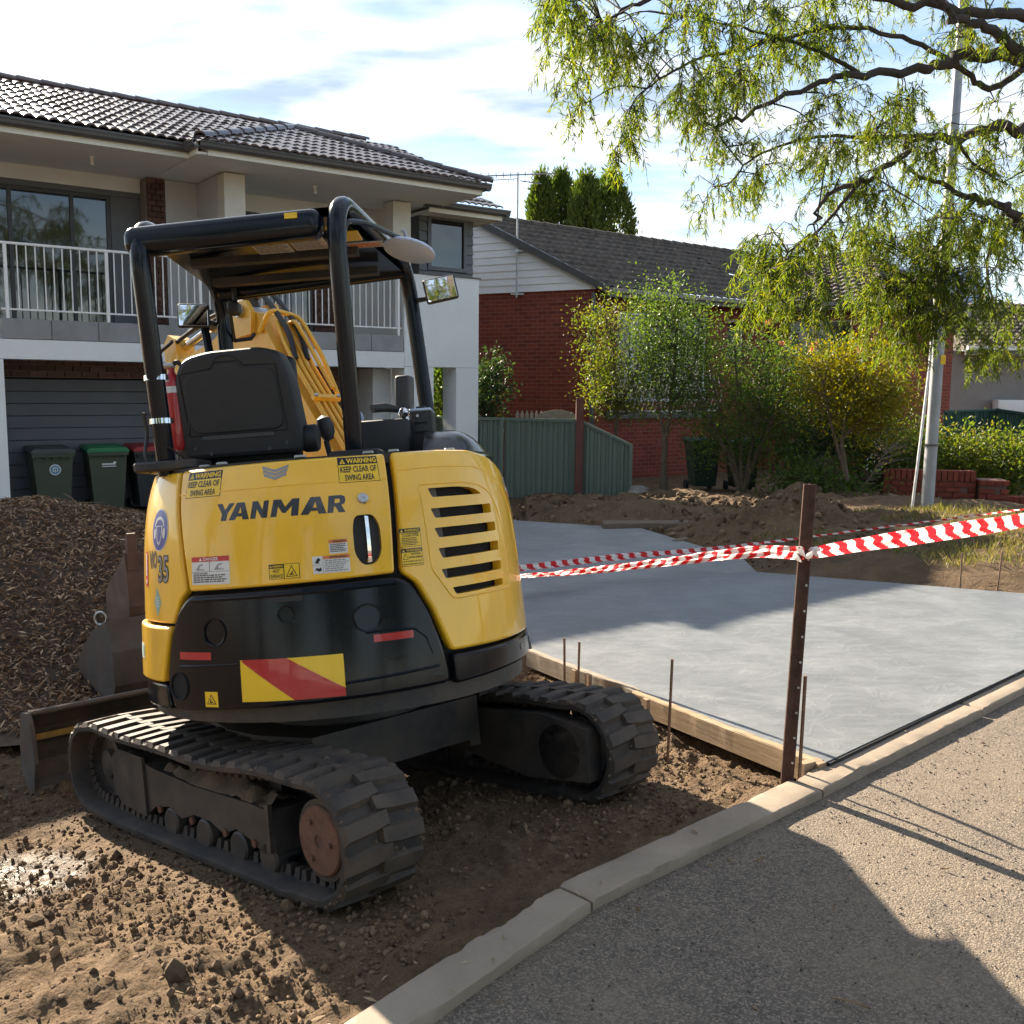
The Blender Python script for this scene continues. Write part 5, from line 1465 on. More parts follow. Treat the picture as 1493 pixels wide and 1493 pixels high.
for sx in (-1, 1):
    xc = sx * .625
    tr = empty('rubber_track', (0, 0, 0), 0, EX)
    tag(tr, 'left rubber track' if sx < 0 else 'right rubber track')
    # belt
    N = 220; vs = []; fs = []
    prof = [(-.15, -.022), (-.142, -.016), (-.05, -.018), (0, -.021), (.05, -.018), (.142, -.016), (.15, -.022), (.15, -.040), (.135, -.048), (0, -.052), (-.135, -.048), (-.15, -.040)]
    m = len(prof)
    for i in range(N):
        p, d, n = tframe(TL * i / N)
        for (x, o) in prof:
            q_ = p + n * (o + .0); vs.append((xc + x, q_.x, q_.y))
    for i in range(N):
        for j in range(m): fs.append((i * m + j, i * m + (j + 1) % m, ((i + 1) % N) * m + (j + 1) % m, ((i + 1) % N) * m + j))
    mb = MB(); mb.add(vs, fs, True); mb.build('belt', 'rubber', tr)
    for k in range(NL):
        for side, me, ph in ((1, lugA, 0), (-1, lugB, .5)):
            p, d, n = tframe((k + ph) * PITCH); q_ = p + n * (-.021)
            T = Matrix(((side * 0 + 1, 0, 0, xc), (0, d.x, n.x, q_.x), (0, d.y, n.y, q_.y), (0, 0, 0, 1)))
            inst('tread_lug', me, tr, T)
    NG = NL * 2
    for k in range(NG):
        p, d, n = tframe(k * TL / NG); q_ = p + n * (-.049)
        inst('guide_lug', guide, tr, Matrix(((1, 0, 0, xc), (0, d.x, n.x, q_.x), (0, d.y, n.y, q_.y), (0, 0, 0, 1))))
    # soil caught between the lugs and on the belt's edge
    cv, cf = [], []
    rn = random.Random(5 + sx)
    for k in range(1500):
        s = rn.random() * TL; p, d, n = tframe(s); x = rn.uniform(-.148, .148) if k % 3 else rn.choice((-1, 1)) * rn.uniform(.128, .152)
        q_ = p + n * (-.021 + rn.uniform(-.003, .006)); r_ = rn.uniform(.0025, .0085) if rn.random() < .93 else rn.uniform(.008, .014)
        b = len(cv)
        for ax, ay, az in ((1, 0, 0), (-1, 0, 0), (0, 1, 0), (0, -1, 0), (0, 0, 1), (0, 0, -1)):
            e = r_ * rn.uniform(.6, 1.3); v_ = q_ + d * (ay * e * 1.3) + n * (az * e * .8); cv.append((xc + x + ax * e * 1.3, v_.x, v_.y))
        cf += [(b + i, b + j, b + l) for i, j, l in ((0, 2, 4), (2, 1, 4), (1, 3, 4), (3, 0, 4), (2, 0, 5), (1, 2, 5), (3, 1, 5), (0, 3, 5))]
    o_ = np_mesh('caked_soil', cv, cf, 'mud', False, tr, True); o_['kind'] = 'stuff'
    # frame
    xo, xi = sx * .715, sx * .535
    fp = [(-.55, .115), (-.47, .10), (-.38, .135), (-.29, .155), (-.2, .12), (-.1, .15), (.02, .152), (.12, .12), (.22, .15), (.34, .13), (.42, .085), (.62, .10), (.70, .15), (.71, .275), (.64, .31), (.40, .295), (.36, .285), (.0, .262), (-.40, .262), (-.53, .255)]
    mb = MB(); mb.prism(fp, min(xo, xi), max(xo, xi), None, 'x'); mb.build('track_frame', 'steel_black', EX)
    mb = MB(); mb.prism([(.40, .085), (.62, .098), (.69, .15), (.70, .285), (.635, .33), (.41, .32)], min(xo, xo + sx * .012), max(xo, xo + sx * .012), None, 'x'); mb.build('frame_plate', 'steel_black', EX); mb = MB(); mb.prism([(-.54, .12), (-.515, .12), (-.515, .28), (-.54, .285)], min(xo, xo + sx * .016), max(xo, xo + sx * .016), None, 'x'); mb.build('frame_rib', 'steel_black', EX)
    # packed soil on the frame
    vs = []; ys = np.linspace(-.50, .38, 36); xs = np.linspace(-.085, .085, 9)
    for y in ys:
        for x in xs:
            z = .248 + .085 * (1 - (x / .09) ** 2) * (1 - abs(y + .06) / .62) + .05 * float(fbm(np.array(y * 14 + sx), np.array(x * 20), 4))
            vs.append((xc + x, y, z))
    fs = [(i * 9 + j, i * 9 + j + 1, (i + 1) * 9 + j + 1, (i + 1) * 9 + j) for i in range(35) for j in range(8)]
    mb = MB(); mb.add(vs, fs, True); mb.build('packed_soil', 'mud', EX)
    for y in (-.49, -.29, -.04, .22):
        mb = MB(); T = Matrix.Translation((xc + sx * .012, y, .088)) @ Matrix.Rotation(R(90), 4, 'Y')
        mb.lathe([(.02, -.078), (.050, -.078), (.058, -.07), (.058, -.04), (.035, -.035), (.035, .035), (.058, .04), (.058, .07), (.050, .078), (.02, .078)], T, 20); mb.build('track_roller', 'steel_black', EX)
        mb = MB(); mb.lathe([(.001, 0), (.016, 0), (.016, .012), (.001, .012)], Matrix.Translation((sx * .722, y + .075, .128)) @ Matrix.Rotation(R(90), 4, 'Y'), 6, False); mb.build('bolt', 'rust', EX)
    mb = MB(); mb.lathe([(.01, -.1), (.032, -.1), (.034, .1), (.01, .1)], Matrix.Translation((xc, -.02, .355)) @ Matrix.Rotation(R(90), 4, 'Y'), 16); mb.build('carrier_roller', 'steel_black', EX)
    # sprocket with rusty hub cover
    T = Matrix.Translation((xc, -.845, .222)) @ Matrix.Rotation(R(90), 4, 'Y')
    mb = MB(); mb.lathe([(.05, -.10), (.13, -.10), (.135, -.03), (.15, -.025), (.15, .025), (.135, .03), (.13, .10), (.05, .10)], T, 28)
    for k in range(15):
        a = 2 * math.pi * k / 15; mb.cbox((.152 * math.cos(a), .152 * math.sin(a), 0), (.03, .02, .04), T)
    sp = mb.build('sprocket', 'steel_black', EX)
    hc = MB(); T2_ = Matrix.Translation((sx * .728, -.845, .222)) @ Matrix.Rotation(R(90 * sx), 4, 'Y')
    hc.lathe([(.001, -.02), (.112, -.02), (.112, .004), (.106, .010), (.06, .012), (.02, .012), (.018, .007), (.001, .007)], T2_, 32); hc.build('hub_cover', 'rust', sp)
    for a in (30, 150, 270):
        b_ = MB(); b_.lathe([(.001, .0), (.009, .0), (.008, .016), (.001, .016)], T2_ @ Matrix.Translation((.066 * math.cos(R(a)), .066 * math.sin(R(a)), .006)), 8, False); b_.build('hub_plug', 'rust', sp)
    T = Matrix.Translation((xc, .865, .222)) @ Matrix.Rotation(R(90), 4, 'Y')
    mb = MB(); mb.lathe([(.03, -.06), (.06, -.055), (.065, -.03), (.12, -.03), (.125, -.055), (.148, -.055), (.148, -.02), (.152, 0), (.148, .02), (.148, .055), (.125, .055), (.12, .03), (.065, .03), (.06, .055), (.03, .06)], T, 28); mb.build('idler', 'steel_black', EX)
    # drive motor housing on the inner side
    T = Matrix.Translation((sx * .50, -.80, .225)) @ Matrix.Rotation(R(90), 4, 'Y')
    mb = MB(); mb.lathe([(.001, -.06), (.11, -.06), (.125, -.04), (.125, .06), (.001, .06)], T, 24); mb.build('drive_motor', 'steel_black', EX)
    mb = MB(); mb.prism([(-.95, .12), (-.6, .10), (-.2, .17), (.2, .17), (.2, .35), (-.3, .36), (-.72, .37), (-.95, .33)], min(sx * .44, sx * .535), max(sx * .44, sx * .535), None, 'x'); mb.build('inner_guard', 'steel_black', EX)
mb = MB()
mb.prism([(-.42, -.36), (.42, -.36), (.50, -.12), (.50, .12), (.42, .40), (-.42, .40), (-.50, .12), (-.50, -.12)], .24, .42); mb.prism([(-.60, -.42), (-.40, -.32), (-.40, -.1), (-.60, -.22)], .2, .34); mb.prism([(.60, -.42), (.40, -.32), (.40, -.1), (.60, -.22)], .2, .34)
mb.prism([(-.60, .42), (-.40, .34), (-.40, .1), (-.60, .2)], .2, .34); mb.prism([(.60, .42), (.40, .34), (.40, .1), (.60, .2)], .2, .34)
mb.build('lower_frame', 'steel_black', EX)
mb = MB(); mb.lathe([(.1, .41), (.34, .41), (.34, .47), (.32, .47), (.32, .50), (.35, .50), (.35, .56), (.1, .56)], None, 36); mb.build('swing_bearing', 'steel_black', EX)
# dozer blade
DB = empty('dozer_blade', (0, 0, 0), 0, EX); tag(DB, 'black dozer blade with worn top edge')
bp = [(1.52, .035), (1.575, .075), (1.605, .15), (1.61, .23), (1.595, .31), (1.555, .385)]
bpo = [(y + .028, z + .004) for y, z in bp]
mb = MB(); mb.prism(bp + bpo[::-1], -.755, .755, None, 'x'); mb.build('blade_plate', 'steel_black', DB)
for x in (-.775, .755):
    mb = MB(); mb.prism([(1.50, .03), (1.47, .16), (1.48, .28), (1.50, .36), (1.53, .40), (1.60, .395), (1.65, .25), (1.635, .10), (1.57, .02)], x, x + .02, None, 'x'); mb.build('end_plate', 'grey_steel', DB)
mb = MB(); mb.cyl((-.76, 1.548, .392), (.76, 1.548, .392), .016, seg=8); mb.build('top_edge', 'grey_steel', DB)
mb = MB(); mb.box(-.75, .75, 1.565, 1.575, .255, .285); mb.build('wear_stripe', 'dull_yellow', DB)
for x in (-.34, .26):
    mb = MB(); mb.prism([(.38, .22), (1.56, .08), (1.58, .22), (.40, .34)], x, x + .08, None, 'x'); mb.build('blade_arm', 'steel_black', DB)
mb = MB(); mb.cyl((-.04, .42, .30), (-.04, 1.1, .36), .045, seg=14); mb.cyl((-.04, 1.1, .36), (-.04, 1.52, .30), .022, seg=10); mb.build('blade_cylinder', 'chrome', DB)

# ---------------- upper structure: shell follows a round plan r(z)
_pf = np.polyfit([.5, .60, .66, .80, .95, 1.10, 1.22, 1.32, 1.39, 1.46], [.783, .785, .785, .780, .773, .763, .752, .736, .719, .690], 4)
def SR(z): return float(np.polyval(_pf, max(.5, min(1.47, z))))
def S(ph, z, off=0.0):
    r_ = SR(z) + off
    if ph > 88: e = (ph - 88) * .0135; a = R(88); return Vector((r_ * math.sin(a), -r_ * math.cos(a) + e, z))
    if ph < -88: e = (-88 - ph) * .0135; a = R(-88); return Vector((r_ * math.sin(a), -r_ * math.cos(a) + e, z))
    return Vector((r_ * math.sin(R(ph)), -r_ * math.cos(R(ph)), z))
def SF(ph, z, off=0.0):
    """frame on the shell: x along, y up, z outward"""
    p = S(ph, z, off); tx = (S(ph + .5, z) - S(ph - .5, z)).normalized(); ty = (S(ph, min(1.46, z + .01)) - S(ph, z - .01)).normalized(); nz = tx.cross(ty)
    return Matrix(((tx.x, ty.x, nz.x, p.x), (tx.y, ty.y, nz.y, p.y), (tx.z, ty.z, nz.z, p.z), (0, 0, 0, 1)))
KU = .0135
def flat_bm(loops, cutx=.035, cutz=.04):
    L2 = [[Vector((a * KU, b, 0)) for a, b in l] for l in loops]
    allv = [v for l in L2 for v in l]
    bm = bmesh.new(); bv = [bm.verts.new(v) for v in allv]
    for t in tessellate_polygon(L2):
        try: bm.faces.new([bv[i] for i in t])
        except ValueError: pass
    x0, x1 = min(v.x for v in allv), max(v.x for v in allv); z0, z1 = min(v.y for v in allv), max(v.y for v in allv)
    for k in range(int(math.floor(x0 / cutx)), int(math.ceil(x1 / cutx)) + 1):
        if x0 < k * cutx < x1: bmesh.ops.bisect_plane(bm, geom=bm.verts[:] + bm.edges[:] + bm.faces[:], plane_co=(k * cutx, 0, 0), plane_no=(1, 0, 0))
    for k in range(int(math.floor(z0 / cutz)), int(math.ceil(z1 / cutz)) + 1):
        if z0 < k * cutz < z1: bmesh.ops.bisect_plane(bm, geom=bm.verts[:] + bm.edges[:] + bm.faces[:], plane_co=(0, k * cutz, 0), plane_no=(0, 1, 0))
    return bm
def densify(l, step=.022):
    out = []
    n = len(l)
    for i in range(n):
        a, b = Vector((l[i][0] * KU, l[i][1])), Vector((l[(i + 1) % n][0] * KU, l[(i + 1) % n][1]))
        k = max(1, int((b - a).length / step))
        for j in range(k): out.append(a.lerp(b, j / k))
    return out
def rounded(l, r_=.02, n=4):
    P = [Vector((a * KU, b)) for a, b in l]; out = []; m = len(P)
    for i in range(m):
        a, b, c = P[i - 1], P[i], P[(i + 1) % m]
        ra = min(r_, (a - b).length * .45, (c - b).length * .45); p0 = b + (a - b).normalized() * ra; p1 = b + (c - b).normalized() * ra
        for k in range(n + 1):
            t = k / n; out.append(p0 * (1 - t) ** 2 + b * 2 * t * (1 - t) + p1 * t * t)
    return [(p.x / KU, p.y) for p in out]
def inset(P, d):
    n = len(P); area = sum(P[i].x * P[(i + 1) % n].y - P[(i + 1) % n].x * P[i].y for i in range(n)); sg = 1 if area > 0 else -1
    out = []
    for i in range(n):
        t = (P[(i + 1) % n] - P[i - 1]); t = t.normalized() if t.length > 1e-9 else Vector((1, 0)); nrm = Vector((-t.y, t.x)) * sg
        out.append(P[i] + nrm * d)
    return out
def panel(name, loop, mat, off=0.0, holes=(), ch=.009, thick=.03, rnd=.018, parent=None):
    loop = rounded(loop, rnd); D = densify(loop); I1 = inset(D, ch * .35); I2 = inset(D, ch)
    mb = MB()
    hl = [rounded(h, .008) if len(h) < 12 else h for h in holes]
    bm = flat_bm([[(p.x / KU, p.y) for p in I2]] + [list(h) for h in hl])
    for v in bm.verts: v.co = S(v.co.x / KU, v.co.y, off)
    mb.bm(bm, None, True)
    def ring(A, oa, B, ob):
        n = len(A); vs = [S(p.x / KU, p.y, oa) for p in A] + [S(p.x / KU, p.y, ob) for p in B]
        mb.add(vs, [(i, (i + 1) % n, n + (i + 1) % n, n + i) for i in range(n)], True)
    ring(I2, off, I1, off - ch * .3); ring(I1, off - ch * .3, D, off - ch); ring(D, off - ch, D, off - thick)
    for h in hl:
        Hd = densify(h, .02); ring(Hd, off, Hd, off - thick)
    return mb.build(name, mat, parent or EX, None if parent is not None else US)
def circle(ph, z, r_, n=28): return [(ph + r_ * math.cos(2 * math.pi * k / n) / KU, z + r_ * math.sin(2 * math.pi * k / n)) for k in range(n)]
bonnet = panel('bonnet', [(-38.3, 1.441), (27.6, 1.447), (26.1, 1.018), (-31.9, 1.002)], 'yellow_paint', .004, holes=[rounded([(16.6, 1.232), (21.6, 1.234), (23.2, 1.19), (23.2, 1.10), (21.4, 1.058), (17.8, 1.055), (15.9, 1.10), (15.9, 1.19)], .02)], rnd=.012)
panel('side_cover', [(-84, 1.452), (-40.4, 1.439), (-35.8, 1.158), (-33.8, 1.0), (-36.4, .972), (-38.8, .91), (-39.9, .884), (-84, .884)], 'yellow_paint', 0.0)
panel('side_cover', [(-84, .874), (-40.1, .874), (-42.5, .783), (-44.9, .668), (-84, .66)], 'yellow_paint', .014)
panel('rear_skirt', [(-84, .652), (-44.7, .659), (-43.9, .568), (-84, .552)], 'black_paint', .0)
HL = [(-22.9, .857, .044), (-2.7, .908, .026), (17.7, .872, .044), (-36.8, .662, .046)]
counterweight = panel('counterweight', [(-31.8, .990), (-5.6, .998), (26.4, 1.008), (30.4, .976), (34.7, .871), (37.8, .74), (39.1, .640), (38.6, .602), (10, .594), (-18, .584), (-40.2, .572), (-43.0, .681), (-40.4, .834), (-36.5, .935)], 'black_paint', .012, holes=[circle(*h) for h in HL], ch=.014, thick=.05, rnd=.03)
slots = [[(39.0, 1.312), (40.0, 1.278), (60.7, 1.280), (58.5, 1.298), (55.2, 1.308), (50, 1.313)]] + [[(a, z1), (a + 1.2, z0), (b, z0 + .004), (b + .2, z1 + .003)] for a, z1, z0, b in ((38.8, 1.237, 1.201, 64.6), (39.2, 1.165, 1.129, 65.6), (39.7, 1.090, 1.053, 65.8), (40.0, 1.013, .977, 65.8), (43.1, .942, .915, 65.7))]
engine_cover = panel('engine_cover', [(29.8, 1.450), (47, 1.456), (62, 1.454), (72, 1.44), (80, 1.41), (89, 1.36), (97, 1.28), (100, 1.2), (100, .702), (57.6, .708), (40.9, .713), (39.3, .764), (36.3, .869), (32.2, .974), (28.1, 1.016)], 'yellow_paint', .004, holes=slots, thick=.035, ch=.012)
panel('rear_skirt', [(41.0, .701), (100, .692), (100, .60), (64, .598), (41.4, .590)], 'black_paint', .004, ch=.012)
# raised frame round the louvres and moulded step lines
def bead(name, pts, r_, mat, off=.004, closed=False, parent=None):
    P = densify(pts, .02) if closed else None
    if not closed:
        P = []
        for a, b in zip(pts[:-1], pts[1:]):
            a, b = Vector((a[0] * KU, a[1])), Vector((b[0] * KU, b[1])); k = max(1, int((b - a).length / .02))
            P += [a.lerp(b, j / k) for j in range(k)]
        P.append(Vector((pts[-1][0] * KU, pts[-1][1])))
    pt = [S(p.x / KU, p.y, off) for p in P]
    if closed: pt.append(pt[0])
    mb = MB(); mb.tube(pt, r_, 8, True, True); return mb.build(name, mat, parent or EX, None if parent is not None else US)
bead('louvre_frame', rounded([(36.2, 1.328), (52, 1.330), (60, 1.318), (65, 1.29), (68.3, 1.238), (70.2, 1.148), (71.0, .984), (70.5, .905), (43.0, .903), (37.0, 1.02)], .02), .0055, 'yellow_paint', .0015, True, engine_cover)
bead('step_line', [(30.5, 1.385), (45, 1.393), (60, 1.388), (70, 1.36), (78, 1.31), (83, 1.2), (85, 1.0)], .005, 'yellow_paint', .0015, False, engine_cover)
bead('step_line', [(-37, 1.352), (27, 1.358)], .004, 'yellow_paint', .0015, False, bonnet)
bead('moulded_line', [(17, .82), (24, .825), (30, .815), (33, .78), (34.5, .72)], .005, 'black_paint', .010, False, counterweight)
bead('moulded_line', [(11, .655), (36, .672)], .006, 'black_paint', .010, False, counterweight)
bead('moulded_line', [(-36, .735), (-16, .745)], .005, 'black_paint', .010, False, counterweight)
bead('moulded_line', [(-30, .972), (26, .985)], .010, 'black_paint', .008, False, counterweight)
# recesses in the counterweight
for ph, z, r_ in HL:
    mb = MB(); T = SF(ph, z, .012)
    mb.lathe([(r_ * 1.16, -.002), (r_ * 1.12, .005), (r_ * 1.0, .004), (r_ * .98, -.05), (r_ * .55, -.052), (r_ * .5, -.03), (r_ * .2, -.03), (.001, -.034)], T, 28); mb.build('tie_down_recess' if r_ < .046 else 'exhaust_outlet', 'black_paint' if r_ < .046 else 'core_dark', EX, US)
# inner core so that gaps and louvres look into a dark engine bay
mb = MB(); prof = [(z, SR(z) - .035) for z in np.linspace(.60, 1.43, 12)]
N = 60; vs = []; fs = []
for z, r_ in prof:
    for k in range(N + 1):
        ph = -86 + 186 * k / N; p = S(ph, z, -.036); vs.append(p)
for i in range(len(prof) - 1):
    for k in range(N): fs.append((i * (N + 1) + k, i * (N + 1) + k + 1, (i + 1) * (N + 1) + k + 1, (i + 1) * (N + 1) + k))
mb.add(vs, fs, True); mb.build('engine_bay', 'core_dark', EX, US)
rad = MB(); 
for a0, a1, z0, z1 in ((38, 44, .90, 1.33),): 
    bm = flat_bm([[(a0, z0), (a1, z0), (a1, z1), (a0, z1)]]); 
    for v in bm.verts: v.co = S(v.co.x / KU, v.co.y, -.033)
    rad.bm(bm)
rad.build('radiator_frame', 'radiator', EX, US)
# deck plates on top and underside
def plan(z, off, a0=-86, a1=100, y1=.42):
    pts = [S(ph, z, off) for ph in np.linspace(a0, a1, 60)]; pts = [(p.x, p.y) for p in pts]
    return pts + [(pts[-1][0], y1), (pts[0][0], y1)]
mb = MB(); mb.prism(plan(1.43, -.02), 1.415, 1.452); mb.build('deck_plate', 'plastic_black', EX, US)
mb = MB(); mb.prism(plan(.6, -.03, y1=.80), .53, .60); mb.build('upper_frame', 'steel_black', EX, US)
mb = MB(); mb.prism([(-.74, .1), (-.74, .85), (.25, .85), (.25, .1)], .60, .72); mb.prism([(.30, .1), (.69, .1), (.69, .80), (.56, .92), (.30, .92)], .605, 1.30); mb.build('front_body', 'yellow_paint', EX, US)
# black hood cover over the right side
hood = MB(); vs = []; fs = []; NX, NY = 14, 12
for j in range(NY + 1):
    for i in range(NX + 1):
        u, v = i / NX, j / NY; x = .43 + u * .325; y = -.30 + v * .9
        rim = SR(1.44) - .01; xm = math.sqrt(max(.01, rim * rim - min(y, 0) ** 2)) if y < 0 else rim
        x = .43 + u * (max(.45, xm) - .43)
        e = (1 - max(0, (u - .35) / .65) ** 2.2) * (1 - max(0, (.3 - v) / .3) ** 2.0 * .9)
        vs.append((x, y, 1.435 + .125 * max(0, e)))
for j in range(NY):
    for i in range(NX): a = j * (NX + 1) + i; fs.append((a, a + 1, a + NX + 2, a + NX + 1))
hood.add(vs, fs, True); hood.add([vs[j * (NX + 1)] for j in range(NY + 1)] + [(vs[j * (NX + 1)][0], vs[j * (NX + 1)][1], 1.43) for j in range(NY + 1)], [(j, j + 1, NY + 2 + j, NY + 1 + j) for j in range(NY)])
hood.build('hood_cover', 'black_paint', EX, US)
for ph, z in ((-34, 1.449), (-26, 1.452), (2, 1.452), (24, 1.452), (33, 1.454), (58, 1.455)):
    p = S(ph, z, -.055); mb = MB(); mb.rbox(p.x - .02, p.x + .02, p.y - .012, p.y + .012, z, z + .012, .004, 1); mb.build('hinge_bolt', 'bolt_steel', EX, US)
# handle and lock
mb = MB(); bm = flat_bm([rounded([(16.2, 1.236), (21.9, 1.238), (23.6, 1.19), (23.6, 1.10), (21.7, 1.052), (17.5, 1.050), (15.5, 1.10), (15.5, 1.19)], .02)])
for v in bm.verts: v.co = S(v.co.x / KU, v.co.y, -.016)
mb.bm(bm, None, True); hd = mb.build('handle_recess', 'plastic_black', EX, US)
mb = MB(); pts = [S(19.4, z, .012 + .006 * math.sin((z - 1.065) / .16 * math.pi)) for z in np.linspace(1.066, 1.226, 9)]; mb.tube(pts, .0165, 4, True, False, .6); mb.build('door_handle', 'chrome', EX, US)
mb = MB(); mb.lathe([(.019, 0), (.019, .006), (.014, .010), (.005, .010), (.004, .006), (.001, .006)], SF(19.4, 1.29, .004), 20); mb.build('door_lock', 'bolt_steel', EX, US)
mb = MB(); mb.lathe([(.012, 0), (.012, .004), (.006, .005), (.006, .002), (.001, .002)], SF(75, .655, .004), 16); mb.build('skirt_plug', 'bolt_steel', EX, US)

# ---------------- lettering and decals, mapped on the shell
def text_polys(txt, bold=.0):
    cu = bpy.data.curves.new('t', 'FONT'); cu.body = txt; cu.offset = bold; cu.resolution_u = 2
    ob = bpy.data.objects.new('t', cu); COL.objects.link(ob)
    dg = bpy.context.evaluated_depsgraph_get(); me = bpy.data.meshes.new_from_object(ob.evaluated_get(dg))
    v = np.array([tuple(p.co) for p in me.vertices]); f = [tuple(p.vertices) for p in me.polygons]
    bpy.data.objects.remove(ob); bpy.data.curves.remove(cu); bpy.data.meshes.remove(me)
    if len(v) == 0: return v, f
    v = v[:, :2]; lo, hi = v.min(0), v.max(0); return (v - lo) / (hi - lo), f
class Decal:
    def __init__(self, a0, a1, z0, z1, off=.0045):
        self.q = (a0, a1, z0, z1); self.off = off; self.mb = MB(); self.mats = []
    def mi(self, m):
        if m not in self.mats: self.mats.append(m)
        return self.mats.index(m)
    def M(self, u, v): a0, a1, z0, z1 = self.q; return (a0 + (a1 - a0) * u, z0 + (z1 - z0) * v)
    def poly(self, loops, mat, layer):
        bm = flat_bm([[self.M(*p) for p in l] for l in loops])
        for v in bm.verts: v.co = S(v.co.x / KU, v.co.y, self.off + layer * .0007)
        self.mb.mat(self.mi(mat)); self.mb.bm(bm, None, False); return self
    def rect(self, u0, u1, v0, v1, mat, layer=0): return self.poly([[(u0, v0), (u1, v0), (u1, v1), (u0, v1)]], mat, layer)
    def text(self, txt, u0, u1, v0, v1, mat, layer=2, bold=.02):
        v, f = text_polys(txt, bold)
        if len(v) == 0: return self
        vs = []
        for (x, y) in v:
            a, z = self.M(u0 + (u1 - u0) * x, v0 + (v1 - v0) * y); vs.append(S(a, z, self.off + layer * .0007))
        self.mb.mat(self.mi(mat)); self.mb.add(vs, f, False); return self
    def lines(self, u0, u1, v0, v1, n, mat, layer=2, seed=1):
        rn = random.Random(seed); h = (v1 - v0) / n
        for i in range(n):
            x = u0; y = v1 - (i + .65) * h
            e = u1 - rn.random() * .25 * (u1 - u0)
            while x < e:
                w = rn.uniform(.03, .11); self.rect(x, min(e, x + w), y, y + h * .5, mat, layer); x += w + .02
        return self
    def build(self, name, label=None):
        o = self.mb.build(name, self.mats, EX, US)
        if label: o['label'] = label
        return o
TRI = [(.5, 1), (1, 0), (0, 0)]
def tri(d, u0, u1, v0, v1, mat, layer): return d.poly([[(u0 + (u1 - u0) * x, v0 + (v1 - v0) * y) for x, y in TRI]], mat, layer)
def big_warning(a0, a1, z0, z1):
    d = Decal(a0, a1, z0, z1); d.rect(0, 1, 0, 1, 'decal_black', 0); d.rect(.015, .985, .02, .70, 'decal_yellow', 1)
    tri(d, .05, .19, .75, .95, 'decal_yellow', 1); tri(d, .105, .135, .78, .88, 'decal_black', 2)
    d.text('WARNING', .22, .97, .75, .95, 'decal_yellow', 2, .03); d.text('KEEP CLEAR OF', .05, .95, .40, .64, 'decal_black', 2, .022); d.text('SWING AREA', .15, .87, .07, .31, 'decal_black', 2, .022)
    return d
big_warning(-34.2, -20.9, 1.338, 1.431).build('warning_label', 'yellow warning label left of the maker lettering')
big_warning(13.4, 24.9, 1.350, 1.441).build('warning_label', 'yellow warning label at the top right of the bonnet')
# maker lettering
L_ = {'Y': [[(0, 1), (.33, 1), (.5, .62), (.74, 1), (1.06, 1), (.64, .40), (.57, 0), (.24, 0), (.31, .40)]],
      'A': [[(0, 0), (.42, 1), (.80, 1), (1, 0), (.70, 0), (.67, .19), (.41, .19), (.31, 0)], [(.49, .38), (.645, .38), (.60, .74)]],
      'N': [[(0, 0), (.13, 1), (.42, 1), (.66, .48), (.74, 1), (1.0, 1), (.88, 0), (.60, 0), (.35, .54), (.27, 0)]],
      'M': [[(0, 0), (.12, 1), (.38, 1), (.51, .55), (.76, 1), (1.0, 1), (.93, 0), (.69, 0), (.735, .58), (.52, .20), (.41, .20), (.27, .60), (.20, 0)]],
      'R': [[(0, 0), (.12, 1), (.78, 1), (.94, .92), (.98, .70), (.90, .50), (.74, .43), (.93, 0), (.58, 0), (.43, .35), (.355, .35), (.30, 0)], [(.40, .56), (.60, .56), (.69, .64), (.70, .73), (.63, .80), (.43, .80)]]}
d = Decal(-21.6, 14.8, 1.2475, 1.308)
for ch, u0, u1 in (('Y', 0, .148), ('A', .105, .273), ('N', .284, .432), ('M', .440, .662), ('A', .662, .852), ('R', .858, 1.0)):
    d.poly([[(u0 + (u1 - u0) * x, y) for x, y in l] for l in L_[ch]], 'text_paint', 0)
d.build('maker_lettering')
d = Decal(-8.1, -.4, 1.382, 1.430)
for k, (o_, t_) in enumerate(((0, .20), (.27, .20), (.54, .22))):
    y = 1 - o_; m_ = 'decal_grey'
    d.poly([[(0.04 * k, y), (.5, y - .32), (1 - .04 * k, y), (1 - .04 * k, y - t_), (.5, y - .32 - t_), (.04 * k, y - t_)]], m_, 1)
d.build('maker_emblem')
d = Decal(-30.6, -17.8, 1.026, 1.125); d.rect(0, 1, 0, 1, 'decal_white', 0); d.rect(.0, 1, .82, 1, 'decal_red', 1); tri(d, .22, .31, .85, .97, 'decal_white', 2); d.text('DANGER', .34, .74, .85, .97, 'decal_white', 2)
d.rect(.495, .505, .46, .80, 'decal_black', 1); d.rect(0, 1, .455, .465, 'decal_black', 1)
for u in (.12, .62): d.poly([[(u, .52), (u + .1, .72), (u + .2, .74), (u + .22, .70), (u + .12, .68), (u + .1, .56), (u + .25, .55), (u + .25, .52)]], 'decal_grey', 1)
d.text('CRUSH HAZARD', .05, .45, .37, .43, 'decal_black', 2).lines(.05, .95, .06, .36, 4, 'decal_black', 2, 3); d.build('danger_label')
d = Decal(-6.6, 1.5, 1.031, 1.083); d.rect(0, 1, 0, 1, 'decal_black', 0); d.rect(.02, .48, .03, .72, 'decal_yellow', 1); d.rect(.51, .98, .03, .97, 'decal_yellow', 1)
tri(d, .03, .10, .78, .95, 'decal_yellow', 1); d.text('WARNING', .12, .46, .78, .94, 'decal_yellow', 2); d.text('HOT', .14, .36, .42, .66, 'decal_black', 2); d.text('SURFACE', .05, .45, .09, .33, 'decal_black', 2)
tri(d, .56, .93, .12, .90, 'decal_black', 2); tri(d, .60, .89, .17, .80, 'decal_yellow', 3); d.poly([[(.67, .24), (.83, .24), (.82, .28), (.76, .30), (.80, .48), (.77, .50), (.72, .32), (.67, .30)]], 'decal_black', 4); d.build('hot_surface_label')
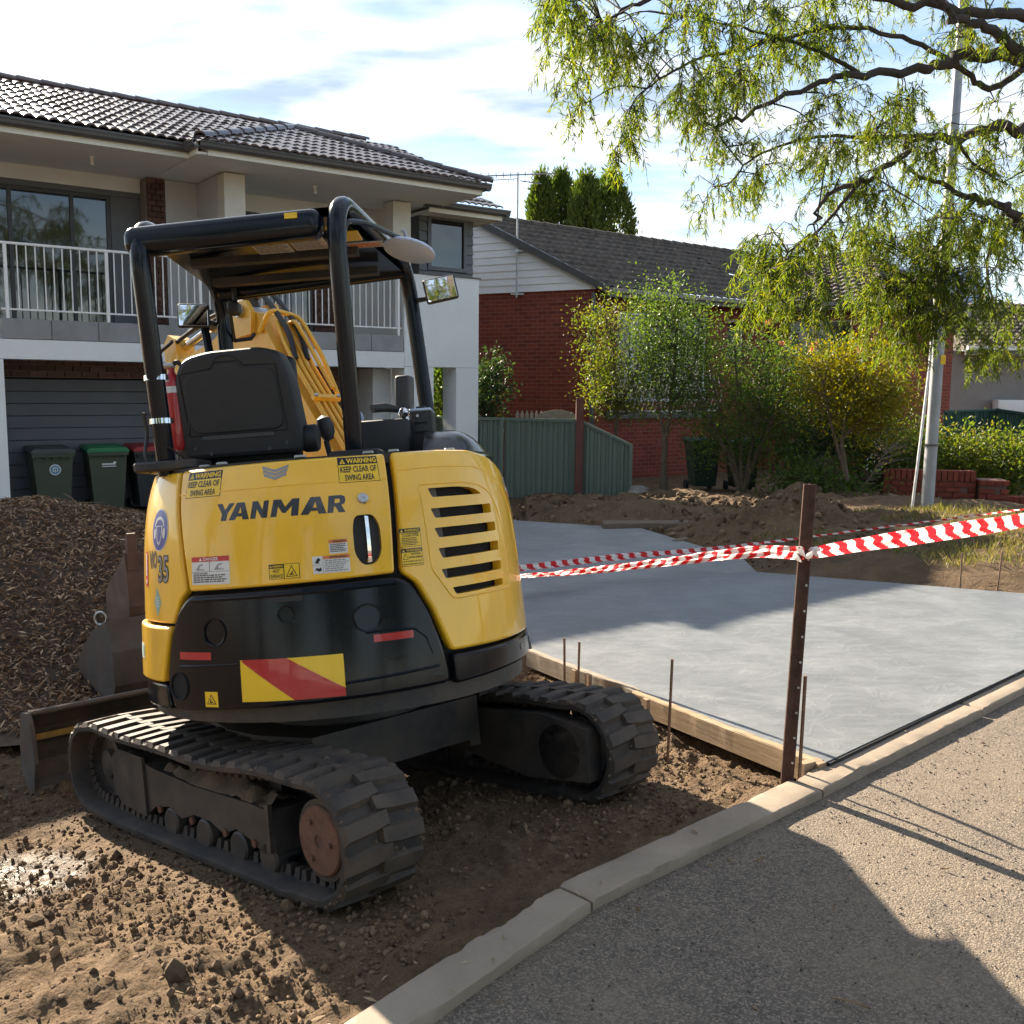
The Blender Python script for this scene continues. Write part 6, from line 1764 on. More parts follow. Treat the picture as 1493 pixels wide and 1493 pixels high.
d = Decal(9.4, 14.2, 1.105, 1.154); d.rect(0, 1, 0, 1, 'decal_white', 0); d.rect(0, 1, .74, 1, 'decal_orange', 1); d.text('WARNING', .2, .9, .78, .96, 'decal_black', 2).lines(.06, .95, .08, .70, 5, 'decal_black', 2, 4); d.build('small_label')
d = Decal(4.9, 14.5, 1.039, 1.100); d.rect(0, 1, 0, 1, 'decal_white', 0); d.rect(.29, 1, .80, 1, 'decal_orange', 1); d.rect(.275, .285, 0, 1, 'decal_grey', 1); d.rect(0, .28, .48, .50, 'decal_grey', 1); d.text('WARNING', .45, .92, .83, .97, 'decal_black', 2)
d.poly([[(.06, .60), (.12, .84), (.18, .92), (.22, .78), (.16, .66), (.20, .58)]], 'decal_black', 2); d.poly([[(.05, .16), (.10, .34), (.18, .30), (.22, .38), (.24, .18), (.16, .12), (.10, .20)]], 'decal_black', 2)
d.lines(.33, .97, .06, .76, 6, 'decal_grey', 2, 5); d.build('caution_label')
d = Decal(28.3, 34.6, 1.106, 1.172); d.rect(0, 1, 0, 1, 'decal_black', 0); d.rect(.02, .98, .02, .78, 'decal_yellow', 1); tri(d, .06, .18, .82, .96, 'decal_yellow', 1); d.text('WARNING', .24, .94, .82, .96, 'decal_yellow', 2); d.text('HOT-PRESSURISED', .08, .92, .67, .76, 'decal_black', 2); d.text('COOLING SYSTEM', .12, .88, .55, .64, 'decal_black', 2).lines(.08, .95, .06, .50, 5, 'decal_black', 2, 6); d.build('cooling_label')
d = Decal(28.3, 34.6, 1.036, 1.100); d.rect(0, 1, 0, 1, 'decal_black', 0); d.rect(.02, .98, .02, .78, 'decal_yellow', 1); tri(d, .06, .18, .82, .96, 'decal_yellow', 1); d.text('WARNING', .24, .94, .82, .96, 'decal_yellow', 2); d.text('ROTATING', .45, .90, .63, .74, 'decal_black', 2); d.text('PARTS INSIDE', .34, .95, .44, .56, 'decal_black', 2); tri(d, .05, .32, .40, .74, 'decal_black', 2); tri(d, .085, .285, .43, .68, 'decal_yellow', 3); d.text('SHUT DOWN & LOCK OUT', .06, .94, .24, .32, 'decal_black', 2); d.text('BEFORE REMOVING COVER', .06, .94, .08, .16, 'decal_black', 2); d.build('rotating_parts_label')
d = Decal(-53.0, -42.0, 1.152, 1.311, .001)
ov_ = lambda cx, cy, rx, ry, n=28: [(cx + rx * math.cos(2 * math.pi * k / n), cy + ry * math.sin(2 * math.pi * k / n)) for k in range(n)]
d.poly([ov_(.5, .5, .5, .5)], 'decal_white', 0); d.poly([ov_(.5, .5, .465, .475)], 'decal_blue', 1)
d.poly([[(.5 + .30 * math.cos(R(a)), .58 + .24 * math.sin(R(a))) for a in range(0, 181, 15)] + [(.5 + .24 * math.cos(R(a)), .58 + .17 * math.sin(R(a))) for a in range(180, -1, -15)]], 'decal_white', 2)
d.poly([ov_(.22, .42, .07, .13)], 'decal_white', 2); d.poly([ov_(.78, .42, .07, .13)], 'decal_white', 2); d.poly([[(.30, .60), (.70, .60), (.66, .34), (.60, .20), (.5, .14), (.40, .20), (.34, .34)], ], 'decal_white', 2); d.poly([[(.36, .58), (.64, .58), (.61, .36), (.56, .24), (.5, .2), (.44, .24), (.39, .36)]], 'decal_blue', 3)
d.build('ear_protection_sign')
d = Decal(-48.3, -41.4, 1.032, 1.139, .001); d.text('35', .0, 1.0, 0, 1, 'decal_black', 0, .06); d.text('35', .06, .94, .05, .95, 'decal_grey', 1, .0); d.build('model_lettering')
d = Decal(-55.4, -48.8, 1.085, 1.156, .001); d.text('ViO', 0, 1, 0, 1, 'text_paint', 0, .05); d.build('model_lettering')
d = Decal(-61.5, -57.0, 1.018, 1.152, .001); d.rect(.1, .9, 0, 1, 'decal_red', 0); d.rect(.35, .65, .3, .95, 'decal_white', 1); d.rect(.35, .65, .08, .2, 'decal_white', 1); d.build('side_label')
d = Decal(-51.4, -46.6, .908, 1.016, .001); d.poly([[(.5, 1), (1, .5), (.5, 0), (0, .5)]], 'decal_teal', 0); d.lines(.25, .75, .3, .7, 4, 'decal_white', 1, 7); d.build('diamond_label')
d = Decal(-66, -60, .74, .80, .015); d.rect(0, 1, 0, 1, 'decal_white', 0); d.rect(.5, .9, .15, .85, 'decal_teal', 1); d.build('small_label')
d = Decal(-15.6, 10.95, .612, .758, .0125); d.rect(0, 1, 0, 1, 'decal_yellow', 0); d.poly([[(.02, 1), (.47, 1), (1, .19), (1, 0), (.52, 0), (.02, .95)]], 'reflector_red', 1); d.build('chevron_plate', 'yellow and red diagonal reflective plate')
d = Decal(-36, -24.4, .760, .787, .0125); d.rect(0, 1, 0, 1, 'reflector_red', 0); d.build('reflector_strip')
d = Decal(18.9, 29.4, .785, .811, .0125); d.rect(0, 1, 0, 1, 'reflector_red', 0); d.build('reflector_strip')
d = Decal(-27.1, -22.9, .594, .648, .0125); d.rect(0, 1, 0, 1, 'decal_yellow', 0); tri(d, .12, .88, .18, .85, 'decal_black', 1); tri(d, .22, .78, .24, .74, 'decal_yellow', 2); d.poly([[(.35, .28), (.66, .28), (.62, .36), (.5, .38), (.52, .55), (.45, .55), (.40, .36)]], 'decal_black', 3); d.build('pictogram_label')
d = Decal(-7.3, 1.8, .953, .990, .0125); d.rect(0, 1, 0, 1, 'plastic_black', 0); d.build('cover_plate')
d = Decal(84, 90, 1.26, 1.345, .005); d.rect(0, 1, 0, 1, 'decal_white', 0); d.rect(0, 1, .0, .3, 'decal_orange', 1); d.text('EN', .1, .9, .5, .9, 'decal_black', 2); d.build('small_label')

# ---------------- canopy
def upart(mb, name, mats, parent=None):
    return mb.build(name, mats, parent or EX, None if parent is not None else US)
rl = fillet([(-.535, -.43, 1.44), (-.510, -.635, 2.358), (-.535, .47, 2.352), (-.545, .52, 1.30)], .19, 10)
rr = fillet([(.186, -.43, 1.46), (.212, -.635, 2.392), (.345, .47, 2.395), (.392, .49, 1.66)], .19, 10)
def ribbed(pts, r_=.0345):
    """tube with shallow flutes like the extruded canopy frame"""
    mb = MB(); seg = 28; P = [Vector(p) for p in pts]; n = len(P); vs = []; prev = None
    for i, p in enumerate(P):
        dd = (P[min(i + 1, n - 1)] - P[max(0, i - 1)]).normalized()
        u = dd.cross(Vector((0, 1, 0))) if prev is None else prev - dd * prev.dot(dd)
        u.normalize(); prev = u; w = dd.cross(u)
        for k in range(seg):
            a = 2 * math.pi * k / seg; rr_ = r_ * (1 - (.045 if k % 7 == 3 else 0)); vs.append(p + u * math.cos(a) * rr_ + w * math.sin(a) * rr_)
    fs = [(i * seg + k, i * seg + (k + 1) % seg, (i + 1) * seg + (k + 1) % seg, (i + 1) * seg + k) for i in range(n - 1) for k in range(seg)]
    mb.add(vs, fs, True); mb.add(vs[:seg], [tuple(range(seg))]); mb.add(vs[-seg:], [tuple(range(seg))]); return mb
upart(ribbed(rl), 'canopy_frame', 'rops_paint'); upart(ribbed(rr), 'canopy_frame', 'rops_paint')
mb = MB(); mb.rbox(-.515, .215, -.625, -.515, 2.250, 2.356, .042, 6, Matrix.Translation((0, 0, 0)) @ Matrix.Rotation(R(-1.4), 4, 'Y')); upart(mb, 'rear_cross_bar', 'rops_paint')
mb = MB(); mb.cyl((-.52, .40, 2.30), (.335, .40, 2.345), .034, seg=14); upart(mb, 'front_cross_bar', 'rops_paint')
mb = MB()
vs = []; fs = []; nx_, ny_ = 12, 10
for j in range(ny_ + 1):
    for i in range(nx_ + 1):
        u, v = i / nx_, j / ny_; y = -.58 + v * .98; x0 = -.515 - v * .02; x1 = .215 + v * .13; x = x0 + (x1 - x0) * u
        z = 2.345 + .02 * u + .022 * math.sin(u * math.pi) * math.sin(v * math.pi); vs.append((x, y, z))
m_ = len(vs)
vs += [(x, y, z - .035) for x, y, z in vs]
for j in range(ny_):
    for i in range(nx_):
        a = j * (nx_ + 1) + i; fs.append((a, a + 1, a + nx_ + 2, a + nx_ + 1)); fs.append((m_ + a, m_ + a + nx_ + 1, m_ + a + nx_ + 2, m_ + a + 1))
mb.add(vs, fs, True); roofp = upart(mb, 'canopy_roof', 'rops_paint')
mb = MB(); mb.box(-.46, .22, -.20, -.15, 2.285, 2.315); mb.box(-.48, .25, .15, .20, 2.285, 2.318); upart(mb, 'roof_stiffener', 'steel_black')
# notices under the roof
def under(name, x0, x1, y0, y1, mats, seed, sl=0.0):
    mb = MB(); z = 2.296 + .02 * ((x0 + x1) / 2 + .5) / .75; mb.box(x0, x1, y0, y1, z, z + .003)
    mb.mat(1); rn = random.Random(seed)
    for k in range(9):
        yy = y0 + (y1 - y0) * (.1 + k * .09); xx = x0 + .01
        while xx < x1 - .03: w_ = rn.uniform(.01, .03); mb.box(xx, xx + w_, yy, yy + (y1 - y0) * .04, z - .0012, z); xx += w_ + .006
    return upart(mb, name, mats)
under('roof_notice', -.17, -.03, -.36, -.215, ['label_paper', 'decal_grey'], 1); under('roof_notice', -.02, .115, -.38, -.215, ['label_paper', 'decal_grey'], 2)
under('roof_notice', .185, .325, -.24, -.16, ['label_paper', 'decal_orange'], 3); under('roof_notice', -.42, -.20, -.47, -.43, ['label_paper', 'decal_grey'], 4); under('roof_notice', -.40, -.19, -.54, -.50, ['label_paper', 'decal_grey'], 6)
mb = MB(); mb.box(-.16, .18, -.545, -.515, 2.299, 2.303); upart(mb, 'roof_stripe', 'decal_yellow'); mb = MB(); mb.box(.19, .26, -.43, -.30, 2.309, 2.313); upart(mb, 'roof_stripe', 'decal_yellow')
mb = MB(); mb.box(.03, .075, -.632, -.622, 2.318, 2.338); upart(mb, 'frame_tag', 'sticker_yellow')
# base plate of the left post, straps, extinguisher
mb = MB(); mb.rbox(-.64, -.40, -.50, -.30, 1.452, 1.49, .008, 1); upart(mb, 'post_base', 'steel_black')
mb = MB(); mb.rbox(.10, .29, -.50, -.36, 1.452, 1.478, .008, 1); upart(mb, 'post_base', 'steel_black')
for z in (1.64, 1.80):
    t_ = (z - 1.44) / .895; c_ = Vector((-.535 + .023 * t_, -.43 - .17 * t_, z)); mb = MB(); mb.lathe([(.0425, -.010), (.0445, -.010), (.0445, .010), (.0425, .010)], Matrix.Translation(c_), 24); upart(mb, 'hose_clamp', 'chrome')
mb = MB(); mb.lathe([(.001, 1.54), (.026, 1.54), (.033, 1.56), (.033, 1.80), (.028, 1.83), (.013, 1.85), (.013, 1.87), (.001, 1.87)], Matrix.Translation((-.535, -.30, 0)), 18); fe = upart(mb, 'fire_extinguisher', 'red_paint'); fe['label'] = 'red fire extinguisher'
mb = MB(); mb.lathe([(.0335, 1.765), (.0343, 1.765), (.0343, 1.79), (.0335, 1.79)], Matrix.Translation((-.535, -.30, 0)), 18); mb.build('label_band', 'decal_white', fe)
mb = MB(); mb.tube(catmull([(-.535, -.30, 1.87), (-.505, -.31, 1.885), (-.475, -.31, 1.83), (-.472, -.31, 1.70), (-.485, -.31, 1.60)], 6), .009, 8); mb.build('extinguisher_hose', 'hose', fe)
mb = MB(); mb.rbox(-.575, -.52, -.32, -.28, 1.865, 1.885, .006, 1); mb.build('extinguisher_valve', 'bolt_steel', fe)
mb = MB(); mb.tube(catmull([(-.585, -.46, 1.45), (-.60, -.47, 1.52), (-.595, -.45, 1.60), (-.598, -.46, 1.68)], 5), .007, 6); mb.tube(catmull([(-.46, -.45, 1.49), (-.49, -.48, 1.53), (-.51, -.50, 1.545)], 4), .004, 6); upart(mb, 'wiring', 'hose')
# seat
seat = empty('seat', (0, 0, 0), 0, EX); seat.matrix_local = US; tag(seat, 'black operator seat seen from behind')
tilt = Matrix.Translation((0, -.25, 1.5)) @ Matrix.Rotation(R(6), 4, 'X') @ Matrix.Translation((0, .25, -1.5))
def shell(loop, y0, y1, r_=.022):
    """rounded plate in x-z with softened rim; y0 rear face"""
    pts = [Vector(p) for p in loop]; out = []; m = len(pts)
    for i in range(m):
        a, b, c = pts[i - 1], pts[i], pts[(i + 1) % m]; ra = min(.05, (a - b).length * .45, (c - b).length * .45); p0 = b + (a - b).normalized() * ra; p1 = b + (c - b).normalized() * ra
        for k in range(5): t = k / 4; out.append(p0 * (1 - t) ** 2 + b * 2 * t * (1 - t) + p1 * t * t)
    mb = MB(); n = len(out); rings = [(r_, y0), (r_ * .3, y0 + r_ * .3), (0, y0 + r_), (0, y1)]
    vs = []
    for d_i, y in rings:
        for p in inset(out, d_i): vs.append(tilt @ Vector((p.x, y, p.y)))
    fs = [(k * n + i, k * n + (i + 1) % n, (k + 1) * n + (i + 1) % n, (k + 1) * n + i) for k in range(3) for i in range(n)]
    mb.add(vs, fs, True)
    tr_ = tessellate_polygon([[Vector((p.x, p.y, 0)) for p in out]]); mb.add(vs[:n], [tuple(t) for t in tr_], False); mb.add(vs[3 * n:], [tuple(t) for t in tr_], False)
    return mb
shell([(-.525, 1.50), (-.525, 1.80), (-.49, 1.895), (-.39, 1.92), (-.17, 1.925), (-.10, 1.90), (-.062, 1.80), (-.035, 1.56), (-.045, 1.50)], -.30, -.17, .02).build('backrest', 'plastic_black', seat)
lid = shell([(-.470, 1.600), (-.488, 1.83), (-.365, 1.845), (-.35, 1.868), (-.26, 1.868), (-.245, 1.85), (-.122, 1.845), (-.098, 1.60)], -.306, -.296, .006).build('storage_lid', 'plastic_black', seat)
shell([(-.43, 1.575), (-.43, 1.592), (-.145, 1.592), (-.145, 1.575)], -.304, -.296, .002).build('lid_hinge', 'plastic_grey', seat)
gr = MB(); lp_ = [(-.478, 1.594), (-.496, 1.838), (-.37, 1.853), (-.355, 1.876), (-.255, 1.876), (-.24, 1.858), (-.115, 1.853), (-.09, 1.594)]
gr.tube([tilt @ Vector((a, -.299, b)) for a, b in lp_ + lp_[:1]], .0035, 5, False); gr.build('lid_gap', 'core_dark', seat)
gr = MB(); gr.tube([tilt @ Vector((-.31 + .052 * math.cos(R(a)), -.300, 1.872 + .03 * math.sin(R(a)))) for a in range(0, 181, 15)], .004, 6, False); gr.build('lid_handle', 'plastic_black', seat)
for x, z in ((-.46, 1.545), (-.10, 1.545), (-.40, 1.52), (-.17, 1.525)):
    b_ = MB(); b_.lathe([(.001, 0), (.008, 0), (.007, .005), (.001, .005)], Matrix.Translation(tilt @ Vector((x, -.299, z))) @ Matrix.Rotation(R(90), 4, 'X'), 10); b_.build('seat_bolt', 'plastic_grey', seat)
mb = MB(); mb.rbox(-.51, -.05, -.16, .32, 1.30, 1.45, .04, 3); mb.build('seat_cushion', 'plastic_black', seat)
mb = MB(); mb.rbox(-.49, -.07, -.20, -.13, 1.45, 1.90, .03, 3); mb.build('back_cushion', 'plastic_black', seat)
mb = MB(); mb.lathe([(.001, -.03), (.052, -.03), (.056, -.02), (.056, .02), (.05, .03), (.001, .03)], Matrix.Translation((-.02, -.22, 1.555)) @ Matrix.Rotation(R(90), 4, 'Y'), 22); mb.build('recliner', 'plastic_black', seat)
mb = MB(); mb.rbox(-.56, -.50, -.26, .05, 1.47, 1.56, .02, 2); mb.build('armrest', 'plastic_black', seat)
# floor pedestal and right console
mb = MB(); mb.rbox(-.52, -.03, -.25, .36, 1.0, 1.32, .02, 1); upart(mb, 'seat_base', 'plastic_black')
mb = MB(); mb.rbox(.13, .36, -.06, .34, 1.44, 1.625, .02, 2); upart(mb, 'console', 'plastic_black')
mb = MB(); mb.rbox(.352, .452, .02, .20, 1.45, 1.655, .008, 2); upart(mb, 'control_box', 'plastic_black')
mb = MB(); mb.rbox(.354, .450, .022, .20, 1.655, 1.667, .004, 1); upart(mb, 'control_box_top', 'disc_white'); mb = MB(); mb.lathe([(.001, 0), (.024, 0), (.022, .014), (.001, .016)], Matrix.Translation((.40, .10, 1.667)), 16); upart(mb, 'knob', 'plastic_black')
for z in (1.56, 1.60): 
    mb = MB(); mb.box(.375, .43, .016, .022, z, z + .008); upart(mb, 'vent_slot', 'core_dark')
mb = MB(); mb.lathe([(.001, 0), (.006, 0), (.006, .004), (.001, .004)], Matrix.Translation((.39, .02, 1.635)) @ Matrix.Rotation(R(90), 4, 'X'), 10); upart(mb, 'box_screw', 'decal_white')
mb = MB(); T = Matrix.Translation((.325, .12, 1.74)) @ Matrix.Rotation(R(-16), 4, 'Z') @ Matrix.Rotation(R(4), 4, 'Y'); mb.rbox(-.036, .036, -.02, .05, -.075, .085, .016, 3, T); mb.rbox(-.02, .02, .0, .03, -.14, -.07, .01, 2, T); upart(mb, 'monitor', 'plastic_grey')
mb = MB(); mb.tube([(.36, .2, 1.62), (.33, .12, 1.66), (.29, .1, 1.675)], .011, 8); mb.tube([(.30, .10, 1.675), (.25, .06, 1.685), (.20, .02, 1.68)], [.014, .021, .019], 10); upart(mb, 'control_lever', 'plastic_black')
mb = MB(); mb.tube([(.345, .0, 1.46), (.345, .0, 1.62), (.338, .0, 1.66)], [.014, .014, .011], 10); mb.lathe([(.001, -.024), (.010, -.021), (.018, -.014), (.023, 0), (.018, .014), (.010, .021), (.001, .024)], Matrix.Translation((.336, -.02, 1.648)), 20); upart(mb, 'console_rod', 'chrome')
mb = MB(); T = Matrix.Translation((.022, -.12, 1.60)) @ Matrix.Rotation(R(-12), 4, 'Y'); mb.lathe([(.001, -.055), (.02, -.05), (.034, -.02), (.036, .01), (.028, .04), (.001, .055)], T, 14); mb.cyl((.02, -.12, 1.55), (.03, -.1, 1.46), .012, seg=8); upart(mb, 'control_lever', 'plastic_black')
mb = MB(); mb.rbox(.055, .13, .10, .17, 1.60, 1.655, .012, 2); mb.tube([(.09, .13, 1.60), (.09, .12, 1.47)], .012, 8); mb.rbox(-.02, .12, -.03, .3, 1.44, 1.475, .01, 1); upart(mb, 'armrest_pod', 'plastic_black')
mb = MB(); mb.tube(catmull([(.07, .2, 1.67), (.10, .18, 1.70), (.13, .17, 1.66), (.11, .16, 1.62)], 5), .008, 6); upart(mb, 'wire_loop', 'disc_white')
# mirrors
def mirror(name, c, w, h, rz, rx, arm, label):
    mr = empty(name, (0, 0, 0), 0, EX); mr.matrix_local = US; mr['label'] = label
    T = Matrix.Translation(c) @ Matrix.Rotation(R(rz), 4, 'Z') @ Matrix.Rotation(R(rx), 4, 'Y')
    mb = MB(); mb.rbox(-w / 2, w / 2, .0, .03, -h / 2, h / 2, .012, 3, T); mb.build('mirror_shell', 'plastic_black', mr)
    mb = MB(); mb.rbox(-w / 2 + .008, w / 2 - .008, -.002, .004, -h / 2 + .008, h / 2 - .008, .001, 1, T); mb.build('mirror_face', 'mirror_glass', mr)
    mb = MB(); mb.tube(arm, .012, 8); mb.build('mirror_arm', 'plastic_black', mr)
mirror('mirror', Vector((-.655, .40, 2.215)), .145, .112, 14, 2, [(-.655, .43, 2.21), (-.60, .46, 2.19), (-.545, .50, 2.17)], 'left rear view mirror')
mb = MB(); mb.tube([(-.625, .46, 2.17), (-.60, .44, 2.0), (-.575, .42, 1.6)], .02, 8); upart(mb, 'mirror_stay', 'rops_paint')
mirror('mirror', Vector((.505, .38, 2.245)), .152, .115, 4, -9, [(.49, .43, 2.24), (.44, .45, 2.22), (.385, .455, 2.215)], 'right rear view mirror')
# round white mirror back on a bracket
T = Matrix.Translation((.425, -.15, 2.295)) @ Matrix.Rotation(R(14), 4, 'Y') @ Matrix.Rotation(R(-12), 4, 'X')
mb = MB(); mb.lathe([(.001, -.012), (.09, -.012), (.106, -.006), (.108, 0), (.104, .006), (.06, .020), (.02, .026), (.001, .026)], T, 36); mb.build('round_mirror', 'disc_white', EX, US)
mb = MB(); mb.rbox(.402, .442, -.17, -.13, 2.31, 2.345, .006, 1); mb.tube([(.418, -.15, 2.34), (.41, -.15, 2.375), (.398, -.15, 2.38)], .008, 8); upart(mb, 'mirror_clamp', 'bolt_steel')
mb = MB(); mb.tube(fillet([(.225, -.57, 2.20), (.235, -.58, 2.31), (.30, -.40, 2.345), (.405, -.16, 2.335)], .06, 5), .011, 8); upart(mb, 'mirror_bracket', 'rops_paint')
mb = MB(); mb.rbox(-.47, -.42, .30, .38, 2.19, 2.25, .01, 1); mb.tube([(-.44, .34, 2.25), (-.44, .34, 2.31)], .012, 6); mb.tube([(-.50, .5, 2.10), (-.42, .5, 2.105), (-.40, .5, 2.13)], .01, 6); mb.tube([(-.47, .36, 2.2), (-.50, .5, 2.10)], .008, 6); upart(mb, 'work_lamp', 'plastic_black')

# ---------------- boom, arm, hydraulics
foot = Vector((.15, .85)); hdir = Vector((-.8, .7)).normalized(); wdir = Vector((hdir.y, -hdir.x)) * 1.0
wdir = Vector((.7, .8)).normalized()
def BT(t, z, w=0.0): p = foot + hdir * t + wdir * w; return Vector((p.x, p.y, z))
def bprism(poly, w0, w1, mat, name, smooth=False):
    mb = MB(); n = len(poly); vs = [BT(t, z, w0) for t, z in poly] + [BT(t, z, w1) for t, z in poly]
    tr_ = tessellate_polygon([[Vector((t, z, 0)) for t, z in poly]]); mb.add(vs, [tuple(t) for t in tr_] + [tuple(n + i for i in t) for t in tr_])
    mb.add(vs, [(i, (i + 1) % n, n + (i + 1) % n, n + i) for i in range(n)], smooth); return upart(mb, name, mat)
bprism([(-.10, .86), (.12, .80), (.62, 1.45), (1.02, 1.98), (1.30, 2.06), (1.92, 2.10), (1.98, 2.18), (1.94, 2.26), (1.45, 2.33), (1.22, 2.42), (1.06, 2.455), (.96, 2.42), (.74, 2.10), (.34, 1.55), (-.08, 1.02)], -.075, .075, 'yellow_arm', 'boom')
bprism([(.98, 2.30), (1.12, 2.30), (1.16, 2.44), (1.12, 2.50), (1.02, 2.50), (.96, 2.42)], -.11, -.077, 'yellow_arm', 'boom_lug'); bprism([(.98, 2.30), (1.12, 2.30), (1.16, 2.44), (1.12, 2.50), (1.02, 2.50), (.96, 2.42)], .077, .11, 'yellow_arm', 'boom_lug')
mb = MB(); mb.cyl(BT(1.06, 2.44, -.14), BT(1.06, 2.44, .14), .035, seg=16); upart(mb, 'boom_pin', 'bolt_steel')
mb = MB(); mb.cyl(BT(1.10, 2.50), BT(1.52, 2.45), .048, seg=18); upart(mb, 'arm_cylinder', 'steel_black'); mb = MB(); mb.cyl(BT(1.52, 2.45), BT(1.92, 2.36), .026, seg=14); upart(mb, 'cylinder_rod', 'chrome')
mb = MB(); mb.tube([BT(1.12, 2.56, .03), BT(1.55, 2.52, .03), BT(1.85, 2.47, .03)], .018, 8); mb.tube([BT(1.1, 2.52, -.05), BT(1.5, 2.48, -.06), BT(1.9, 2.40, -.05)], .014, 8); mb.rbox(-.02, .02, -.02, .02, -.03, .06, .004, 1, Matrix.Translation(BT(1.55, 2.49))); upart(mb, 'hydraulic_line', 'hose')
bprism([(1.86, 2.10), (1.99, 2.10), (2.02, 2.40), (1.96, 2.46), (1.88, 2.42), (1.84, 2.22), (1.74, 1.6), (1.70, .92), (1.80, .88), (1.90, 1.55)], -.065, .065, 'yellow_arm', 'arm')
bprism([(1.62, .72), (1.86, .72), (1.86, .92), (1.74, .98), (1.64, .90)], -.09, .09, 'steel_black', 'quick_hitch')
mb = MB(); mb.cyl(BT(1.99, 2.30), BT(1.94, 1.60), .036, seg=14); upart(mb, 'bucket_cylinder', 'steel_black')
# steel pipes on the boom's back with clamp and guard rail
nrm_t, nrm_z = -.60, .42
def BP(k, w, o=.03):
    """k: 0 at the foot end, 1 near the elbow, along the boom's back face"""
    t = -.08 + (.92 + .08) * k; z = 1.02 + (2.36 - 1.02) * k; L = math.hypot(nrm_t, nrm_z)
    return BT(t + nrm_t / L * o, z + nrm_z / L * o, w)
for w in (-.045, -.005, .035, .075):
    mb = MB(); mb.tube([BP(.0, w), BP(.45, w), BP(.78, w), BP(.88, w, .05), BP(.96, w * .8, .07)], .0135, 10); upart(mb, 'hydraulic_pipe', 'yellow_arm')
for k in (.30, .62):
    mb = MB(); a = BP(k, -.075, .05); b = BP(k, .105, .05); d_ = (b - a).normalized(); mb.tube([a, b], .02, 4, True, False, 1.0); upart(mb, 'pipe_clamp', 'yellow_arm')
    for w in (-.06, .09): mb = MB(); mb.lathe([(.001, 0), (.010, 0), (.009, .01), (.001, .01)], Matrix.Translation(BP(k, w, .068)) @ Matrix.Rotation(R(60), 4, 'X'), 8); upart(mb, 'clamp_bolt', 'bolt_steel')
mb = MB(); mb.tube(fillet([BT(.92, 2.30, -.09), BP(1.0, -.07, .10), BP(.97, .10, .11), BP(.80, .12, .09), BP(.64, .11, .05)], .05, 5), .0135, 8); upart(mb, 'guard_rail', 'yellow_arm')
mb = MB(); mb.tube(fillet([BT(.95, 2.34, .08), BP(.93, .02, .14), BP(.86, .06, .10), BP(.66, .09, .06)], .05, 5), .012, 8); upart(mb, 'guard_rail', 'yellow_arm')
for w in (-.03, .05):
    mb = MB(); mb.tube(catmull([BT(1.15, 2.52, w * .6), BT(1.0, 2.56, w), BP(.92, w, .10), BP(.80, w, .045)], 6), .016, 8); upart(mb, 'boom_hose', 'hose')
mb = MB(); mb.tube(catmull([BT(1.75, 2.30, .1), BT(1.80, 2.05, .14), BT(1.74, 1.8, .10), BT(1.78, 1.6, .09)], 6), .012, 8); mb.tube(catmull([BT(1.85, 2.40, -.1), BT(2.02, 2.30, -.12), BT(1.98, 2.0, -.1)], 6), .012, 8); upart(mb, 'arm_hose', 'hose')
# ================================================================== site things
simple('rust_post', (.085, .042, .028), .75, .2, var=.45, vscale=25, bump=.3)
simple('rebar', (.20, .125, .085), .75, .2, var=.3, vscale=30, bump=.3)
def mat_timber(name, a, b):
    m = new_mat(name); t = NT(m); v = t.coords('Object')
    g = t.noise(3, 8, .65, t.mapping(v, scale=(1.0, 14, 14)), .6); c = t.ramp(g, [(.3, a), (.7, b)])
    c = t.mix(t.ramp(t.noise(2.5, 7, .7, v), [(.52, 0.0), (.75, .7)]), c, (.22, .20, .175))
    t.out(t.bsdf(c, .85, 0, t.bump(g, .35, .006), .3)); return m
mat_timber('form_timber', (.22, .155, .095), (.36, .27, .175))
mat_timber('grey_timber', (.17, .145, .115), (.29, .25, .20))
mat_timber('old_timber', (.10, .075, .055), (.20, .155, .115))
# formwork boards along the slab's left edge
def board(a, b, name, label, h=.105, th=.042, zt=None, mat='form_timber', cat='board', grp='formwork boards'):
    a, b = Vector(a), Vector(b); L = (b - a).length; ang = math.atan2(b.y - a.y, b.x - a.x)
    za, zb = float(zs(a.x, a.y)) + .004, float(zs(b.x, b.y)) + .004
    o = bpy.data.objects.new(name, None); mb = MB()
    n = max(4, int(L / .05)); vs = []
    rn = random.Random(int(L * 1000))
    for i in range(n + 1):
        t = i / n; z = (zb - za) * t; j = rn.uniform(-.0025, .0025); k = rn.uniform(-.003, .003)
        vs += [(L * t, 0, z - h), (L * t, th, z - h), (L * t, th, z + j), (L * t, .004, z + j), (L * t, k * .5, z - .006)]
    fs = [(i * 5 + q_, i * 5 + (q_ + 1) % 5, (i + 1) * 5 + (q_ + 1) % 5, (i + 1) * 5 + q_) for i in range(n) for q_ in range(5)] + [(0, 1, 2, 3, 4), tuple(n * 5 + q_ for q_ in range(5))[::-1]]
    mb.add(vs, fs); o = mb.build(name, mat); o.location = (a.x, a.y, za); o.rotation_euler = (0, 0, ang); tag(o, label, cat, grp); return o
board((.10, 6.05), (.66, 5.12), 'formwork_board', 'grey weathered formwork board farthest from the road', mat='grey_timber')
board((.645, 5.10), (1.30, 4.00), 'formwork_board', 'pale timber formwork board nearest the rusty post')
o = board((1.235, 3.985), (1.335, 4.045), 'formwork_end', 'short timber block closing the formwork at the kerb', h=.10, th=.04, cat='block', grp=None)
pk_ = MB(); pk_.rbox(-.02, .02, -.012, .012, -.25, .015, .003, 1); pkm = pk_.mesh('timber_peg', 'form_timber')
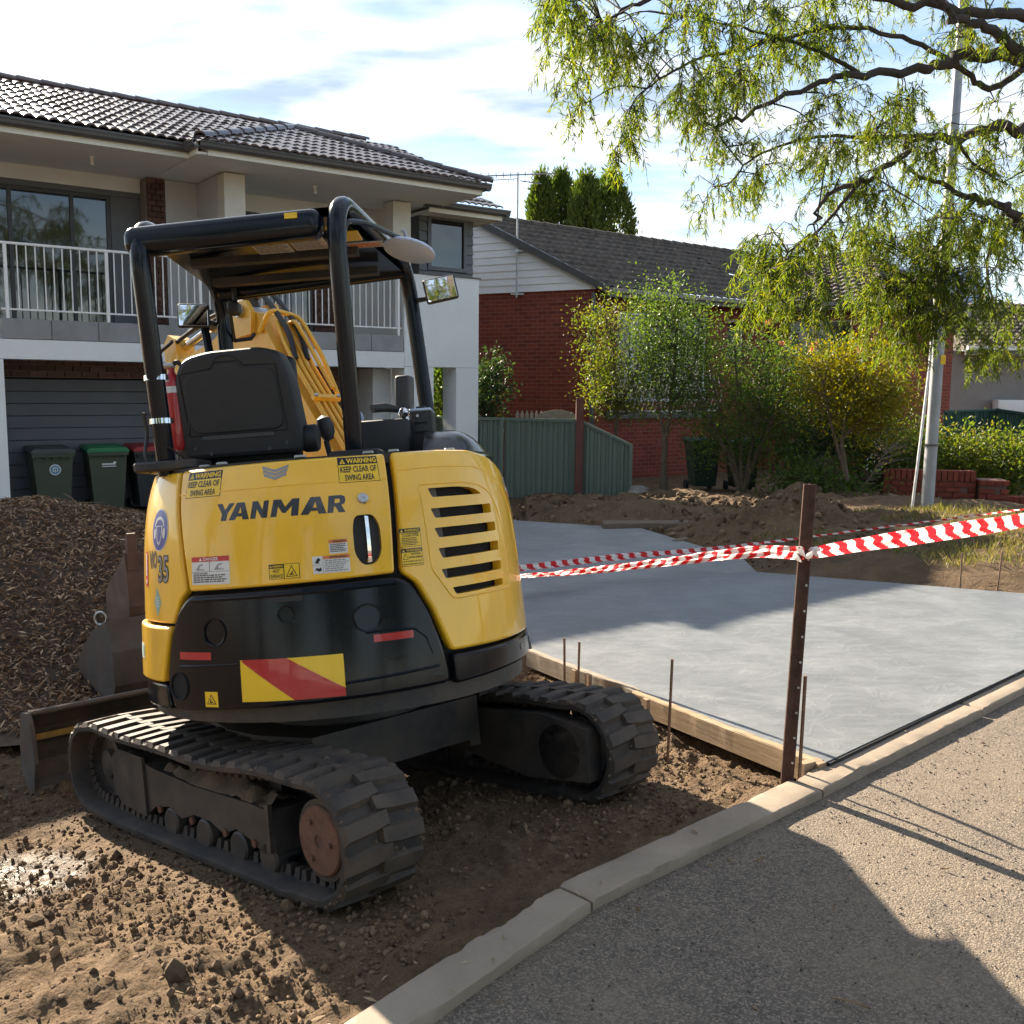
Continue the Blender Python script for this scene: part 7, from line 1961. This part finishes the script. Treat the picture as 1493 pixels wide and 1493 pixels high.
for i, (x, y) in enumerate(((.37, 5.52), (.44, 5.42), (.70, 4.93))):
    o = inst('timber_peg', pkm); o.location = (x, y, float(zs(x, y))); o.rotation_euler = (0, 0, R(-58)); tag(o, ['timber peg on the formwork between two thin stakes', 'timber peg just right of the two thin stakes', 'timber peg beside the tall single stake'][i], 'peg', 'formwork pegs')
# steel reinforcing stakes
def stake(x, y, h, label, lean=(0, 0), z0=None, r_=.0065):
    z = float(ground_z(x, y, False)) - .15 if z0 is None else z0
    mb = MB(); n = int((h + .15) / .008); P = []; rad_ = []
    for i in range(0, n + 1):
        s = i * .008; P.append((lean[0] * s, lean[1] * s, s)); rad_.append(r_ * (1.0 if i % 2 else 1.12))
    mb.tube(P, rad_, 7); o = mb.build('steel_stake', 'rebar'); o.location = (x, y, z); tag(o, label, 'stake', 'thin steel stakes'); return o
stake(.315, 5.50, .34, 'left of the two thin stakes close together by the formwork', (-.02, 0))
stake(.385, 5.48, .32, 'right of the two thin stakes close together by the formwork', (.01, 0))
stake(.745, 4.50, .46, 'tall single steel stake beside the right track', (.015, 0))
stake(1.205, 3.96, .47, 'ribbed steel stake right beside the rusty post', (.012, .0), r_=.0075)
stake(3.72, 8.08, .34, 'left of the two stakes on the far slab edge at right', (.0, 0)); stake(3.98, 8.0, .36, 'right of the two stakes on the far slab edge at right', (.06, 0))
stake(2.62, 8.85, .32, 'thin stake at the far slab corner behind the tape'); stake(3.05, 8.6, .34, 'thin stake on the far slab edge right of the rusty post')
# rusty star picket that carries the tape
SP = empty('steel_post', (1.135, 3.90, -.12)); tag(SP, 'rusty steel star picket post carrying the barrier tape', 'post')
lean = Matrix.Identity(4); tl = (at(1181, 706, 3.93) - Vector((1.135, 3.90, -.12))); L = tl.length; zz = tl.normalized()
T = Vector((0, 0, 1)).rotation_difference(zz).to_matrix().to_4x4()
arm_ = lambda a: Vector((math.cos(R(a)), math.sin(R(a))))
mb = MB(); w_, t_ = .028, .0035
pr = []
for a in (195, 318, 80):
    d = arm_(a); n_ = Vector((-d.y, d.x)); pr += [d * .005 - n_ * t_ * 1.3, d * w_ - n_ * t_, d * w_ + n_ * t_, d * .005 + n_ * t_ * 1.3]
mb.prism([(p.x, p.y) for p in pr], 0, L, T); mb.build('post_body', 'rust_post', SP)
simple('hole_pale', (.55, .52, .47), .8)
for i in range(9):
    s = L - .30 - i * .105; d = arm_(320); n_ = Vector((-d.y, d.x)); p = d * .020 - n_ * (t_ + .0004)
    m = MB(); TT = T @ Matrix(((d.x, 0, -n_.x, p.x), (d.y, 0, -n_.y, p.y), (0, 1, 0, s), (0, 0, 0, 1))); m.lathe([(.0005, 0), (.0052, 0), (.0052, .0012), (.0005, .0012)], TT, 10, False); m.build('post_hole', 'hole_pale', SP)
# barrier tape
simple('tape_white', (.80, .76, .73), .35, var=.04)
simple('tape_red', (.66, .022, .03), .35, var=.06)
def mat_tr(name, col):
    m = new_mat(name); t = NT(m); b = t.bsdf(col, .32, 0, None, .5); tr = t.node('ShaderNodeBsdfTranslucent'); tr.inputs[0].default_value = (*col, 1); mx = t.node('ShaderNodeMixShader'); mx.inputs[0].default_value = .42
    t.l.new(b, mx.inputs[1]); t.l.new(tr.outputs[0], mx.inputs[2]); t.out(mx.outputs[0])
mat_tr('tape_white', (.82, .77, .74)); mat_tr('tape_red', (.68, .02, .03))
def tape(name, pts, widths, twists, label, pitch=.105, fold=.35, sag=.0):
    """creased ribbon with diagonal stripes; widths and twists per point"""
    P = catmull(pts, 40); n = len(P); m = len(pts) - 1
    ip = lambda arr, i: np.interp(i / (n - 1) * m, range(m + 1), arr)
    rows = 10; s = 0.0; S_ = []; V = []
    for i, p in enumerate(P):
        if i: s += (P[i] - P[i - 1]).length
        S_.append(s); d = (P[min(i + 1, n - 1)] - P[max(i - 1, 0)]).normalized(); side = d.cross(Vector((0, 0, 1))).normalized(); up_ = side.cross(d)
        a = ip(twists, i); u = up_ * math.cos(a) + side * math.sin(a); v = side * math.cos(a) - up_ * math.sin(a); w = ip(widths, i)
        for r_ in range(rows + 1):
            q_ = r_ / rows - .5
            V.append(p + u * (w * q_) + v * (w * fold * .5 * abs(math.sin(q_ * 2 * math.pi + s * 1.3)) + .004 * math.sin(s * 17 + r_)))
    # stripes: split along the length so that edges stay crisp
    mb = MB(); k = rows + 1
    seg = [[], []]
    V2 = []
    L = S_[-1]; step = pitch / 16; cols = int(L / step); ss = np.array(S_); VA = np.array([tuple(v) for v in V]).reshape(n, k, 3)
    G = np.stack([np.stack([np.interp(np.arange(cols + 1) * step, ss, VA[:, r_, c]) for c in range(3)], -1) for r_ in range(k)], 1)
    vs = [tuple(x) for x in G.reshape(-1, 3)]
    for i in range(cols):
        for r_ in range(rows):
            ph = (i * .5 + r_ * .62 + 1.1 * math.sin(r_ * .62)) % 8
            mb.mat(1 if ph < 4 else 0); mb.f.append((i * k + r_, i * k + r_ + 1, (i + 1) * k + r_ + 1, (i + 1) * k + r_)); mb.mi.append(mb.cur); mb.sm.append(True)
    mb.v = vs
    o = mb.build(name, ['tape_white', 'tape_red']); tag(o, label, 'tape', 'red and white barrier tapes'); return o
kn = at(1172, 806, 3.90)
tape('barrier_tape', [kn + Vector((.02, -.012, 0)), at(1260, 793, 4.0), at(1380, 775, 4.12), at(1493, 757, 4.25), at(1680, 722, 4.5)], [.045, .062, .07, .066, .06], [.1, .1, -.05, .1, .2], 'red and white barrier tape running right from the rusty post', .088)
tape('barrier_tape', [kn + Vector((-.01, -.01, 0)), at(1090, 805, 4.3), at(960, 820, 4.9), at(840, 833, 5.5), at(750, 840, 6.0), at(560, 850, 7.2)], [.055, .052, .044, .040, .030, .03], [.0, .15, .3, .5, .9, 1.2], 'red and white barrier tape running left from the rusty post', .10)
tape('barrier_tape', [at(560, 846, 7.6), at(750, 828, 8.1), at(900, 812, 8.8), at(1060, 797, 9.3), at(1260, 772, 9.8), at(1493, 742, 10.2), at(1600, 730, 10.4)], [.04, .06, .065, .05, .035, .035, .035], [.5, .3, .3, .6, 1.0, .9, .8], 'thin striped tape strand stretched behind the slab', .13)
m = MB(); m.tube(catmull([kn + Vector((-.03, -.03, .02)), kn + Vector((.0, -.042, -.01)), kn + Vector((.03, -.02, .015)), kn + Vector((.02, .03, .0)), kn + Vector((-.03, .02, -.01)), kn + Vector((-.02, -.035, -.03))], 6), [.008 + .004 * math.sin(i) for i in range(31)], 8); o = m.build('tape_knot', ['tape_white']); tag(o, 'white tape knot tied round the rusty post', 'tape')

# ---------------- buckets left behind the blade
def bucket(name, loc, rz, prof, side, w, mat, teeth, label, th=.018, ears=True):
    b = empty(name, loc, rz); tag(b, label, 'bucket')
    n = len(prof); inn = inset([Vector(p) for p in prof + [prof[0]]][:-1], th) if False else None
    mb = MB(); vs = []
    for x in (-w / 2, w / 2):
        for (y, z) in prof: vs.append((x, y, z))
    P = [Vector(p) for p in prof]; off = []
    for i in range(n):
        t = (P[min(i + 1, n - 1)] - P[max(0, i - 1)]).normalized(); off.append(P[i] + Vector((t.y, -t.x)) * -th)
    for x in (-w / 2, w / 2):
        for p in off: vs.append((x, p.x, p.y))
    fs = []
    for i in range(n - 1): fs += [(i, i + 1, n + i + 1, n + i), (2 * n + i, 3 * n + i, 3 * n + i + 1, 2 * n + i + 1)]
    fs += [(0, n, 3 * n, 2 * n), (n - 1, 3 * n - 1, 4 * n - 1, 2 * n - 1)]
    mb.add(vs, fs, False); mb.build('bucket_shell', mat, b)
    for x in (-w / 2 - .012, w / 2):
        mb = MB(); mb.prism(side, x, x + .012, None, 'x'); mb.build('side_plate', mat, b)
    for k in range(teeth):
        x = -w / 2 + .03 + k * (w - .06) / max(1, teeth - 1); y, z = prof[0]
        mb = MB(); mb.add([(x - .033, y - .028, z - .10), (x + .033, y - .028, z - .10), (x + .033, y + .03, z - .10), (x - .033, y + .03, z - .10), (x - .026, y - .008, z + .12), (x + .026, y - .008, z + .12), (x + .026, y + .01, z + .12), (x - .026, y + .01, z + .12)], [(0, 1, 2, 3), (4, 5, 6, 7), (0, 1, 5, 4), (1, 2, 6, 5), (2, 3, 7, 6), (3, 0, 4, 7)]); mb.build('tooth', mat, b)
    return b
pb = [(0, .56), (-.03, .40), (-.05, .24), (-.03, .10), (.05, .02), (.16, 0.0), (.28, .03), (.36, .12), (.38, .26)]
bucket('toothed_bucket', (-2.19, 6.0, .03), R(40), pb, pb + [(.30, .34), (.12, .46)], .34, 'rusty_brown', 3, 'rusty brown toothed bucket standing teeth up in the grey bucket')
pm_ = [(-.06, .60), (-.13, .42), (-.15, .22), (-.10, .06), (.04, 0), (.22, 0), (.36, .08), (.42, .26)]
bucket('mud_bucket', (-2.24, 5.92, -.38), R(44), pm_, pm_ + [(.2, .48)], .48, 'grey_steel', 0, 'wide grey steel bucket on the soil behind the blade', .02)
sh = MB(); sh.tube([Vector((-2.47 + .035 * math.cos(R(a)), 5.84, .20 + .04 * math.sin(R(a)))) for a in range(0, 361, 24)], .008, 8); o = sh.build('shackle', 'bolt_steel'); tag(o, 'small steel shackle on the rim of the grey bucket', 'shackle')

# ---------------- mulch pile
def pile_z(x, y):
    d = ((x + 3.75) / 1.55) ** 2; d = np.where(x < -3.75, ((x + 3.75) / 2.0) ** 2, d)
    e = np.where(y < 8.1, ((y - 8.1) / 1.25) ** 2, ((y - 8.1) / 1.0) ** 2)
    return -.42 + 1.03 * np.exp(-.5 * (d + e)) * (1 + .10 * fbm(x * 1.7, y * 1.7, 3))
simple('mulch_base', (.075, .052, .036), .95, var=.4, vscale=25, bump=.9, bscale=50)
px_ = np.linspace(-8.5, -.9, 130); py_ = np.linspace(5.2, 11.4, 110); PX, PY = np.meshgrid(px_, py_); PZ = pile_z(PX, PY) + .03 * fbm(PX * 9, PY * 9, 3)
idx = np.arange(PX.size).reshape(PX.shape); q = np.stack([idx[:-1, :-1], idx[:-1, 1:], idx[1:, 1:], idx[1:, :-1]], -1).reshape(-1, 4)
mp = np_mesh('mulch_pile', np.stack([PX, PY, PZ], -1).reshape(-1, 3), q, 'mulch_base', True); tag(mp, 'big heap of brown wood chip mulch in front of the garage', 'mulch heap')
m = new_mat('wood_chip'); t = NT(m); c = t.ramp(t.island(), [(0, (.085, .048, .028)), (.4, (.175, .105, .06)), (.8, (.28, .18, .105)), (1.0, (.46, .34, .22))]); t.out(t.bsdf(c, .85, 0, None, .3))
def chips(name, x, y, z, ln, wd, mat, parent=None, flat=.55, th=.25):
    n = len(x); a = rng.random(n) * 2 * math.pi; d = np.stack([np.cos(a), np.sin(a), rng.normal(size=n) * flat], 1); d /= np.linalg.norm(d, axis=1, keepdims=True)
    u = np.cross(d, rand_unit(n) * np.array([.5, .5, 1.0]) + np.array([0, 0, 1.0])); u /= np.linalg.norm(u, axis=1, keepdims=True); w = np.cross(u, d)
    p = np.stack([x, y, z], 1); l = ln[:, None]; ww = wd[:, None]
    v = np.stack([p - d * l * .5, p + u * ww * .5 + w * ww * th, p + d * l * .5, p - u * ww * .5 + w * ww * th, p - w * ww * th], 1).reshape(-1, 3)
    b = np.arange(n)[:, None] * 5; f = np.concatenate([b + np.array([[0, 1, 3]]), b + np.array([[1, 2, 3]]), b + np.array([[0, 4, 1]]), b + np.array([[1, 4, 2]]), b + np.array([[2, 4, 3]]), b + np.array([[3, 4, 0]])], 1).reshape(-1, 3)
    o = np_mesh(name, v, f, mat, False, parent, True); o['kind'] = 'stuff'; return o
n = 52000; x = rng.uniform(-7.5, -1.2, n); y = rng.uniform(5.3, 9.2, n); z = pile_z(x, y)
gz_ = ground_z(x, y, False); keep = z > gz_ - .05; x, y, z = x[keep], y[keep], z[keep]; n = len(x)
chips('wood_chips', x, y, z + .018 + rng.random(n) * .02, rng.uniform(.028, .085, n), rng.uniform(.008, .019, n), 'wood_chip', mp)
for i, (a, b) in enumerate((((-4.35, 7.95, .52), (-4.62, 8.0, .78)), ((-3.9, 7.95, .60), (-3.25, 7.9, .66)), ((-3.45, 7.85, .62), (-3.60, 7.9, .73)))):
    a, b = Vector(a), Vector(b); mid = a.lerp(b, .5) + Vector((0, 0, .02)); mb = MB(); mb.tube([a - (b - a) * .25, a, mid, b], [.009, .009, .007, .003], 6)
    if i == 0: mb.tube([a.lerp(b, .6), a.lerp(b, .6) + Vector((-.10, 0, .02))], [.005, .002], 5); mb.tube([a.lerp(b, .3), a.lerp(b, .3) + Vector((-.08, 0, .05))], [.005, .002], 5)
    o = mb.build('twig', 'bark_garden'); tag(o, ['forked twig sticking up from the left of the mulch heap', 'long twig lying across the top of the mulch heap', 'short stick leaning at the top of the mulch heap'][i], 'twig', 'twigs in the mulch')

# ---------------- soil heap near the light pole
def heap_z(x, y):
    h = np.maximum(.44 * np.exp(-(((x - 3.5) / .55) ** 2 + ((y - 11.9) / .7) ** 2)), .22 * np.exp(-(((x - 2.7) / .85) ** 2 + ((y - 11.5) / .6) ** 2)))
    h = np.maximum(h, .12 * np.exp(-(((x - 4.6) / .6) ** 2 + ((y - 12.1) / .5) ** 2)))
    return h
hx = np.linspace(1.0, 6.2, 170); hy = np.linspace(10.2, 13.9, 120); HX, HY = np.meshgrid(hx, hy); hh = heap_z(HX, HY)
HZ = ground_z(HX, HY, False) - .05 + hh * (1 + .5 * fbm(HX * 3.2, HY * 3.2, 4)) + np.abs(fbm(HX * 7, HY * 7, 5)) * .16 * sstep(.02, .2, hh)
idx = np.arange(HX.size).reshape(HX.shape); q = np.stack([idx[:-1, :-1], idx[:-1, 1:], idx[1:, 1:], idx[1:, :-1]], -1).reshape(-1, 4)
sh_ = np_mesh('soil_heap', np.stack([HX, HY, HZ], -1).reshape(-1, 3), q, 'soil', True); tag(sh_, 'lumpy heap of dug brown soil behind the slab', 'soil heap')
# rough stones and clods
def rock_proto():
    bm = bmesh.new(); bmesh.ops.create_icosphere(bm, subdivisions=1, radius=1.0)
    for v in bm.verts: v.co *= random.uniform(.7, 1.2)
    v = np.array([tuple(p.co) for p in bm.verts]); bm.verts.index_update(); f = np.array([[w.index for w in p.verts] for p in bm.faces]); bm.free(); return v, f
protos = [rock_proto() for _ in range(6)]
def rocks(name, x, y, z, s, mat, sq=(.7, 1.0)):
    V, F = [], []; b = 0
    pid = rng.integers(0, 6, len(x)); ang = rng.random(len(x)) * 6.28
    for k in range(6):
        m_ = pid == k; n = m_.sum()
        if not n: continue
        pv, pf = protos[k]; a = ang[m_]; c, s_ = np.cos(a)[:, None], np.sin(a)[:, None]
        sx, sy, sz = (s[m_] * rng.uniform(.7, 1.3, n))[:, None], (s[m_] * rng.uniform(.6, 1.1, n))[:, None], (s[m_] * rng.uniform(*sq, n))[:, None]
        X = pv[None, :, 0] * sx; Y = pv[None, :, 1] * sy; Z = pv[None, :, 2] * sz
        P = np.stack([X * c - Y * s_ + x[m_][:, None], X * s_ + Y * c + y[m_][:, None], Z + z[m_][:, None]], -1)
        V.append(P.reshape(-1, 3)); F.append((pf[None] + (np.arange(n) * len(pv))[:, None, None] + b).reshape(-1, 3)); b += n * len(pv)
    o = np_mesh(name, np.concatenate(V), np.concatenate(F), mat, False, None, True); o['kind'] = 'stuff'; return o
m = new_mat('clod'); t = NT(m); v = t.world_pos(); c = t.ramp(t.island(), [(0, (.07, .046, .028)), (.5, (.15, .10, .057)), (1.0, (.27, .185, .11))]); c = t.mix(t.math('MULTIPLY', t.noise(40, 6, .7, v), .5), c, (.10, .074, .052)); t.out(t.bsdf(c, .95, 0, t.bump(t.noise(120, 5, .7, v), .7, .006), .25))
n = 60000; x = rng.uniform(-3.2, 1.6, n); y = 1.9 + rng.random(n) ** 1.2 * 4.2
den = fbm(x * 1.6 + 2, y * 1.6, 3); keep = (rng.random(n) < np.clip(.55 + den * 1.5, .12, 1)) & (~inpoly(x, y, PAVED)) & (polydist(x, y, KERB_F) > .24)
x, y = x[keep], y[keep]; n = len(x); s = .003 + .011 * rng.random(n) ** 3.4 + (rng.random(n) < .02) * rng.random(n) * .016
s = np.where(rng.random(n) < .0022, rng.uniform(.02, .04, n), s)
o = rocks('soil_clods', x, y, ground_z(x, y) + s * .25, s, 'clod'); tag(o, 'loose soil clods and small stones on the bare ground', 'soil clods')
n = 6500; x = rng.uniform(.0, 6.5, n); y = rng.uniform(9.4, 16.5, n); hz = heap_z(x, y); keep = (~inpoly(x, y, PAVED)) & ((hz > .04) | (rng.random(n) < .6)) & (x > 1.9 - (y - 10) * .45); x, y, hz = x[keep], y[keep], hz[keep]; n = len(x)
s = .010 + .055 * rng.random(n) ** 6; o = rocks('heap_clods', x, y, np.maximum(ground_z(x, y, False), ground_z(x, y, False) - .05 + hz * 1.05) + s * .3, s, 'clod'); tag(o, 'clods and stones around the dug soil heap', 'soil clods')
# asphalt grit near the camera
n = 9000; x = rng.uniform(-.4, 3.4, n); y = 1.6 + rng.random(n) * 3.6; keep = polydist(x, y, KERB_F) < -.03; x, y = x[keep], y[keep]; n = len(x)
m = new_mat('grit'); t = NT(m); c = t.ramp(t.island(), [(0, (.05, .047, .044)), (.5, (.13, .115, .10)), (1.0, (.30, .25, .20))]); t.out(t.bsdf(c, .85, 0, None, .3))
rz_ = -.014 + fbm(x * 2, y * 2, 3) * .008; s = .002 + .0035 * rng.random(n) ** 2; o = rocks('road_grit', x, y, rz_ + s * .6, s, 'grit'); tag(o, 'loose grit lying on the road surface', 'grit')
# dry leaf litter and twigs on road, kerb and soil
n = 420; x = rng.uniform(-2.8, 3.2, n); y = 1.9 + rng.random(n) * 4.2; kd = polydist(x, y, KERB_F); keep = (rng.random(n) < np.where(np.abs(kd) < .3, .9, .35)) & (~inpoly(x, y, PAVED)); x, y, kd = x[keep], y[keep], kd[keep]; n = len(x)
z = np.where(kd < 0, -.010, np.where(kd < .15, .033, ground_z(x, y) + .004))
m = new_mat('dry_leaf'); t = NT(m); c = t.ramp(t.island(), [(0, (.12, .075, .04)), (.6, (.26, .18, .10)), (1.0, (.42, .33, .21))]); t.out(t.bsdf(c, .8, 0, None, .3))
o = chips('leaf_litter', x, y, z + .003, rng.uniform(.015, .055, n), rng.uniform(.004, .011, n), 'dry_leaf', None, .12, .12); tag(o, 'dry leaf fragments and straw scattered on kerb and soil', 'leaf litter')
def gum_leaf(px, py, L, w, rz, label):
    p = at(px, py, 3.0); d = (p - Vector((0, 0, CAM_H))); p = Vector((0, 0, CAM_H)) + d * ((CAM_H + .008) / -d.z)
    mb = MB(); n = 9; vs = []
    for i in range(n):
        t = i / (n - 1); ww = w * math.sin(math.pi * min(1, t * .96 + .02)) ** .8; bend = .10 * L * math.sin(math.pi * t); zc = .004 + .012 * t * t
        vs += [(L * (t - .5), bend - ww / 2, zc + .003), (L * (t - .5), bend, zc), (L * (t - .5), bend + ww / 2, zc + .003), (L * (t - .5), bend, zc - .0015)]
    fs = []
    for i in range(n - 1):
        for k in range(4): fs.append((i * 4 + k, i * 4 + (k + 1) % 4, (i + 1) * 4 + (k + 1) % 4, (i + 1) * 4 + k))
    mb.add(vs, fs, True); o = mb.build('gum_leaf', 'dry_leaf'); o.location = p; o.rotation_euler = (0, 0, R(rz)); tag(o, label, 'leaf', 'dry gum leaves on the road')
gum_leaf(1240, 1468, .105, .013, -38, 'long pale dry gum leaf at the bottom of the road'); gum_leaf(1217, 1328, .028, .007, 60, 'tiny dry leaf in the middle of the shaded road'); gum_leaf(1378, 1270, .03, .008, -40, 'small pale leaf on the sunlit road'); gum_leaf(1108, 1257, .03, .012, 10, 'small leaf on the road near the shadow edge')
# timber sleeper, rock pile, offcuts on the far soil
mb = MB(); mb.rbox(-.62, .62, -.1, .1, 0, .13, .03, 2); o = mb.build('timber_sleeper', 'old_timber'); p = at(948, 752, 12.6); o.location = (p.x, p.y, -.2); o.rotation_euler = (R(4), 0, R(6)); tag(o, 'old grey timber sleeper lying on the soil beyond the driveway', 'timber')
mb = MB(); mb.rbox(-.45, .45, -.05, .05, 0, .08, .01, 1); o = mb.build('timber_offcut', 'old_timber'); p = at(1030, 768, 11.4); o.location = (p.x, p.y, -.13); o.rotation_euler = (0, R(-6), R(28)); tag(o, 'short timber offcut leaning on the soil heap edge', 'timber')
simple('stone_grey', (.22, .20, .175), .9, var=.3, vscale=9, bump=.5)
for i, (px, py, F, s) in enumerate(((932, 716, 16.9, .14), (930, 724, 16.6, .16), (945, 728, 16.6, .10))):
    bm = bmesh.new(); bmesh.ops.create_icosphere(bm, subdivisions=3, radius=1.0)
    for v in bm.verts: v.co *= 1 + .35 * float(fbm(np.array(v.co.x * 1.6 + i * 9), np.array(v.co.y * 1.6 + v.co.z * 2), 3))
    mb = MB(); mb.bm(bm, Matrix.Diagonal((s * 1.3, s, s * .7, 1)), True); o = mb.build('rock', 'stone_grey'); p = at(px, py, F); o.location = p; tag(o, ['upper grey rock stacked beside the green fence end', 'lower grey rock beside the green fence end', 'small rock right of the stacked rocks by the fence'][i], 'rock', 'rocks by the fence')
